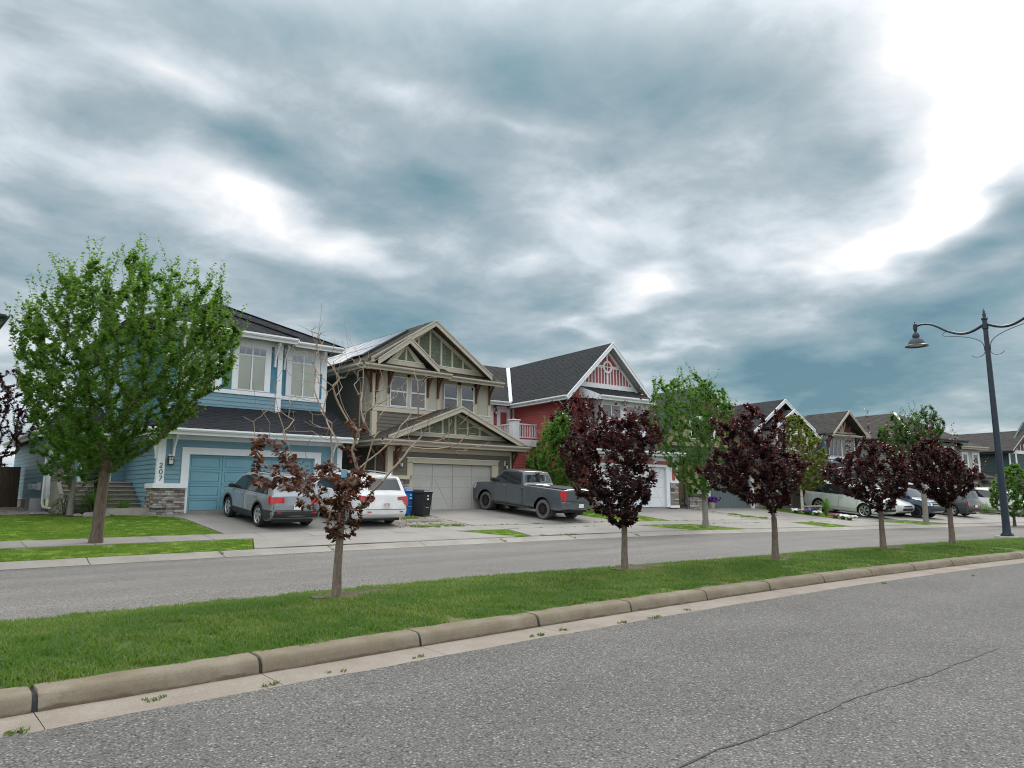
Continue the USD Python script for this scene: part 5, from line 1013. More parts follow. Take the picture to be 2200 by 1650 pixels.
paint("paint_navy", (.022, .045, .085), .4, .3); paint("paint_dark", (.055, .07, .068), .4, .3)
dark_glass("tinted_glass", (.010, .013, .015)); dark_glass("light_glass", (.06, .085, .085))
mat("tyre", (.022, .022, .022), rough=.85, var=.25, scale=20, bump=.2); mat("tyre_dusty", (.10, .095, .088), rough=.9, var=.25, scale=12, bump=.2)
mat("alloy", (.55, .56, .57), rough=.3, metallic=.85, var=.08); mat("alloy_black", (.02, .021, .022), rough=.35, metallic=.3, var=.1); mat("chrome", (.7, .71, .72), rough=.12, metallic=1.0, var=.03)
mat("cladding", (.028, .03, .032), rough=.7, var=.15, scale=8); mat("tail_red", (.42, .012, .014), rough=.12, var=.1, spec=.7, coat=.8); mat("lamp_clear", (.62, .63, .64), rough=.1, var=.1, spec=.7, coat=.8); mat("plate_white", (.72, .72, .74), rough=.4, var=.03); mat("plate_red", (.45, .05, .06), rough=.5); mat("badge_blue", (.02, .05, .2), rough=.3)
def rounded(pts, r):
    p = Polygon(pts); return p.buffer(-r, join_style=1).buffer(2 * r, join_style=1).buffer(-r, join_style=1)
class Car:
    def __init__(s, name, label, loc, heading, pitch, prof, W, wb, tyre_r, paintm, belt, roofz, tumble=.27, group=None, nose_taper=.13, tail_taper=.09, bulge=.05, arch=None, ground=0.0, cat_="car"):
        s.t = T(name, label, cat_, group)
        x = UsdGeom.Xformable(s.t.prim); x.AddTranslateOp().Set(Gf.Vec3d(*[float(v) for v in loc])); x.AddRotateZOp().Set(float(heading)); x.AddRotateYOp().Set(float(-pitch))
        s.W, s.wb, s.r, s.paint, s.belt, s.roofz, s.tumble, s.bulge = W, wb, tyre_r, paintm, belt, roofz, tumble, bulge
        sil = Polygon(prof); s.sil = sil.buffer(-.05, join_style=1).buffer(.05, join_style=1)
        s.x0, _, s.x1, _ = s.sil.bounds; s.nt, s.tt = nose_taper, tail_taper
        s.arch = arch or tyre_r + .07
        # outer line without arches: the shape that the strip across follows
        zlow = min(p[1] for p in prof); s.zlow = zlow
        ring = np.array(shapely.segmentize(s.sil, .05).exterior.coords)[:-1]
        if shapely.is_ccw(s.sil.exterior): ring = ring[::-1]        # clockwise in (x, z): rear bottom, up, over the roof, nose, bottom
        k = np.argmin(ring[:, 0] * .35 + ring[:, 1] * 1.0 + np.where(ring[:, 0] > 0, 9, 0)); ring = np.roll(ring, -k, 0)
        s.ring = ring; d = np.roll(ring, -1, 0) - np.roll(ring, 1, 0); d /= np.linalg.norm(d, axis=1)[:, None]
        s.nrm = np.c_[-d[:, 1], d[:, 0]]
        c = ring.mean(0)
        if np.mean(((ring - c) * s.nrm).sum(1)) < 0: s.nrm = -s.nrm
        s.bound = LineString(np.vstack([ring, ring[:1]]))
        s.bottom_z = zlow + .12
        s.cut = s.sil.difference(ops.unary_union([Point(sx * wb / 2, tyre_r).buffer(s.arch, 20) for sx in (-1, 1)]).union(ops.unary_union([sbox(sx * wb / 2 - s.arch, -1, sx * wb / 2 + s.arch, tyre_r) for sx in (-1, 1)])))
    def w(s, x, z, edge=True):
        x, z = np.asarray(x, float), np.asarray(z, float); h = s.W / 2
        body = h * (1 - .06 * np.clip((.55 - z) / .3, 0, 1) ** 2 - .022 * np.clip((z - .72) / max(s.belt - .72, .1), 0, 1) ** 2)
        up = np.clip(z - s.belt, 0, 2)
        body = body - np.where(up > 0, .018 + s.tumble * up + .10 * up * up, 0)
        fr = np.clip((x - (s.x1 - .85)) / .85, 0, 1); re = np.clip(((s.x0 + .7) - x) / .7, 0, 1)
        body = body * (1 - s.nt * fr ** 2.2 - s.tt * re ** 2.2)
        if edge:
            sh = np.broadcast(x, z).shape
            dd = shapely.distance(shapely.points(np.broadcast_to(x, sh).ravel(), np.broadcast_to(z, sh).ravel()), s.bound).reshape(sh)
            R = .075; q = np.clip(1 - dd / R, 0, 1); low = np.clip((z - s.bottom_z) / .1, 0.25, 1)
            body = body - low * R * (1 - np.sqrt(np.clip(1 - q * q, 0, 1)))
        return body
    def side_patch(s, poly, eps, step=.09, sides=(1, -1), edge=True, solid=0.0):
        out = []
        for p in polys(poly):
            P, F = grid_poly(p, step)
            for sd in sides:
                y = sd * (s.w(P[:, 0], P[:, 1], edge) + eps); V = np.c_[P[:, 0], y, P[:, 1]]
                out.append(trimesh.Trimesh(V, F if sd < 0 else F[:, ::-1], process=False))
        return cat(out) if out else None
    def body(s):
        inner = [s.cut]
        P, F = grid_poly(s.cut, .085)
        # extra rings near the outline keep the rounding smooth
        ex = []
        for d in (.012, .03, .055):
            g = s.cut.buffer(-d)
            for q in polys(g): ex.append(np.array(shapely.segmentize(q, .06).exterior.coords)[:-1])
        base = np.array(shapely.segmentize(s.cut, .06).exterior.coords)[:-1]
        gx, gz_ = np.meshgrid(np.arange(s.x0, s.x1, .085), np.arange(0, s.roofz + .2, .085)); g = np.c_[gx.ravel(), gz_.ravel()]
        q = s.cut.buffer(-.08); g = g[shapely.contains_xy(q, g[:, 0], g[:, 1])]
        P = np.vstack([base] + ex + [g]); P = P + 1e-6 * np.sin(np.arange(len(P)) * 12.9898)[:, None]
        tri = Delaunay(P).simplices; c = P[tri].mean(1); tri = tri[shapely.contains_xy(s.cut, c[:, 0], c[:, 1])]
        a = P[tri[:, 1]] - P[tri[:, 0]]; b = P[tri[:, 2]] - P[tri[:, 0]]; ar = a[:, 0] * b[:, 1] - a[:, 1] * b[:, 0]; tri = tri[np.abs(ar) > 1e-8]; ar = ar[np.abs(ar) > 1e-8]; tri = np.where((ar < 0)[:, None], tri[:, ::-1], tri)
        y = s.w(P[:, 0], P[:, 1]); ms = []
        for sd in (1, -1):
            V = np.c_[P[:, 0], sd * y, P[:, 1]]; ms.append(trimesh.Trimesh(V, tri if sd < 0 else tri[:, ::-1], process=False))
        ts = np.linspace(-1, 1, 11); V = s.strip_at(np.arange(len(s.ring)), ts); n, k = len(s.ring), len(ts); Fq = []
        for i in range(n):
            j = (i + 1) % n
            if s.ring[i, 1] < s.zlow + .02 and s.ring[j, 1] < s.zlow + .02: pass
            for m in range(k - 1):
                A, B, Cc, D = i * k + m, i * k + m + 1, j * k + m + 1, j * k + m; Fq += [(A, D, Cc), (A, Cc, B)]
        st = trimesh.Trimesh(V.reshape(-1, 3), Fq, process=False)
        i = int(np.argmax(s.ring[:, 1])); 
        fn = st.face_normals; ctr = st.triangles_center
        if np.mean(fn[ctr[:, 2] > s.roofz - .12][:, 2]) < 0: st.invert()
        s.t.part("body", cat(ms + [st]), s.paint, smooth=38)
        s.t.part("underbody", cat([box(s.x0 + .25, s.x1 - .25, -s.W * .38, s.W * .38, s.zlow - .04, s.zlow + .3), box(-s.wb / 2 - s.arch - .05, -s.wb / 2 + s.arch + .05, -s.W * .37, s.W * .37, .3, s.belt - .15), box(s.wb / 2 - s.arch - .05, s.wb / 2 + s.arch + .05, -s.W * .37, s.W * .37, .3, s.belt - .2)]), "black_plastic")
    def strip_at(s, idx, ts):
        idx = np.asarray(idx, float); n = len(s.ring); i0 = np.floor(idx).astype(int) % n; i1 = (i0 + 1) % n; f = (idx - np.floor(idx))[:, None]
        b = s.ring[i0] * (1 - f) + s.ring[i1] * f; nn = s.nrm[i0] * (1 - f) + s.nrm[i1] * f
        wb = s.w(b[:, 0], b[:, 1]); ts = np.asarray(ts, float)
        bul = s.bulge * np.clip((b[:, 1] - s.zlow) / .2, 0, 1)
        V = np.zeros((len(b), len(ts), 3)); q = (1 - ts[None, :] ** 2)
        V[..., 0] = b[:, 0:1] + nn[:, 0:1] * bul[:, None] * q; V[..., 2] = b[:, 1:2] + nn[:, 1:2] * bul[:, None] * q; V[..., 1] = wb[:, None] * ts[None, :]
        return V
    def idx_of(s, x, z): return int(np.argmin((s.ring[:, 0] - x) ** 2 + (s.ring[:, 1] - z) ** 2))
    def cap_patch(s, a, b, t0, t1, eps=.006, n=10, m=12, shrink=0.0):
        """a sheet on the roof / ends between outline points a and b, lateral fractions t0..t1"""
        i0, i1 = s.idx_of(*a), s.idx_of(*b)
        if i1 < i0: i0, i1 = i1, i0
        idx = np.linspace(i0, i1, n); ts = np.linspace(t0, t1, m); V = s.strip_at(idx, ts)
        k0 = np.floor(idx).astype(int) % len(s.ring); V[..., 0] += s.nrm[k0][:, :1] * eps; V[..., 2] += s.nrm[k0][:, 1:2] * eps
        F = []
        for i in range(n - 1):
            for j in range(m - 1): A, B, Cc, D = i * m + j, i * m + j + 1, (i + 1) * m + j + 1, (i + 1) * m + j; F += [(A, B, Cc), (A, Cc, D)]
        mm = trimesh.Trimesh(V.reshape(-1, 3), F, process=False)
        if np.mean((mm.face_normals * np.array([s.nrm[k0].mean(0)[0], 0, s.nrm[k0].mean(0)[1]])).sum(1)) < 0: mm.invert()
        return mm
    def end_poly(s, poly, rear=True, eps=.008, step=.05):
        """polygon in (y, z) laid on the rear or front face"""
        r = s.ring; n = len(r); top = int(np.argmax(r[:, 1] - (0.3 * np.abs(r[:, 0]))))
        if rear: seg = [i for i in range(n) if r[i, 0] < -s.wb / 2 - .05 and s.nrm[i, 0] < -.15]
        else: seg = [i for i in range(n) if r[i, 0] > s.wb / 2 + .05 and s.nrm[i, 0] > .15]
        seg = sorted(seg, key=lambda i: r[i, 1]); zz, xx, nx = r[seg, 1], r[seg, 0], s.nrm[seg, 0]; out = []
        for p in polys(poly):
            P, F = grid_poly(p, step); x = np.interp(P[:, 1], zz, xx); wv = np.interp(P[:, 1], zz, s.w(xx, zz)); t = np.clip(P[:, 0] / np.maximum(wv, .01), -1, 1)
            sg = -1 if rear else 1
            V = np.c_[x + sg * (s.bulge * (1 - t * t) + eps), P[:, 0], P[:, 1]]
            m = trimesh.Trimesh(V, F, process=False)
            if np.mean(m.face_normals[:, 0]) * sg < 0: m.invert()
            out.append(m)
        return cat(out)
    def wheels(s, style="five", rim="alloy", tyre="tyre", width=.235, spokes=5, rim_r=None):
        rr = rim_r or s.r * .68
        for sx in (1, -1):
            for sy in (1, -1):
                g = s.t.sub("wheel"); y = sy * (s.W / 2 - width / 2 - .015); c = np.array([sx * s.wb / 2, y, s.r]); o = width / 2
                prof = [(rr, -o + .01), (rr + .02, -o), (s.r - .03, -o), (s.r - .006, -o + .03), (s.r, -o * .4), (s.r, o * .4), (s.r - .006, o - .03), (s.r - .03, o), (rr + .02, o), (rr, o - .01), (rr, -o + .01)]
                g.part("tyre", lathe(prof, 36, c, "y"), tyre, smooth=40)
                ms = [lathe([(rr - .03, o * .75), (rr, o * .98), (rr + .008, o * .9), (rr - .005, -o), (rr - .03, -o), (rr - .03, o * .75)], 32, (0, 0, 0), "y"), lathe([(0, o * .8), (.055, o * .8), (.065, o * .6), (.065, o * .2), (0, o * .2)], 16, (0, 0, 0), "y")]
                for k in range(spokes):
                    a = 2 * math.pi * k / spokes + .3
                    def sp(a0, a1, w0, w1):
                        pts = [(.05 * math.cos(a0) - w0 * math.sin(a0), .05 * math.sin(a0) + w0 * math.cos(a0)), (.05 * math.cos(a0) + w0 * math.sin(a0), .05 * math.sin(a0) - w0 * math.cos(a0)), ((rr - .015) * math.cos(a1) + w1 * math.sin(a1), (rr - .015) * math.sin(a1) - w1 * math.cos(a1)), ((rr - .015) * math.cos(a1) - w1 * math.sin(a1), (rr - .015) * math.sin(a1) + w1 * math.cos(a1))]
                        return slab(Polygon(pts).convex_hull, Frame((0, 0, 0), (1, 0, 0), (0, 0, 1), (0, 1, 0)), o * .45, o * .82)
                    if style == "five": ms.append(sp(a, a, .045, .05))
                    elif style == "split": ms += [sp(a, a - .14, .022, .02), sp(a, a + .14, .022, .02)]
                    else: ms.append(sp(a, a + .16, .02, .028))
                m = cat(ms)
                if sy < 0: m.apply_transform(np.diag([1, -1, 1, 1.0])); m.invert()
                m.apply_translation(c); g.part("rim", m, rim, smooth=30)
                d = lathe([(0, 0), (rr - .03, 0), (rr - .03, .01), (0, .01)], 24, c + [0, sy * o * .1 - .005, 0], "y"); g.part("brake_disc", d, "alloy_black")
    def side_glass(s, dlo, panes, glass="tinted_glass"):
        [s.t.part("window_surround", s.side_patch(dlo, .004, edge=False, sides=(sd,)), "black_plastic", smooth=30) for sd in (1, -1)]
        for p in panes:
            for sd in (1, -1): s.t.part("side_window", s.side_patch(rounded(p, .03), .009, edge=False, sides=(sd,)), glass, smooth=30)
    def doors(s, ds, handle="chrome"):
        for d in ds:
            P = rounded(d, .04).intersection(s.cut.buffer(-.03)); 
            for sd in (1, -1):
                s.t.part("door_gap", s.side_patch(P.difference(P.buffer(-.012)), .003, sides=(sd,), step=.07), "black_plastic")
                g = s.t.sub("door"); g.part("door_skin", s.side_patch(P.buffer(-.009), .0045, sides=(sd,), step=.08), s.paint, smooth=30)
                x0, z0, x1, z1 = P.bounds; hx, hz = x0 + .06, min(z1 - .07, s.belt - .09)
                yy = sd * (float(s.w(hx + .09, hz)) + .03); g.part("handle", cbox(hx, hx + .19, yy - .014, yy + .014, hz - .014, hz + .014, .006), handle)
    def mirrors(s, x, z, mat_="black_plastic"):
        for sd in (1, -1):
            y = sd * (float(s.w(x, z)) + .13); m = trimesh.creation.icosphere(2, 1.0); m.apply_scale([.085, .12, .085]); m.vertices[:, 0] = np.clip(m.vertices[:, 0], -.05, 1); m.apply_translation([x, y, z + .04])
            s.t.part("door_mirror", cat([m, beam((x, sd * (float(s.w(x, z)) - .02), z - .01), (x, y - sd * .03, z + .01), .05, .04)]), mat_, smooth=40)
    def plate(s, y, z, text=None, rear=True):
        m = s.end_poly(rounded([(y - .15, z - .08), (y + .15, z - .08), (y + .15, z + .08), (y - .15, z + .08)], .012), rear, .022, .06); x = m.vertices[:, 0].min() if rear else m.vertices[:, 0].max()
        sg = -1 if rear else 1; g = s.t.sub("licence_plate"); g.part("plate_sheet", box(min(x, x + sg * .012), max(x, x + sg * .012), y - .15, y + .15, z - .08, z + .08), "plate_white")
        if text:
            t = meshkit.text_mesh(text, .075, .004); V = np.array(t.vertices); V[:, 0] -= V[:, 0].mean(); V[:, 0] *= .24 / max(np.ptp(V[:, 0]), .01); V[:, 1] -= .04
            g.part("plate_lettering", trimesh.Trimesh(np.c_[np.full(len(V), x + sg * .013) + sg * V[:, 2], y - V[:, 0] * (1 if rear else -1) * 1.0, z + V[:, 1]], t.faces, process=False), "plate_red")
            g.part("plate_band", box(min(x + sg * .012, x + sg * .014), max(x + sg * .012, x + sg * .014), y - .1, y + .1, z + .05, z + .065), "plate_red")
    def rails(s, xa, xb, z, y, mat_="alloy"):
        for sd in (1, -1): s.t.part("roof_rail", tube([(xa, sd * y, z - .02), (xa + .12, sd * y, z + .05), ((xa + xb) / 2, sd * y, z + .06), (xb - .15, sd * y, z + .04), (xb, sd * y, z - .03)], .018, 6), mat_)
SLOPE = math.degrees(math.atan(.096))
def gloc(x, y, dz=.035): return (x, y, float(gz(x, y)) + dz)
def suv(name, label, loc, heading, pitch, paintm, L=4.6, W=1.86, H=1.70, wb=2.69, tr=.365, rim="alloy", spokes=5, style="five", glass="tinted_glass", boxy=0.0, clad=True, rail=True, rear=True, plate_text=None, tail="corner", rimr=None, group=None, tyre="tyre"):
    fo = (L - wb) * .48; ro = L - wb - fo; xf, xr = wb / 2 + fo, -wb / 2 - ro; b = H * .625
    prof = [(xr + .12, .36), (xr + .02, .48), (xr, .62), (xr + .01, .78), (xr + .05, b), (xr + .16 - boxy * .08, b + .12), (xr + .42 - boxy * .25, H - .13), (xr + .52 - boxy * .25, H - .045), (xr + .95, H - .005), (-.25, H), (.35, H - .03), (.72, H - .14), (wb / 2 - .12, b + .05), (wb / 2 + .05, b - .01), (xf - .32, b - .12 + boxy * .04), (xf - .07, b - .26 + boxy * .06), (xf, .62), (xf - .01, .5), (xf - .08, .36), (xf - .25, .25), (xr + .35, .25)]
    c = Car(name, label, loc, heading, pitch, prof, W, wb, tr, paintm, b, H, group=group); c.body()
    xA, xB = -.12, -.12
    dlo = Polygon([(xr + .50 - boxy * .3, b + .04), (xr + .70 - boxy * .3, H - .16), (xr + .95 - boxy * .2, H - .10), (.25, H - .11), (.62, H - .20), (wb / 2 - .25, b + .06), (wb / 2 - .35, b + .02)])
    z0 = b + .05
    panes = [[(xr + .58 - boxy * .3, z0), (xr + .78 - boxy * .3, H - .19), (-wb / 2 + .12, H - .135), (-wb / 2 + .12, z0)], [(-wb / 2 + .19, z0), (-wb / 2 + .19, H - .135), (-.16, H - .135), (-.16, z0)], [(-.06, z0), (-.06, H - .135), (.24, H - .14), (.58, H - .23), (wb / 2 - .42, z0)]]
    c.side_glass(dlo, panes, glass)
    c.doors([[(-.10, .42), (-.10, b - .005), (wb / 2 - .40, b - .005), (wb / 2 - .46, .42)], [(-wb / 2 + .34, .42), (-wb / 2 + .08, .85), (-wb / 2 + .16, b - .005), (-.12, b - .005), (-.12, .42)]])
    c.wheels(style, rim, tyre, spokes=spokes, rim_r=rimr)
    c.t.part("windscreen", c.cap_patch((.70, H - .15), (wb / 2 - .08, b + .04), -.90, .90), "tinted_glass", smooth=40); c.t.part("rear_window", c.cap_patch((xr + .20, b + .16), (xr + .44 - boxy * .2, H - .16), -.86, .86), "tinted_glass", smooth=40)
    if clad:
        for sx in (-1, 1):
            ring = Point(sx * wb / 2, tr).buffer(c.arch + .065, 20).difference(Point(sx * wb / 2, tr).buffer(c.arch, 20)).intersection(c.sil).intersection(sbox(-9, .25, 9, 9)); c.t.part("arch_trim", c.side_patch(ring, .014, step=.05), "cladding", smooth=30)
        c.t.part("sill_cladding", c.side_patch(sbox(-wb / 2 + c.arch, .25, wb / 2 - c.arch, .46).intersection(c.cut), .013), "cladding", smooth=30)
        c.t.part("bumper_cladding", cat([c.end_poly(R2(-.84 * W / 2, .84 * W / 2, .38, .60), True, .012), c.side_patch(sbox(xr - .1, .3, -wb / 2 - c.arch, .62).intersection(c.cut.buffer(-.012)), .012)]), "cladding", smooth=30)
    c.t.part("front_bumper_grille", c.end_poly(R2(-.6 * W / 2, .6 * W / 2, .40, .56), False, .012), "cladding", smooth=30)
    c.t.part("grille", c.end_poly(R2(-.52 * W / 2, .52 * W / 2, .62, b - .30 + boxy * .05), False, .012), "black_plastic", smooth=30)
    hz = b - .27 + boxy * .06
    for sd in (1, -1):
        c.t.part("headlight", cat([c.end_poly(R2(sd * .5 * W / 2, sd * .84 * W / 2, hz - .10, hz + .02), False, .014, .04), c.side_patch(Polygon([(xf - .12, hz - .09), (xf - .12, hz + .05), (xf - .42, hz + .12), (xf - .40, hz)]).intersection(c.cut.buffer(-.01)), .012, sides=(sd,))]), "lamp_clear", smooth=30)
        if tail == "corner": c.t.part("tail_light", cat([c.end_poly(R2(sd * .50 * W / 2, sd * .93 * W / 2, b - .19, b - .02), True, .014, .04), c.side_patch(Polygon([(xr + .03, b - .26), (xr + .04, b - .02), (xr + .28, b + .02), (xr + .2, b - .22)]).intersection(c.cut.buffer(-.012)), .014, sides=(sd,), step=.04)]), "tail_red", smooth=30)
        elif tail == "boomerang": c.t.part("tail_light", cat([c.end_poly(Polygon([(sd * .46 * W / 2, b - .05), (sd * .93 * W / 2, b - .02), (sd * .93 * W / 2, b - .36), (sd * .80 * W / 2, b - .32), (sd * .68 * W / 2, b - .16), (sd * .47 * W / 2, b - .15)]), True, .014, .04), c.side_patch(Polygon([(xr + .02, b - .34), (xr + .04, b - .02), (xr + .30, b + .0), (xr + .14, b - .22)]).intersection(c.cut.buffer(-.012)), .014, sides=(sd,), step=.04)]), "tail_red", smooth=30)
        else: c.t.part("tail_light", c.end_poly(R2(sd * .76 * W / 2, sd * .94 * W / 2, b - .42, b - .05), True, .014, .04), "tail_red", smooth=30)
        c.t.part("rear_reflector", c.end_poly(R2(sd * .58 * W / 2, sd * .74 * W / 2, .53, .57), True, .024, .05), "tail_red")
    c.mirrors(wb / 2 - .46, b + .06, "black_plastic" if clad else paintm)
    if rail: c.rails(xr + .75, .35, H + .01, W * .30, "alloy" if not clad else "black_plastic")
    if plate_text is not None: c.plate(0, b - .33, plate_text or None)
    c.t.part("tailgate_gap", cat([c.end_poly(R2(-.82 * W / 2, .82 * W / 2, .63, .645), True, .009, .05)] + [c.end_poly(R2(sd * .86 * W / 2 - .008, sd * .86 * W / 2 + .008, .64, b - .02), True, .009, .05) for sd in (1, -1)]), "black_plastic")
    c.t.part("wiper", tube([(xr + .165, 0, b + .15), (xr + .17, .34, b + .22)], .012, 5), "black_plastic")
    c.t.part("spoiler", trimesh.convex.convex_hull([(xr + .36 - boxy * .2, sy * W * .33, H - .085) for sy in (-1, 1)] + [(xr + .8, sy * W * .31, H + .012) for sy in (-1, 1)] + [(xr + .40 - boxy * .2, sy * W * .32, H - .03) for sy in (-1, 1)] + [(xr + .36 - boxy * .2, 0, H - .03), (xr + .8, 0, H + .04)]), paintm, smooth=30)
    return c
def pickup(name, label, loc, heading, pitch, paintm, k=1.0, rim="alloy_black", tyre="tyre_dusty", front_detail=False, plate_text=None, group=None):
    L, W, H, wb, tr = 5.88 * k, 2.02 * k, 1.96 * k, 3.69 * k, .415 * k; b = 1.30 * k; Z = lambda v: v * k
    xf, xr = wb / 2 + .98 * k, -wb / 2 - 1.20 * k; bedz = 1.33 * k; xc = -.62 * k
    prof = [(xr + Z(.05), Z(.50)), (xr, Z(.58)), (xr + Z(.01), Z(.80)), (xr + Z(.05), Z(.84)), (xr + Z(.05), bedz - Z(.05)), (xr + Z(.09), bedz), (xc - Z(.05), bedz + Z(.02)), (xc + Z(.03), bedz + Z(.10)), (xc + Z(.16), H - Z(.18)), (xc + Z(.25), H - Z(.05)), (xc + Z(.6), H), (Z(.55), H), (Z(.95), H - Z(.07)), (Z(1.55), b + Z(.06)), (Z(1.75), b), (xf - Z(.35), b - Z(.06)), (xf - Z(.07), b - Z(.14)), (xf, b - Z(.35)), (xf + Z(.02), Z(.75)), (xf, Z(.55)), (xf - Z(.15), Z(.42)), (xr + Z(.3), Z(.44))]
    c = Car(name, label, loc, heading, pitch, prof, W, wb, tr, paintm, b + Z(.02), H, tumble=.20, nose_taper=.06, tail_taper=.02, bulge=.03 * k, arch=tr + .10 * k, group=group, cat_="pickup truck"); c.body()
    z0, z1 = b + Z(.05), H - Z(.14)
    c.side_glass(Polygon([(xc + Z(.20), z0 - Z(.02)), (xc + Z(.29), z1 + Z(.03)), (Z(.84), z1 + Z(.03)), (Z(1.36), z0 - Z(.02))]), [[(xc + Z(.24), z0), (xc + Z(.32), z1), (Z(.38), z1), (Z(.38), z0)], [(Z(.50), z0), (Z(.50), z1), (Z(.80), z1), (Z(1.24), z0)]])
    c.doors([[(Z(.44), Z(.52)), (Z(.44), b), (Z(1.30), b), (Z(1.28), Z(.52))], [(-Z(.66), Z(.52)), (-Z(.50), b), (Z(.42), b), (Z(.42), Z(.52))]], handle="chrome")
    c.wheels("swirl", rim, tyre, width=Z(.27), spokes=12, rim_r=tr * .64)
    c.t.part("windscreen", c.cap_patch((Z(.96), H - Z(.08)), (Z(1.52), b + Z(.08)), -.90, .90), "tinted_glass", smooth=40); c.t.part("rear_window", c.cap_patch((xc + Z(.035), bedz + Z(.13)), (xc + Z(.155), H - Z(.20)), -.86, .86), "tinted_glass", smooth=40)
    gy = Z(.10); xg = xc + Z(.02); 
    c.t.part("rear_window_sticker", cat([box(xg - Z(.01) + 0, xg + .0, -gy - Z(.28), -gy - Z(.27), Z(1.5), Z(1.72)), box(xg - Z(.01), xg, -gy - Z(.28), -gy, Z(1.5), Z(1.51)), box(xg - Z(.01), xg, -gy - Z(.01), -gy, Z(1.5), Z(1.6))]), "plate_white")
    c.t.part("brake_light", box(xc + Z(.10), xc + Z(.2), -Z(.12), Z(.12), H - Z(.13), H - Z(.07)), "tail_red")
    for sx in (-1, 1):
        ring = Point(sx * wb / 2, tr).buffer(c.arch + Z(.07), 20).difference(Point(sx * wb / 2, tr).buffer(c.arch, 20)).intersection(c.sil).intersection(sbox(-9, Z(.45), 9, 9)); c.t.part("arch_trim", c.side_patch(ring, .02, step=.05), paintm, smooth=30)
    for sd in (1, -1):
        c.t.part("tail_light", cat([c.end_poly(R2(sd * .80 * W / 2, sd * .985 * W / 2, Z(.88), Z(1.26)), True, .012, .04), c.side_patch(Polygon([(xr + Z(.055), Z(.9)), (xr + Z(.055), Z(1.26)), (xr + Z(.26), Z(1.26)), (xr + Z(.22), Z(1.1)), (xr + Z(.12), Z(.9))]), .012, sides=(sd,), step=.04, edge=False)]), "tail_red", smooth=30)
        c.t.part("headlight", cat([c.end_poly(R2(sd * .68 * W / 2, sd * .95 * W / 2, Z(.92), Z(1.12)), False, .012, .04), c.side_patch(Polygon([(xf - Z(.03), Z(.92)), (xf - Z(.05), Z(1.12)), (xf - Z(.3), Z(1.14)), (xf - Z(.2), Z(.92))]).intersection(c.cut.buffer(-.01)), .012, sides=(sd,))]), "lamp_clear", smooth=30)
        c.t.part("mud_flap", box(-wb / 2 - tr - Z(.14), -wb / 2 - tr - Z(.11), sd * W / 2 - Z(.28) if sd > 0 else -W / 2 + Z(.0), sd * W / 2 if sd > 0 else -W / 2 + Z(.28), Z(.2), Z(.6)), "cladding"); c.t.part("mud_flap", box(wb / 2 - tr - Z(.15), wb / 2 - tr - Z(.12), W / 2 - Z(.26) if sd > 0 else -W / 2, W / 2 if sd > 0 else -W / 2 + Z(.26), Z(.24), Z(.6)), "cladding")
        c.t.part("running_board", cbox(-Z(1.15), Z(1.15), sd * W / 2 - Z(.1), sd * W / 2 + Z(.08), Z(.36), Z(.42), .015), "cladding"); c.t.part("exhaust_tip", tube([(xr + Z(.3), sd * Z(.62), Z(.52)), (xr - Z(.03), sd * Z(.68), Z(.52))], Z(.05), 10), "black_plastic")
        c.t.part("tie_down_gap", c.side_patch(R2(-Z(.60), -Z(.585), Z(.5), bedz), .004, sides=(sd,)), "black_plastic")
    g = c.t.sub("rear_bumper"); g.part("bumper_bar", trimesh.convex.convex_hull([(x, y, z) for x, y in ((xr - Z(.10), -Z(.9)), (xr - Z(.10), Z(.9)), (xr + Z(.1), -Z(1.0)), (xr + Z(.1), Z(1.0))) for z in (Z(.55), Z(.80))]), paintm, smooth=30); g.part("step_pad", box(xr - Z(.1), xr + Z(.02), -Z(.5), Z(.5), Z(.80), Z(.82)), "black_plastic")
    c.t.part("tailgate_gap", cat([c.end_poly(R2(-.79 * W / 2, .79 * W / 2, Z(.86), Z(.875)), True, .004), c.end_poly(R2(-.79 * W / 2, -.778 * W / 2, Z(.87), Z(1.29)), True, .004), c.end_poly(R2(.778 * W / 2, .79 * W / 2, Z(.87), Z(1.29)), True, .004)]), "black_plastic")
    g = c.t.sub("tailgate_badge"); ov = affinity.scale(Point(0, Z(1.13)).buffer(1, 16), Z(.12), Z(.05)); g.part("badge_rim", c.end_poly(ov, True, .014, .04), "chrome"); g.part("badge_face", c.end_poly(affinity.scale(ov, .85, .8), True, .018, .04), "badge_blue"); g.part("badge_script", c.end_poly(LineString([(-Z(.07), Z(1.12)), (-Z(.03), Z(1.145)), (0, Z(1.12)), (Z(.03), Z(1.14)), (Z(.07), Z(1.125))]).buffer(Z(.008)), True, .021, .02), "plate_white")
    g = c.t.sub("licence_plate"); g.part("plate_sheet", box(xr - Z(.125), xr - Z(.105), -Z(.15), Z(.15), Z(.60), Z(.76)), "plate_white")
    if plate_text:
        t = meshkit.text_mesh(plate_text, .07, .004); V = np.array(t.vertices); V[:, 0] -= V[:, 0].mean(); V[:, 0] *= .24 / np.ptp(V[:, 0]); g.part("plate_lettering", trimesh.Trimesh(np.c_[xr - Z(.126) - V[:, 2], -V[:, 0], V[:, 1] + Z(.65)], t.faces, process=False), "plate_red")
    c.t.part("grille", c.end_poly(R2(-.66 * W / 2, .66 * W / 2, Z(.78), Z(1.14)), False, .010), "black_plastic", smooth=30); c.t.part("grille_bar", cat([c.end_poly(R2(-.64 * W / 2, .64 * W / 2, Z(z), Z(z + .04)), False, .022) for z in (.84, .95, 1.06)]), "chrome" if front_detail else "cladding")
    c.t.part("front_bumper", cat([c.end_poly(R2(-.94 * W / 2, .94 * W / 2, Z(.55), Z(.74)), False, .03)]), "cladding", smooth=30)
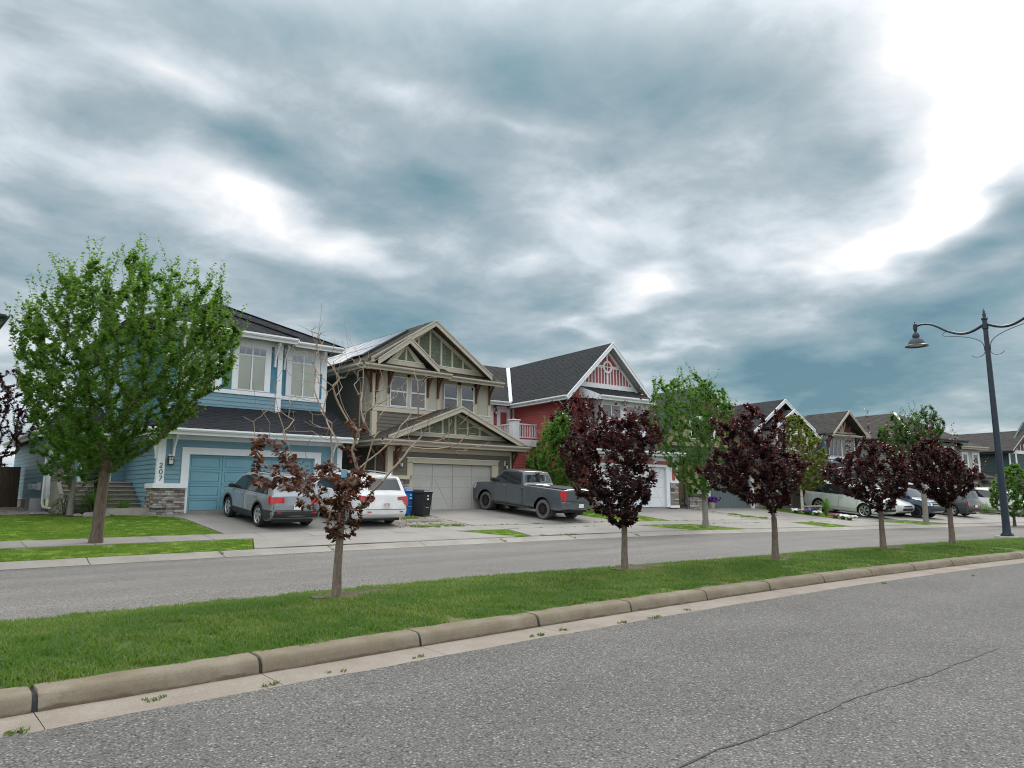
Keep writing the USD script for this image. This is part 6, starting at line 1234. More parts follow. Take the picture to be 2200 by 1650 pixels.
    c.mirrors(Z(1.30), b + Z(.10), "black_plastic"); c.t.part("bed_cover", box(xr + Z(.12), xc - Z(.1), -W / 2 + Z(.12), W / 2 - Z(.12), bedz + Z(.01), bedz + Z(.045)), "cladding")
    return c
suv("compact_suv", "silver grey compact SUV with black cladding, nose to the blue garage door", gloc(10.52, 24.75), 90, SLOPE, "paint_silver", plate_text="", glass="tinted_glass", rear=True, boxy=.35, rail=True, spokes=5, tail="corner")
suv("family_suv", "white SUV with red tail lights parked beside the two wheeled bins", gloc(13.66, 24.55), 90, SLOPE, "paint_white", L=4.94, W=1.98, H=1.79, wb=2.82, tr=.375, style="swirl", spokes=10, clad=False, tail="boomerang", plate_text="CBX 1893", boxy=.25)
pickup("pickup_truck", "dusty dark grey pickup truck with black wheels under the taupe garage", gloc(22.42, 24.0), 92, SLOPE, "paint_grey", plate_text="")
TAN = -9.2
suv("long_suv", "pearl white SUV with two-tone wheels parked beyond the flower bed", gloc(44.66, 19.05), -90 + TAN, -SLOPE, "paint_pearl", L=5.05, W=1.98, H=1.86, wb=2.95, tr=.385, style="split", spokes=6, clad=False, boxy=.9, tail="tall", rimr=.29)
suv("crossover", "small white crossover facing the street in front of the navy pickup", gloc(47.7, 18.9), -90 + TAN, -SLOPE, "paint_white", L=4.5, W=1.84, H=1.6, wb=2.65, tr=.345, tail="corner")
pickup("pickup_truck", "navy blue pickup truck facing the street between two plum trees", gloc(49.2, 18.0), -90 + TAN, -SLOPE, "paint_navy", k=.88, front_detail=True, tyre="tyre")
suv("white_van", "boxy white vehicle half hidden behind the last plum tree", gloc(57.0, 19.4), -90 + TAN, -SLOPE, "paint_white", L=4.9, W=1.95, H=1.9, wb=2.9, tr=.38, clad=False, boxy=1.0, tail="tall", rail=False)
suv("dark_suv", "dark green-grey SUV seen from behind near the street lamp", gloc(54.6, 17.4), 90 + TAN, SLOPE, "paint_dark", L=4.7, W=1.88, H=1.75, wb=2.75, tr=.38, clad=True, boxy=.7, tail="tall", plate_text="")
suv("white_suv", "white SUV parked behind the lamp post at the right edge", gloc(62.6, 15.6), -90 + TAN, -SLOPE, "paint_white", L=4.95, W=1.98, H=1.76, wb=2.95, tr=.385, style="swirl", spokes=9, clad=False, boxy=.5, tail="corner", rimr=.29)
# ------------------------------------------------------------------ trees
mat("bark_brown", (.115, .085, .065), rough=.92, var=.45, scale=5, stretch=(6, 6, 1.2), bump=.9, bscale=9)
mat("bark_plum", (.15, .115, .09), rough=.9, var=.45, scale=6, stretch=(5, 5, 1.6), bump=.8, bscale=10)
mat("bark_grey", (.20, .18, .16), rough=.9, var=.3, scale=6, stretch=(4, 4, 1.4), bump=.6, bscale=12)
mat("bark_birch", (.52, .48, .42), rough=.8, var=.35, scale=7, stretch=(1, 1, 5), bump=.3)
mat("twig_pale", (.30, .225, .165), rough=.85, var=.3, scale=5)
leaf_mat("leaf_elm", [(0, (.032, .080, .013)), (.3, (.06, .135, .016)), (.65, (.10, .205, .024)), (.88, (.16, .28, .03)), (1, (.28, .36, .04))], trans=(.26, .5, .05), tw=.36)
leaf_mat("leaf_green", [(0, (.055, .14, .02)), (.5, (.105, .24, .03)), (.85, (.16, .33, .045)), (1, (.25, .38, .06))], trans=(.24, .46, .06), tw=.34)
leaf_mat("leaf_plum", [(0, (.018, .012, .013)), (.4, (.040, .019, .020)), (.7, (.075, .024, .027)), (.92, (.15, .033, .036)), (1, (.10, .075, .035))], trans=(.20, .03, .03), tw=.2, rough=.36)
leaf_mat("leaf_plum_red", [(0, (.03, .013, .018)), (.4, (.085, .026, .034)), (.75, (.16, .045, .05)), (1, (.13, .08, .05))], trans=(.25, .05, .03), tw=.24, rough=.38)
leaf_mat("leaf_plum_mixed", [(0, (.06, .022, .018)), (.35, (.13, .042, .03)), (.55, (.12, .07, .03)), (.75, (.08, .095, .035)), (.9, (.12, .12, .05)), (1, (.19, .10, .035))], trans=(.26, .10, .04), tw=.25)
leaf_mat("leaf_willow", [(0, (.09, .20, .035)), (.5, (.16, .33, .05)), (1, (.27, .45, .09))], trans=(.3, .58, .1), tw=.36)
leaf_mat("leaf_birch", [(0, (.15, .19, .022)), (.4, (.25, .30, .03)), (.75, (.34, .40, .04)), (1, (.36, .22, .05))], trans=(.34, .42, .05), tw=.34)
leaf_mat("leaf_far", [(0, (.03, .065, .016)), (.5, (.055, .11, .025)), (1, (.10, .17, .04))], trans=(.15, .3, .05), tw=.3)
RT = np.array([math.sin(YAW), -math.cos(YAW), 0.0]); FW = np.array([math.cos(YAW), math.sin(YAW), 0.0])
def crown_points(outline, base_px, k, n, rng, depth=.9, clump=.0, shell=.5, seed=0):
    """points filling a crown whose outline (seen from the street) is given; depth follows the crown's width"""
    P = Polygon([((x - base_px[0]) * k, (base_px[1] - y) * k) for x, y in outline]).buffer(0)
    x0, z0, x1, z1 = P.bounds; out = []
    zs = np.linspace(z0, z1, 60); L = np.full(60, np.nan); Rr = np.full(60, np.nan)
    for i, z in enumerate(zs):
        q = P.intersection(LineString([(x0 - 1, z), (x1 + 1, z)]))
        if not q.is_empty: L[i], _, Rr[i], _ = q.bounds
    ok = ~np.isnan(L); 
    while len(out) < n:
        c = np.c_[rng.uniform(x0, x1, 400), rng.uniform(z0, z1, 400)]; c = c[shapely.contains_xy(P, c[:, 0], c[:, 1])]
        a, b = np.interp(c[:, 1], zs[ok], L[ok]), np.interp(c[:, 1], zs[ok], Rr[ok]); mid, half = (a + b) / 2, np.maximum((b - a) / 2, .05)
        half_w = np.minimum(half, (x1 - x0) * .5)
        t = np.clip((c[:, 0] - mid) / half, -1, 1); dmax = np.sqrt(1 - t * t) * half_w * depth + .05
        u = rng.uniform(-1, 1, len(c)); u = np.sign(u) * np.abs(u) ** shell
        p = np.c_[c[:, 0], u * dmax, c[:, 1]]
        if clump:
            keep = meshkit.fbm(p * 1.6 / max(.6, (x1 - x0) * .35), 3, seed) > clump; p = p[keep]
        out += list(p)
    p = np.array(out[:n]); return p[:, :1] * RT + p[:, 1:2] * FW + p[:, 2:3] * np.array([0, 0, 1.0])
def skeleton(trunk, ends, rng, r0, tip=.004, power=.44, sweep=.22, fork=.6):
    """connect twig ends to the trunk by branches; returns chains (points, radii)"""
    N = [np.array(p, float) for p in trunk]; par = [-1] + list(range(len(trunk) - 1)); chains = []; zf = fork
    PL_ = list(np.r_[0, np.cumsum(np.linalg.norm(np.diff(np.array(trunk), axis=0), axis=1))])
    order = np.argsort(np.linalg.norm(ends - np.array(trunk[-1]) * [1, 1, .8], axis=1))
    for e in ends[order]:
        A = np.array(N); d = e - A; dist = np.linalg.norm(d, axis=1)
        cost = dist * (1 + .55 * np.clip(-d[:, 2] / np.maximum(dist, .01), 0, 1)) + np.where(A[:, 2] < zf, 3.0, 0) + .42 * np.array(PL_)
        j = int(np.argmin(cost)); p = A[j]; D = np.linalg.norm(e - p)
        if D < .03: continue
        m = max(2, int(D / .22) + 1); t = np.linspace(0, 1, m + 1)[1:, None]
        ctrl = p + (e - p) * .5 + np.array([0, 0, -sweep * D * .5]) + rng.normal(0, .035 * D, 3)
        pts = (1 - t) ** 2 * p + 2 * t * (1 - t) * ctrl + t * t * e + rng.normal(0, .008, (m, 3)) * (1 - t)
        ids = [j]
        for q in pts: PL_.append(PL_[ids[-1]] + float(np.linalg.norm(q - N[ids[-1]]))); N.append(q); par.append(ids[-1]); ids.append(len(N) - 1)
        chains.append(ids)
    w = np.zeros(len(N)); 
    leafs = set(c[-1] for c in chains)
    for i in leafs: w[i] = 1
    for i in range(len(N) - 1, 0, -1): w[par[i]] += w[i]
    r = np.minimum(tip * np.maximum(w, 1) ** power, r0); N = np.array(N)
    return N, r, chains
def leaf_sheet(P, D, side, L, W, rng, droop=.25):
    """folded kite leaves: P base points, D twig directions, side +-1"""
    n = len(P); up = np.array([0, 0, 1.0]); rnd = rng.normal(0, 1, (n, 3))
    s = np.cross(D, up + .4 * rng.normal(0, 1, (n, 3))); s /= np.maximum(np.linalg.norm(s, axis=1, keepdims=True), 1e-6)
    d = D * .55 + s * side[:, None] * .9 + rnd * .28 - up * droop * rng.uniform(0, 1.2, (n, 1)); d /= np.linalg.norm(d, axis=1, keepdims=True)
    nn = up + rng.normal(0, .55, (n, 3)); b = np.cross(d, nn); b /= np.maximum(np.linalg.norm(b, axis=1, keepdims=True), 1e-6); nrm = np.cross(b, d)
    l = (L * rng.uniform(.65, 1.15, n))[:, None]; w = (W * rng.uniform(.75, 1.15, n))[:, None]
    V = np.stack([P, P + d * l * .45 + b * w * .5 + nrm * w * .12, P + d * l - up * l * .06, P + d * l * .45 - b * w * .5 + nrm * w * .12], 1)
    i = np.arange(n)[:, None] * 4; F = np.hstack([i, i + 1, i + 2, i, i + 2, i + 3]).reshape(-1, 3)
    return V.reshape(-1, 3), F
def tree(name, label, pos, outline, base_px, k, n_ends, n_leaf, leaf, leaf_len, leaf_w, bark, trunk_h, r0, seed, lean=(0, 0), group=None, cat_="tree", clump=.0, twig_len=.45, extra_ends=None, leaf_filter=None, twigmat=None, sweep=.22, tip=.004, droop=.25, shell=.5, spiky=0.0, trunk_top=None, power=.44):
    rng = np.random.default_rng(seed); t = T(name, label, cat_, group, loc=pos)
    m = max(4, int(trunk_h / .25)); tz = np.linspace(0, 1, m); wob = np.cumsum(rng.normal(0, .005, (m, 2)), 0); wob[0] = 0
    trunk = np.c_[lean[0] * tz * RT[0] + lean[1] * tz * FW[0] + wob[:, 0], lean[0] * tz * RT[1] + lean[1] * tz * FW[1] + wob[:, 1], trunk_h * tz]
    ends = crown_points(outline, base_px, k, n_ends, rng, clump=clump, shell=shell, seed=seed)
    if extra_ends is not None: ends = np.vstack([ends, extra_ends])
    N, r, chains = skeleton(trunk, ends, rng, r0, sweep=sweep, fork=trunk_h * .55, tip=tip, power=power)
    rt = np.linspace(1.0, .82, m) * r0; rt[0] *= 1.22
    if m > 1: rt[1] = max(rt[1], r0 * .98)
    tp = trunk.copy(); tm = tube(np.vstack([tp[:1] - [0, 0, .12], tp]), np.r_[rt[0] * 1.1, rt], 14)
    if r0 > .05:
        v = tm.vertices; c = np.c_[np.interp(v[:, 2], tp[:, 2], tp[:, 0]), np.interp(v[:, 2], tp[:, 2], tp[:, 1])]; q = v[:, :2] - c
        v[:, :2] = c + q * (1 + .22 * (meshkit.fbm(np.c_[q * 60, v[:, 2] * 2.5], 3, seed)[:, None] - .5))
    t.part("trunk", tm, bark, smooth=60)
    br, tw = [], []
    for ids in chains:
        P = N[ids]; R = r[ids].copy(); R[0] = min(R[0], R[1] * 1.25); mx = R.max()
        (br if mx > .012 else tw).append(tube(P, R, 7 if mx > .02 else (5 if mx > .009 else 3), cap=False))
    if br: t.part("branches", cat(br), twigmat or bark, smooth=60, kind="stuff")
    if tw: t.part("twigs", cat(tw), twigmat or bark, smooth=60, kind="stuff")
    # leaves along the last stretch of every twig
    PP, DD, SS, shoots = [], [], [], []
    for ids in chains:
        P = N[ids]
        if leaf_filter is not None and not leaf_filter(P[-1]): continue
        seg = np.linalg.norm(np.diff(P, axis=0), axis=1); cum = np.r_[0, np.cumsum(seg)]; Lc = cum[-1]
        a = max(0, Lc - twig_len); ss = np.sort(rng.uniform(a, Lc, n_leaf)); ss[-1] = Lc
        p = np.c_[[np.interp(ss, cum, P[:, i]) for i in range(3)]].T; i = np.clip(np.searchsorted(cum, ss) - 1, 0, len(seg) - 1); d = np.diff(P, axis=0)[i] / seg[i][:, None]
        if spiky and rng.random() < spiky:      # a shoot that runs on past the crown
            dd = d[-1] * .5 + np.array([0, 0, .8]) + rng.normal(0, .12, 3); dd /= np.linalg.norm(dd); h = rng.uniform(.3, .85); q = np.linspace(0, h, 18)[:, None]
            sh = P[-1] + dd * q; p = np.vstack([p, sh]); d = np.vstack([d, np.repeat(dd[None], 18, 0)])
            shoots.append(tube(np.array([P[-1], P[-1] + dd * h]), [.004, .002], 3, cap=False))
        PP.append(p + rng.normal(0, .015, p.shape)); DD.append(d); SS.append(np.where(np.arange(len(p)) % 2, 1.0, -1.0))
    if shoots: t.part("shoots", cat(shoots), twigmat or bark, kind="stuff")
    if PP:
        V, F = leaf_sheet(np.vstack(PP), np.vstack(DD), np.concatenate(SS), leaf_len, leaf_w, rng, droop)
        t.part("crown", trimesh.Trimesh(V, F, process=False), leaf, kind="stuff")
    return t
def at_ground(x, y, dz=0.0): return (x, y, float(gz(x, y)) + dz)
def med(x, y): return (x, y, .22)
# the big elm and the small tree by the steps
tree("elm_tree", "tall green street tree in the lawn strip before the blue house", at_ground(4.56, 21.53), [(160, 1005), (110, 965), (62, 905), (32, 835), (28, 760), (14, 660), (45, 650), (88, 640), (84, 575), (128, 580), (160, 605), (190, 575), (215, 560), (242, 505), (268, 545), (300, 590), (350, 560), (375, 590), (410, 580), (446, 615), (452, 650), (482, 690), (476, 740), (462, 800), (432, 835), (402, 870), (372, 900), (332, 935), (300, 975), (258, 1005), (205, 1015)], (205, 1168), .01224, 1150, 52, "leaf_elm", .105, .06, "bark_brown", 2.2, .15, 11, lean=(.06, 0), clump=.30, twig_len=.7, spiky=.6, sweep=.16, tip=.0032, power=.45, shell=.75)
tree("ash_tree", "small green tree with forked grey trunk in front of the entry steps", at_ground(5.05, 27.82), [(150, 1042), (100, 1022), (66, 985), (60, 935), (90, 905), (140, 892), (200, 900), (240, 940), (246, 990), (200, 1030)], (150, 1106), .01556, 240, 44, "leaf_green", .11, .055, "bark_grey", 1.15, .10, 12, clump=.3, twig_len=.5, shell=.6)
tree("plum_tree", "purple leaved tree at the left edge of the picture", at_ground(3.4, 32.0), [(12, 985), (-30, 960), (-50, 880), (-30, 780), (22, 755), (52, 800), (72, 850), (75, 900), (58, 940)], (6, 1078), .01703, 250, 44, "leaf_plum", .085, .055, "bark_brown", 2.0, .09, 13, clump=.3)
# the five median trees: purple-leaved plums
PL = "purple leaved trees along the grass median"
k1 = 9.4838 / FPX
def px_end(x, y, dep=0.0, b=(720, 1290), k=k1): return (x - b[0]) * k * RT + dep * FW + np.array([0, 0, (b[1] - y) * k])
r1 = np.random.default_rng(3)
bare = [(632, 686), (662, 690), (672, 702), (600, 835), (578, 792), (650, 760), (690, 765), (705, 735), (722, 770), (745, 800), (775, 850), (800, 815), (850, 842), (868, 770), (880, 850), (930, 900), (985, 915), (1005, 930), (1000, 942), (640, 885), (545, 882), (700, 830), (650, 812), (618, 860), (735, 735), (790, 770), (900, 790), (835, 910), (960, 905), (760, 930), (680, 900), (560, 870), (615, 770), (712, 870), (820, 870), (905, 925)]
ends1 = []
for (x, y) in bare:
    e = px_end(x, y, r1.normal(0, .28)); ends1.append(e)
    for _ in range(6): ends1.append(e + r1.normal(0, .17, 3) - np.array([0, 0, .12]))
zone = Polygon([(522, 935), (565, 925), (640, 985), (700, 1000), (775, 1010), (795, 1060), (775, 1115), (745, 1175), (688, 1170), (690, 1115), (640, 1095), (590, 1060), (525, 1045)]).union(Polygon([(715, 900), (770, 905), (795, 960), (790, 1010), (720, 1010)]))
mat("ribbon_blue", (.16, .36, .48), rough=.6)
def in_zone(e): 
    u = e @ RT; return zone.contains(Point(720 + u / k1, 1290 - e[2] / k1))
t1 = tree("plum_tree", "half bare plum tree with leafless upper branches, nearest in the median", med(4.80, 8.90), [(524, 935), (565, 925), (640, 985), (700, 1000), (775, 1005), (795, 1060), (775, 1112), (742, 1160), (690, 1165), (690, 1112), (640, 1092), (590, 1058), (527, 1045)], (720, 1290), k1, 95, 22, "leaf_plum_mixed", .088, .06, "bark_plum", 1.22, .058, 21, group=PL, twig_len=.5, extra_ends=np.array(ends1), leaf_filter=in_zone, twigmat="twig_pale", tip=.0030, power=.43, sweep=.2, lean=(.05, 0), droop=.6)
t1.part("tag_ribbon", cat([cbox(-.05, .03, -.12, -.085, 1.60, 1.72, .01)]), "ribbon_blue")
def plum(i, label, pos, outline, b, dep, n, seed, leafm="leaf_plum", th=1.0, r0=.066, lean=(0, 0), **kw):
    kk = dep / FPX
    return tree("plum_tree", label, pos, outline, b, kk, n, 40, leafm, .084, .056, "bark_plum", th, r0, seed, group=PL, twig_len=.36, lean=lean, spiky=.1, shell=.7, sweep=.16, tip=.003, **kw)
plum(2, "dark purple plum tree in the median in front of the red house", med(10.49, 8.62), [(1340, 1140), (1290, 1110), (1240, 1060), (1215, 990), (1206, 950), (1236, 930), (1262, 920), (1282, 890), (1300, 905), (1330, 885), (1360, 897), (1386, 862), (1400, 867), (1405, 900), (1426, 930), (1432, 962), (1415, 990), (1425, 1022), (1402, 1060), (1392, 1092), (1368, 1125)], (1345, 1228), 13.03, 330, 22, "leaf_plum", .84, .062, (.0, 0), clump=.30)
plum(3, "wide dark plum tree with a low side branch in front of the olive house", med(14.36, 7.74), [(1640, 1082), (1600, 1085), (1575, 1062), (1542, 1055), (1530, 1030), (1506, 1010), (1540, 990), (1562, 960), (1570, 930), (1526, 902), (1546, 892), (1580, 912), (1610, 882), (1625, 866), (1645, 882), (1652, 925), (1680, 920), (1690, 882), (1706, 876), (1697, 930), (1702, 980), (1730, 985), (1745, 990), (1737, 1040), (1712, 1060), (1702, 1092), (1670, 1098)], (1667, 1207), 14.92, 400, 23, "leaf_plum", .90, .068, clump=.30)
plum(4, "dark plum tree in front of the pearl white SUV", med(19.36, 7.48), [(1893, 1102), (1870, 1085), (1832, 1062), (1792, 1030), (1786, 1010), (1812, 990), (1840, 985), (1868, 955), (1865, 926), (1880, 938), (1912, 955), (1936, 965), (1962, 1000), (1966, 1040), (1950, 1062), (1930, 1085), (1912, 1102)], (1900, 1182), 18.03, 330, 24, "leaf_plum", .95, .072, clump=.28)
plum(5, "dark plum tree next to the street lamp, farthest in the median", med(22.95, 7.0), [(2042, 1092), (2020, 1078), (1990, 1052), (1970, 1022), (1966, 990), (1986, 960), (2012, 945), (2032, 940), (2046, 960), (2072, 975), (2082, 1000), (2100, 1008), (2125, 1020), (2110, 1042), (2086, 1058), (2060, 1082)], (2048, 1170), 20.04, 330, 25, "leaf_plum", 1.0, .075, clump=.28)
# trees on the house side
tree("maple_tree", "bright green street tree between the red house and the olive house", at_ground(27.8, 18.2), [(1508, 1072), (1482, 1060), (1456, 1020), (1430, 985), (1406, 920), (1400, 880), (1416, 830), (1412, 806), (1440, 815), (1462, 796), (1500, 792), (1530, 815), (1566, 826), (1572, 860), (1586, 872), (1586, 900), (1567, 950), (1562, 990), (1542, 1030), (1526, 1070)], (1517, 1130), .0206, 680, 46, "leaf_green", .11, .06, "bark_grey", 2.0, .135, 31, clump=.3, twig_len=.55, spiky=.25, shell=.65, sweep=.2, tip=.003)
tree("maple_tree", "green street tree behind the last two plum trees", at_ground(45.0, 14.95), [(1985, 1015), (1940, 990), (1910, 960), (1906, 920), (1940, 905), (1940, 886), (1960, 902), (1986, 890), (2010, 872), (2020, 866), (2036, 890), (2046, 905), (2036, 940), (2032, 990)], (1992, 1124), .0265, 420, 42, "leaf_far", .13, .07, "bark_grey", 3.0, .15, 32, clump=.3, twig_len=.6, spiky=.3, shell=.65, sweep=.2, tip=.003)
tree("birch_tree", "yellow-green birch with a white trunk beside the pearl white SUV", at_ground(42.0, 20.7), [(1722, 1062), (1702, 1040), (1692, 950), (1700, 892), (1730, 890), (1746, 920), (1766, 930), (1782, 970), (1790, 1000), (1782, 1032), (1752, 1052)], (1725, 1101), .028, 460, 56, "leaf_birch", .12, .075, "bark_birch", 2.6, .09, 33, clump=.3, twig_len=.6, shell=.6)
tree("plum_tree", "purple leaved tree close to the front of the red house", at_ground(27.6, 24.9), [(1288, 1002), (1240, 975), (1216, 905), (1240, 872), (1268, 850), (1320, 868), (1346, 900), (1340, 960)], (1300, 1090), .0245, 380, 56, "leaf_plum_red", .11, .07, "bark_plum", 2.2, .08, 34, clump=.28, twig_len=.5, spiky=.2)
tree("willow_shrub", "bright green feathery shrub between the pickup and the red house", at_ground(25.3, 25.6), [(1116, 1092), (1112, 1040), (1120, 990), (1150, 952), (1160, 922), (1176, 905), (1190, 902), (1210, 890), (1221, 920), (1228, 962), (1229, 1092)], (1165, 1100), .0232, 560, 70, "leaf_willow", .14, .046, "bark_brown", .5, .06, 35, cat_="shrub", twig_len=.7, shell=.6, spiky=.3)
tree("maple_tree", "round green shrub-like tree at the right edge beyond the lamp", at_ground(50.0, 11.9), [(2178, 1096), (2160, 1075), (2158, 1040), (2172, 1012), (2188, 998), (2206, 985), (2245, 990), (2256, 1050), (2240, 1092)], (2196, 1118), .0275, 300, 42, "leaf_green", .13, .08, "bark_brown", .9, .08, 36, twig_len=.5, shell=.6)
# ------------------------------------------------------------------ grass
def tufts(name, label, pts, blade, seed, h=(.05, .10), w=.0055, R=.13, nb=46, protos=5, smin=.7, smax=1.25, lean=.5):
    rng = np.random.default_rng(seed); p = path_for("/World", name); inst = UsdGeom.PointInstancer.Define(stage, p); rel = []
    for q in range(protos):
        a, rr = rng.uniform(0, 2 * np.pi, nb), R * np.sqrt(rng.uniform(0, 1, nb)); B = np.c_[rr * np.cos(a), rr * np.sin(a), np.full(nb, -.01)]
        hh = rng.uniform(*h, nb)[:, None]; dirn = rng.normal(0, 1, (nb, 2)); dirn /= np.linalg.norm(dirn, axis=1)[:, None]; ln = rng.uniform(.15, 1, nb)[:, None] * lean * hh
        s = np.c_[-dirn[:, 1], dirn[:, 0], np.zeros(nb)] * w * rng.uniform(.7, 1.3, nb)[:, None]
        mid = B + np.c_[dirn * ln * .35, hh * .6]; tipp = B + np.c_[dirn * ln, hh * rng.uniform(.75, 1.0, nb)[:, None]]
        V = np.stack([B - s, B + s, mid + s * .8, mid - s * .8, tipp], 1); i = np.arange(nb)[:, None] * 5; F = np.hstack([i, i + 1, i + 2, i, i + 2, i + 3, i + 3, i + 2, i + 4]).reshape(-1, 3)
        m = usdkit.mesh(stage, f"{p}/tuft_{q:03d}", trimesh.Trimesh(V.reshape(-1, 3), F, process=False), M[blade]); rel.append(m.GetPath())
    inst.CreatePrototypesRel().SetTargets(rel); n = len(pts)
    inst.CreatePositionsAttr(Vt.Vec3fArray.FromNumpy(np.asarray(pts, np.float32))); inst.CreateProtoIndicesAttr(Vt.IntArray.FromNumpy(rng.integers(0, protos, n).astype(np.int32)))
    a = rng.uniform(0, 2 * np.pi, n); inst.CreateOrientationsAttr(Vt.QuathArray([Gf.Quath(float(math.cos(x / 2)), 0, 0, float(math.sin(x / 2))) for x in a]))
    sc = rng.uniform(smin, smax, n); inst.CreateScalesAttr(Vt.Vec3fArray.FromNumpy(np.c_[sc, sc, sc * rng.uniform(.8, 1.2, n)].astype(np.float32)))
    tag(inst.GetPrim(), label, "grass", None, "stuff"); return inst
def median_pts(x0, x1, dens, seed):
    rng = np.random.default_rng(seed); n = int((x1 - x0) * 3.4 * dens); X = rng.uniform(x0, x1, n); t = rng.uniform(0, 1, n); v = 6.80 + t * (med_far(X) - 6.90)
    keep = meshkit.fbm(np.c_[X * 1.1, v * 1.1, X * 0], 3, 3) > .26 - .0 * t
    edge = (v < 6.95) & (rng.random(n) < .35); keep &= ~edge
    for cx_, cy_ in ((5.12, 9.0), (10.85, 8.6), (14.6, 7.75), (19.7, 7.45)): Y = v - bend(X); keep &= ((X - cx_) / .55) ** 2 + ((Y - cy_) / .30) ** 2 > rng.uniform(.5, 1.1, n)
    X, v = X[keep], v[keep]; return np.c_[X, v - bend(X), med_z(v, X) - drop(X)]
tufts("median_grass", "ragged green grass covering the median strip", np.vstack([median_pts(.2, 9, 105, 1), median_pts(9, 18, 62, 2), median_pts(18, 34, 34, 3)]), "grass_blade", 5, h=(.03, .075), w=.005, nb=64, R=.14, lean=.9)
LAWN = [[(-6, 22.32), (8.1, 22.32), (8.1, 26.0), (7.85, 26.8), (7.2, 27.1), (6.0, 27.5), (4.9, 27.1), (3.6, 28.6), (-6, 28.8)], [(-6, 19.5), (7.92, 19.5), (8.55, 21.18), (-6, 21.18)], [(15.4, 21.18), (17.9, 21.18), (17.55, 19.5), (16.95, 19.5)], [(24.85, 22.32), (27.6, 22.32), (28.0, 25.4), (28.3, 28.0), (24.1, 28.0)], [(24.2, 21.18), (27.45, 21.18), (28.85, 19.5), (25.45, 19.5)], [(34.45, 21.18), (36.35, 21.18), (36.7, 19.5), (34.55, 19.5)], [(39.95, 22.32), (43.35, 22.32), (43.5, 24.0), (43.1, 27.5), (40.6, 27.5), (40.05, 24)], [(40.75, 21.18), (44.9, 21.18), (46.5, 19.5), (43.25, 19.5)]]
LW = [Polygon(q) for q in LAWN]
lw = T("lawn", label="mown lawns and grass strips in front of the houses", cat="lawn", kind="structure")
for q in LW: lw.part("turf_sheet", drape(q, top(.012), .5), "lawn_base")
def lawn_pts(dens, seed):
    rng = np.random.default_rng(seed); out = []
    for q in LW:
        x0, y0, x1, y1 = q.bounds; x0 = max(x0, 1.0); n = int((x1 - x0) * (y1 - y0) * dens * (1.0 if x0 < 20 else .5)); P = np.c_[rng.uniform(x0, x1, n), rng.uniform(y0, y1, n)]; P = P[shapely.contains_xy(q.buffer(-.03), P[:, 0], P[:, 1])]
        out.append(np.c_[P[:, 0], P[:, 1] - bend(P[:, 0]), rise(P[:, 1]) - drop(P[:, 0]) + .012])
    return np.vstack(out)
tufts("lawn_grass", "short mown grass on the front lawns", lawn_pts(60, 4), "lawn_blade", 6, h=(.02, .04), w=.006, R=.15, nb=64, lean=.7)
# weeds in joints and along the kerb
rw = np.random.default_rng(17); wp = []
for (px_, py_) in ((40, 1570), (320, 1502), (582, 1470), (735, 1441), (905, 1409), (1160, 1363), (1335, 1336), (1480, 1309), (1900, 1252), (2090, 1236), (1222, 1352), (1405, 1326)):
    d = _f + _r * (px_ - 1100) / FPX - _u * (py_ - 825) / FPX; q = np.array([0, 0, EYE]) + d * (0.012 - EYE) / d[2]
    for _ in range(rw.integers(2, 5)): wp.append(q + np.r_[rw.normal(0, .05), rw.normal(0, .018), 0])
tufts("kerb_weeds", "small weeds growing in the dusty gutter below the kerb", np.array(wp), "weed_leaf", 8, h=(.015, .04), w=.007, R=.05, nb=16, lean=1.6, smin=.5, smax=1.0)
wj = []
for a, b, v, dens in ((17.3, 24.6, 22.31, 5), (17.8, 24.2, 21.21, 3), (14.5, 17.5, 22.30, 8), (27.8, 34, 21.2, 3), (17.4, 19.6, 19.5, 7), (36, 40, 21.2, 3), (44, 52, 21.2, 2), (28, 33, 22.32, 2), (46, 56, 22.3, 2)):
    for _ in range(int((b - a) * dens)): x = rw.uniform(a, b); wj.append((x, v + rw.normal(0, .02) - float(bend(x)), float(rise(v) - drop(x)) + .03))
for j in gj[2:14]:
    if rw.random() < .5:
        for _ in range(4): vv = rw.uniform(19.1, 19.45); wj.append((j + rw.normal(0, .02), vv - float(bend(j)), float(rise(vv) - drop(j)) + .0))
tufts("joint_weeds", "yellowed weeds in the joints of the driveways and gutter", np.array(wj), "weed_leaf", 9, h=(.02, .06), w=.006, R=.06, nb=16, lean=.9)
# ------------------------------------------------------------------ street lamp
mat("lamp_post_paint", (.010, .018, .030), rough=.38, var=.25, scale=10, spec=.5)
mat("lamp_inner", (.42, .40, .30), rough=.3)
L0 = np.array([28.06, 6.92, .15 - .03]); la = math.radians(-9.2 + 90)      # arms reach over both roadways
h = T("street_lamp", "tall dark two-armed street lamp with a bell shade at the right", "street lamp", loc=L0, rz=la)
h.part("base_plinth", lathe([(0, -.2), (.36, -.2), (.36, .08), (.33, .13), (0, .13)], 28), "concrete_gutter", smooth=40)
h.part("pole", lathe([(.155, .13), (.155, .20), (.125, .24), (.115, .5), (.075, 7.0), (.07, 7.3)], 20), "lamp_post_paint", smooth=40)
h.part("base_flange", cat([lathe([(0, .13), (.2, .13), (.2, .165), (0, .165)], 20)] + [lathe([(0, .165), (.022, .165), (.022, .21), (0, .22)], 8, (.165 * math.cos(a), .165 * math.sin(a), 0)) for a in (.8, 2.4, 3.9, 5.5)]), "lamp_post_paint")
h.part("access_cover", cbox(-.05, .05, -.125, -.105, .45, .85, .01), "lamp_post_paint"); h.part("cover_bolt", cat([lathe([(0, 0), (.018, 0), (.018, .02), (0, .02)], 8, (.0, -.145, .7), "y"), lathe([(0, 0), (.018, 0), (.018, .02), (0, .02)], 8, (.0, -.145, 1.0), "y")]), "alu_frame")
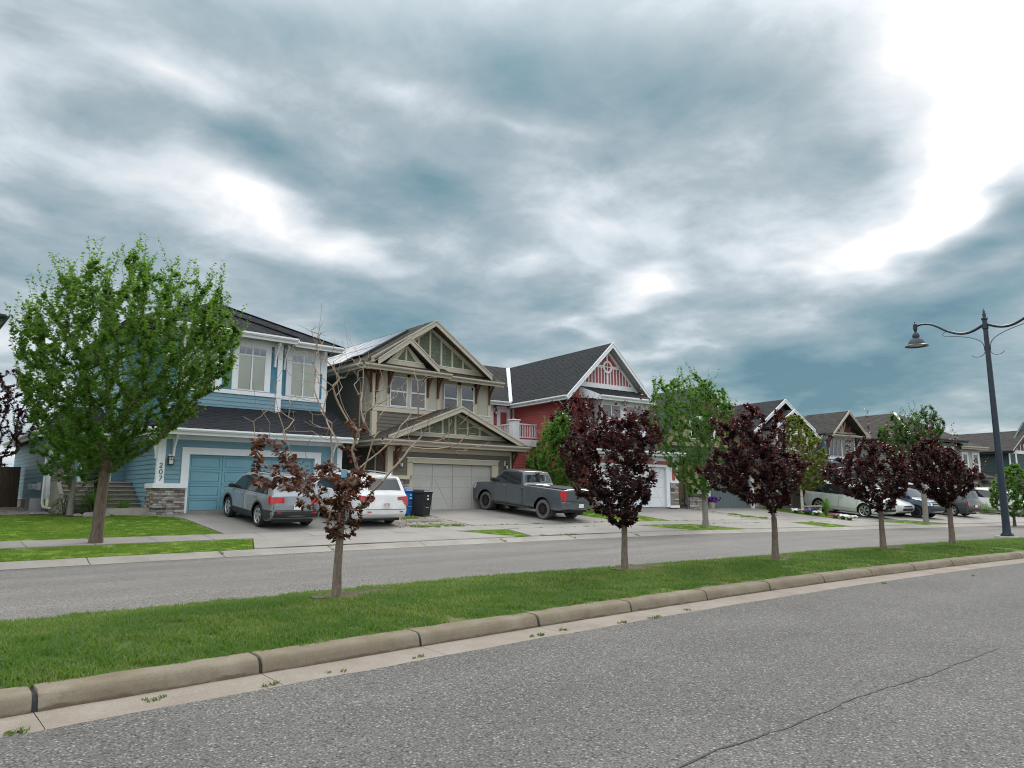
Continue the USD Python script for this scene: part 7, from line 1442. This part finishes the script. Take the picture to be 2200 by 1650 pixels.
h.part("finial", lathe([(.07, 7.1), (.10, 7.12), (.10, 7.18), (.075, 7.2), (.075, 7.42), (.10, 7.44), (.10, 7.5), (.06, 7.52), (.05, 7.62), (.065, 7.64), (.03, 7.68), (.04, 7.72), (0, 7.86)], 18), "lamp_post_paint", smooth=40)
def lamp_arm(sg):
    s = np.linspace(0, 1, 22); x = sg * 2.35 * s; z = 7.30 - .22 * np.sin(np.pi * np.clip(s / .55, 0, 1)) * (s < .55) + np.where(s > .55, .40 * np.sin(np.pi * (s - .55) / .45 * .66), 0)
    h.part("arm", tube(np.c_[x, 0 * x, z], np.linspace(.05, .034, 22), 10), "lamp_post_paint", smooth=60)
    b = np.linspace(0, 1, 16); bx = sg * (.09 + 1.1 * b ** 1.7); bz = 6.35 + .72 * np.sqrt(b); curl = np.linspace(0, 1.35 * np.pi, 12)
    h.part("scroll_brace", cat([tube(np.c_[bx, 0 * bx, bz], .012, 6), tube(np.c_[sg * (.09 + .22 - .22 * np.cos(curl[:8])), 0 * curl[:8], 6.33 - .16 * np.sin(curl[:8])], .010, 6), tube(np.c_[sg * (1.19 + .22 * np.sin(curl * .8)), 0 * curl, 7.07 + .0 * curl + .10 * (1 - np.cos(curl * .8)) - .0], .009, 6)]), "lamp_post_paint")
    ex, ez = sg * 2.35, z[-1]
    g = h.sub("lamp_head"); c = (ex, 0, ez)
    g.part("socket", lathe([(0, .22), (.02, .18), (.03, .13), (.07, .1), (.075, -.1), (.05, -.14), (.04, -.2), (.10, -.26), (.13, -.33), (.12, -.40), (.11, -.43)], 18, c), "lamp_post_paint", smooth=40)
    g.part("shade", lathe([(.11, -.42), (.15, -.44), (.22, -.50), (.275, -.60), (.29, -.66), (.39, -.72), (.40, -.735), (.38, -.735), (.275, -.68)], 28, c), "lamp_post_paint", smooth=40); g.part("lens", lathe([(0, -.70), (.15, -.72), (.27, -.69), (0, -.66)], 24, c), "lamp_inner", smooth=40)
lamp_arm(1); lamp_arm(-1)
# ------------------------------------------------------------------ wheeled bins
def bin_(name, label, x, y, rz, m, lid):
    b = T(name, label, "wheelie bin", loc=gloc(x, y, .03), rz=rz)
    top_, bot = [(-.27, -.33), (.27, -.33), (.29, .36), (-.29, .36)], [(-.21, -.24), (.21, -.24), (.22, .27), (-.22, .27)]
    b.part("body", trimesh.convex.convex_hull([(x_, y_, 0.04) for x_, y_ in bot] + [(x_, y_, .96) for x_, y_ in top_]), m)
    b.part("rim", cat([cbox(-.30, .30, -.35, .38, .93, .99, .015)]), m)
    b.part("lid", trimesh.convex.convex_hull([(-.30, -.37, .99), (.30, -.37, .99), (.30, .36, .99), (-.30, .36, .99), (-.27, -.33, 1.04), (.27, -.33, 1.04), (.25, .3, 1.09), (-.25, .3, 1.09)]), lid)
    b.part("handle", tube([(-.24, .40, .95), (-.24, .46, 1.0), (.24, .46, 1.0), (.24, .40, .95)], .017, 6), m)
    for sx in (-1, 1): b.part("wheel", lathe([(0, -.03), (.12, -.03), (.13, 0), (.12, .03), (0, .03)], 16, (sx * .26, .27, .13), "x"), "black_plastic", smooth=40)
    b.part("front_panel", cat([cbox(-.2, .2, -.325, -.295, .62, .86, .01), cbox(-.09, .09, -.30, -.275, .45, .55, .01)]), m)
    b.part("white_label", cat([box(-.05, .03, -.345, -.325, .80, .85), box(-.06, .04, -.335, -.318, .66, .72), box(-.07, .07, -.298, -.27, .36, .375)]), "plate_white")
mat("bin_blue", (.012, .135, .40), rough=.45, var=.08); mat("bin_black", (.012, .013, .014), rough=.5, var=.15)
bin_("wheeled_bin", "blue wheeled bin standing behind the black bin", 16.50, 25.05, .15, "bin_blue", "bin_blue"); bin_("wheeled_bin", "black wheeled bin beside the white SUV and the garage door", 16.98, 24.55, .25, "bin_black", "bin_black")
# ------------------------------------------------------------------ river stones between the first two driveways
def pebbles(name, label, poly, n, rmin, rmax, seed, mats=("ledge_stone_0", "ledge_stone_2", "ledge_stone_5", "ledge_stone_4")):
    rng = np.random.default_rng(seed); x0, y0, x1, y1 = poly.bounds; P = np.c_[rng.uniform(x0, x1, n * 3), rng.uniform(y0, y1, n * 3)]; P = P[shapely.contains_xy(poly, P[:, 0], P[:, 1])][:n]
    p = path_for("/World", name); inst = UsdGeom.PointInstancer.Define(stage, p); rel = []
    for q in range(8):
        m = trimesh.creation.icosphere(1, 1.0); m.vertices *= 1 + .35 * (meshkit.noise(np.array(m.vertices) * 1.4 + q * 7, q)[:, None] - .5); m.apply_scale([1, rng.uniform(.6, .9), rng.uniform(.4, .6)])
        rel.append(usdkit.mesh(stage, f"{p}/pebble_{q:03d}", m, M[mats[q % len(mats)]], True).GetPath())
    inst.CreatePrototypesRel().SetTargets(rel); n = len(P); Y = P[:, 1] - bend(P[:, 0]); r = rng.uniform(rmin, rmax, n) * rng.uniform(.5, 1, n)
    inst.CreatePositionsAttr(Vt.Vec3fArray.FromNumpy(np.c_[P[:, 0], Y, gz(P[:, 0], Y) + .012 + r * .15].astype(np.float32))); inst.CreateProtoIndicesAttr(Vt.IntArray.FromNumpy(rng.integers(0, 8, n).astype(np.int32)))
    inst.CreateOrientationsAttr(Vt.QuathArray([Gf.Quath(float(math.cos(a)), 0, 0, float(math.sin(a))) for a in rng.uniform(0, np.pi, n)])); inst.CreateScalesAttr(Vt.Vec3fArray.FromNumpy(np.c_[r, r, r].astype(np.float32)))
    tag(inst.GetPrim(), label, "stones", None, "stuff")
G1 = Polygon([(14.3, 22.36), (17.25, 22.36), (17.45, 25.0), (16.5, 27.0), (14.68, 27.1)]); G2 = Polygon([(33.35, 22.36), (34.9, 22.36), (34.85, 25.0), (34.45, 27.3), (34.3, 26.5)]); G3 = Polygon([(-1, 29.2), (3.4, 28.9), (4.7, 29.0), (4.9, 31.4), (4.75, 36), (-1, 38)]); G4 = Polygon([(56.2, 22.4), (64, 22.4), (63, 24.6), (57, 24.2)])
gb = T("gravel_bed", label="gravel beds between the driveways and beside the blue house", cat="gravel", kind="structure")
for g in (G1, G2, G3, G4): gb.part("gravel_sheet", drape(g, top(.02), .5), "gravel_base")
pebbles("river_stones", "pale river stones between the white SUV and the taupe garage", G1, 2600, .03, .075, 3); pebbles("river_stones", "grey pebbles in the wedge between two concrete driveways", G2, 900, .03, .06, 4); pebbles("river_stones", "fine pinkish gravel along the foundation of the blue house", G3, 4200, .02, .045, 5); pebbles("river_stones", "reddish gravel verge in front of the white SUV at right", G4, 500, .04, .07, 6)
t = T("edging_plank", "grey weathered wooden plank lying on the river stones", "plank", loc=gloc(16.0, 23.0, .06), rz=-.1); t.part("plank", cbox(-.75, .75, -.045, .045, 0, .09, .008), "step_concrete")
gpts = []
rg = np.random.default_rng(8)
for (x, v, s, n) in ((16.2, 24.6, .45, 26), (15.8, 22.6, .5, 16), (16.6, 22.45, .3, 10), (15.0, 22.5, .4, 14), (34.5, 23.4, .35, 26), (34.7, 22.8, .3, 20), (34.6, 24.4, .3, 16)):
    for _ in range(n): xx, vv = x + rg.normal(0, s * .5), v + rg.normal(0, s * .4); gpts.append((xx, vv - float(bend(xx)), float(rise(vv) - drop(xx)) + .02))
tufts("gravel_weeds", "green weeds sprouting in the stone beds", np.array(gpts), "lawn_blade", 12, h=(.05, .12), w=.008, R=.1, nb=24, lean=.8)
# ------------------------------------------------------------------ planting bed by the steps
mb = T("mulch_bed", label="dark mulch bed around the small tree by the steps", cat="mulch", kind="structure"); mb.part("mulch_sheet", drape(affinity.scale(Point(5.35, 27.95).buffer(1, 16), 1.15, .85), top(.03), .2), "mulch")
def strap_plant(name, label, x, y, n, H, spread, leaf, w, seed, cat_="plant", dz=.03, flowers=None):
    rng = np.random.default_rng(seed); t = T(name, label, cat_, loc=gloc(x, y, dz)); V, F = [], []
    for i in range(n):
        a = rng.uniform(0, 2 * np.pi); d = np.array([math.cos(a), math.sin(a), 0]); s = np.array([-d[1], d[0], 0]) * w * rng.uniform(.7, 1.2); hh = H * rng.uniform(.6, 1.1); rr = spread * rng.uniform(.3, 1.1); b = d * rng.uniform(0, spread * .35)
        q = [b, b + d * rr * .25 + [0, 0, hh * .6], b + d * rr * .6 + [0, 0, hh * .95], b + d * rr + [0, 0, hh * .72]]; k = len(V) * 1; base = sum(len(v) for v in V); pts = []
        for j, p in enumerate(q): ww = (1, 1, .8, .1)[j]; pts += [p - s * ww, p + s * ww]
        V.append(np.array(pts)); F += [(base + 2 * j, base + 2 * j + 1, base + 2 * j + 3) for j in range(3)] + [(base + 2 * j, base + 2 * j + 3, base + 2 * j + 2) for j in range(3)]
    t.part("leaves", trimesh.Trimesh(np.vstack(V), F, process=False), leaf, kind="stuff")
    if flowers:
        m, k, r = flowers; ms = []
        for _ in range(k): c = trimesh.creation.icosphere(1, r * rng.uniform(.6, 1.1)); c.apply_scale([1, 1, .7]); c.apply_translation([rng.normal(0, spread * .45), rng.normal(0, spread * .45), H * rng.uniform(.7, 1.15)]); ms.append(c)
        t.part("blooms", cat(ms), m, kind="stuff")
    return t
strap_plant("day_lily", "arching green day lily leaves between the two trunks", 5.85, 27.75, 150, .75, .55, "leaf_green", .016, 1)
strap_plant("day_lily", "smaller green strap leaved plant right of the elm trunk", 6.6, 27.75, 60, .5, .4, "leaf_green", .015, 2)
def bush(name, label, x, y, rx, rz_, n, leaf, L, seed, dz=0.0, cat_="shrub"):
    rng = np.random.default_rng(seed); t = T(name, label, cat_, loc=gloc(x, y, dz)); u = rng.normal(0, 1, (n, 3)); u /= np.linalg.norm(u, axis=1)[:, None]; u[:, 2] = np.abs(u[:, 2]); r = rng.uniform(.45, 1, n)[:, None] ** .5; P = u * r * [rx, rx, rz_]; P *= 1 + .25 * (meshkit.fbm(P * 4, 2, seed)[:, None] - .5) * 2
    V, F = leaf_sheet(P, u, np.where(np.arange(n) % 2, 1., -1.), L, L * .5, rng); t.part("foliage", trimesh.Trimesh(V, F, process=False), leaf, kind="stuff"); t.part("stems", cat([tube([(0, 0, -.05), tuple(p * .85)], .008, 4) for p in P[::max(1, n // 14)]]), "bark_brown", kind="stuff")
bush("boxwood_shrub", "dark green shrub behind the small tree's trunk", 5.75, 28.25, .38, 1.05, 1500, "leaf_elm", .06, 3); bush("boxwood_shrub", "low green shrub at the foot of the concrete stringer", 4.95, 28.2, .45, .75, 1200, "leaf_elm", .06, 4)
for i, (x, y, s) in enumerate(((5.55, 27.2, .2), (5.95, 27.15, .13), (5.2, 27.3, .12))):
    m = trimesh.creation.icosphere(3, 1.0); m.vertices *= 1 + .5 * (meshkit.fbm(np.array(m.vertices) * 1.3 + i * 5, 3, i)[:, None] - .5); m.apply_scale([s * 1.3, s, s * .7]); t = T("garden_rock", ["largest grey rock in the mulch bed", "small rock right of the largest in the mulch bed", "small rock left of the largest in the mulch bed"][i], "rock", loc=gloc(x, y, .02)); t.part("rock", m, "ledge_stone_0", smooth=True)
t = T("patio_umbrella", "closed dark green patio umbrella beside the entry steps", "umbrella", loc=gloc(5.95, 28.6, .0)); fold = []
for i in range(8):
    a0, a1 = 2 * np.pi * i / 8, 2 * np.pi * (i + 1) / 8; am = (a0 + a1) / 2
    pts = [(.03 * math.cos(a), .03 * math.sin(a), .45) for a in (a0, a1)] + [(.15 * math.cos(am), .15 * math.sin(am), 1.35)] + [(.05 * math.cos(a), .05 * math.sin(a), 1.9) for a in (a0, a1)] + [(0, 0, .4), (0, 0, 1.95)]
    fold.append(trimesh.convex.convex_hull(np.array(pts)))
mat("umbrella_green", (.012, .035, .03), rough=.8, var=.2); t.part("folded_canopy", cat(fold), "umbrella_green", smooth=30, kind="stuff"); t.part("mast", tube([(0, 0, 0), (0, 0, 2.05)], .018, 8), "alu_frame")
# ------------------------------------------------------------------ flower bed by the pearl SUV
mat("bloom_white", (.75, .75, .76), rough=.7, var=.1); mat("bloom_purple", (.07, .012, .16), rough=.7, var=.3); mat("bloom_pink", (.40, .05, .16), rough=.7, var=.3); mat("bloom_blue", (.035, .04, .22), rough=.7, var=.3); mat("pot_cream", (.45, .42, .3), rough=.7)
for i, (x, y, fm, lab) in enumerate(((40.6, 20.4, "bloom_white", "white flowers nearest the stone bench"), (41.0, 20.0, "bloom_pink", "magenta flowers at the foot of the birch"), (40.75, 19.25, "bloom_white", "white and blue flower clump right of the bench"), (40.25, 17.55, "bloom_white", "white flower clump at the corner of the lawn"), (40.1, 17.15, "bloom_white", "last white flower clump beside the driveway"), (40.7, 19.7, "bloom_blue", "dark blue flower clump in front of the bench"), (40.35, 18.0, "bloom_pink", "pink flowers beside the tall leafy plant"))):
    strap_plant("flower_clump", lab, x, y, 40, .22, .32, "leaf_green", .02, 20 + i, "flowers", flowers=(fm, 34, .06))
strap_plant("tall_plant", "tall upright leafy plant in the flower bed before the pearl SUV", 41.1, 18.85, 70, .95, .28, "leaf_willow", .022, 40)
t = T("stone_bench", "small stone bench on two legs beside the birch", "bench", loc=gloc(41.7, 19.9, .0), rz=math.radians(-12)); t.part("seat", cbox(-.75, .75, -.2, .2, .42, .5, .02), "step_concrete"); t.part("leg", cbox(-.6, -.4, -.15, .15, 0, .42, .02), "step_concrete"); t.part("leg", cbox(.4, .6, -.15, .15, 0, .42, .02), "step_concrete")
bush("low_shrub", "low bright green shrub in the bed before the white SUV at right", 60.2, 16.2, .75, .8, 900, "leaf_green", .12, 50)
rb = np.random.default_rng(4); t = T("flower_pot", "hanging pot of purple flowers beside the grey-green garage door", "flower pot", loc=(36.75, 23.55, 1.2)); t.part("pot", lathe([(0, -.42), (.1, -.42), (.2, -.08), (.22, -.05), (0, -.05)], 14), "pot_cream", smooth=40); t.part("blooms", cat([(lambda c: (c.apply_translation([rb.normal(0, .17), rb.normal(0, .17), rb.uniform(-.05, .22)]), c)[1])(trimesh.creation.icosphere(1, .07)) for _ in range(60)]), "bloom_purple", kind="stuff"); t.part("hook", tube([(0, .2, .9), (0, .0, .85), (0, 0, .2)], .012, 5), "black_metal")
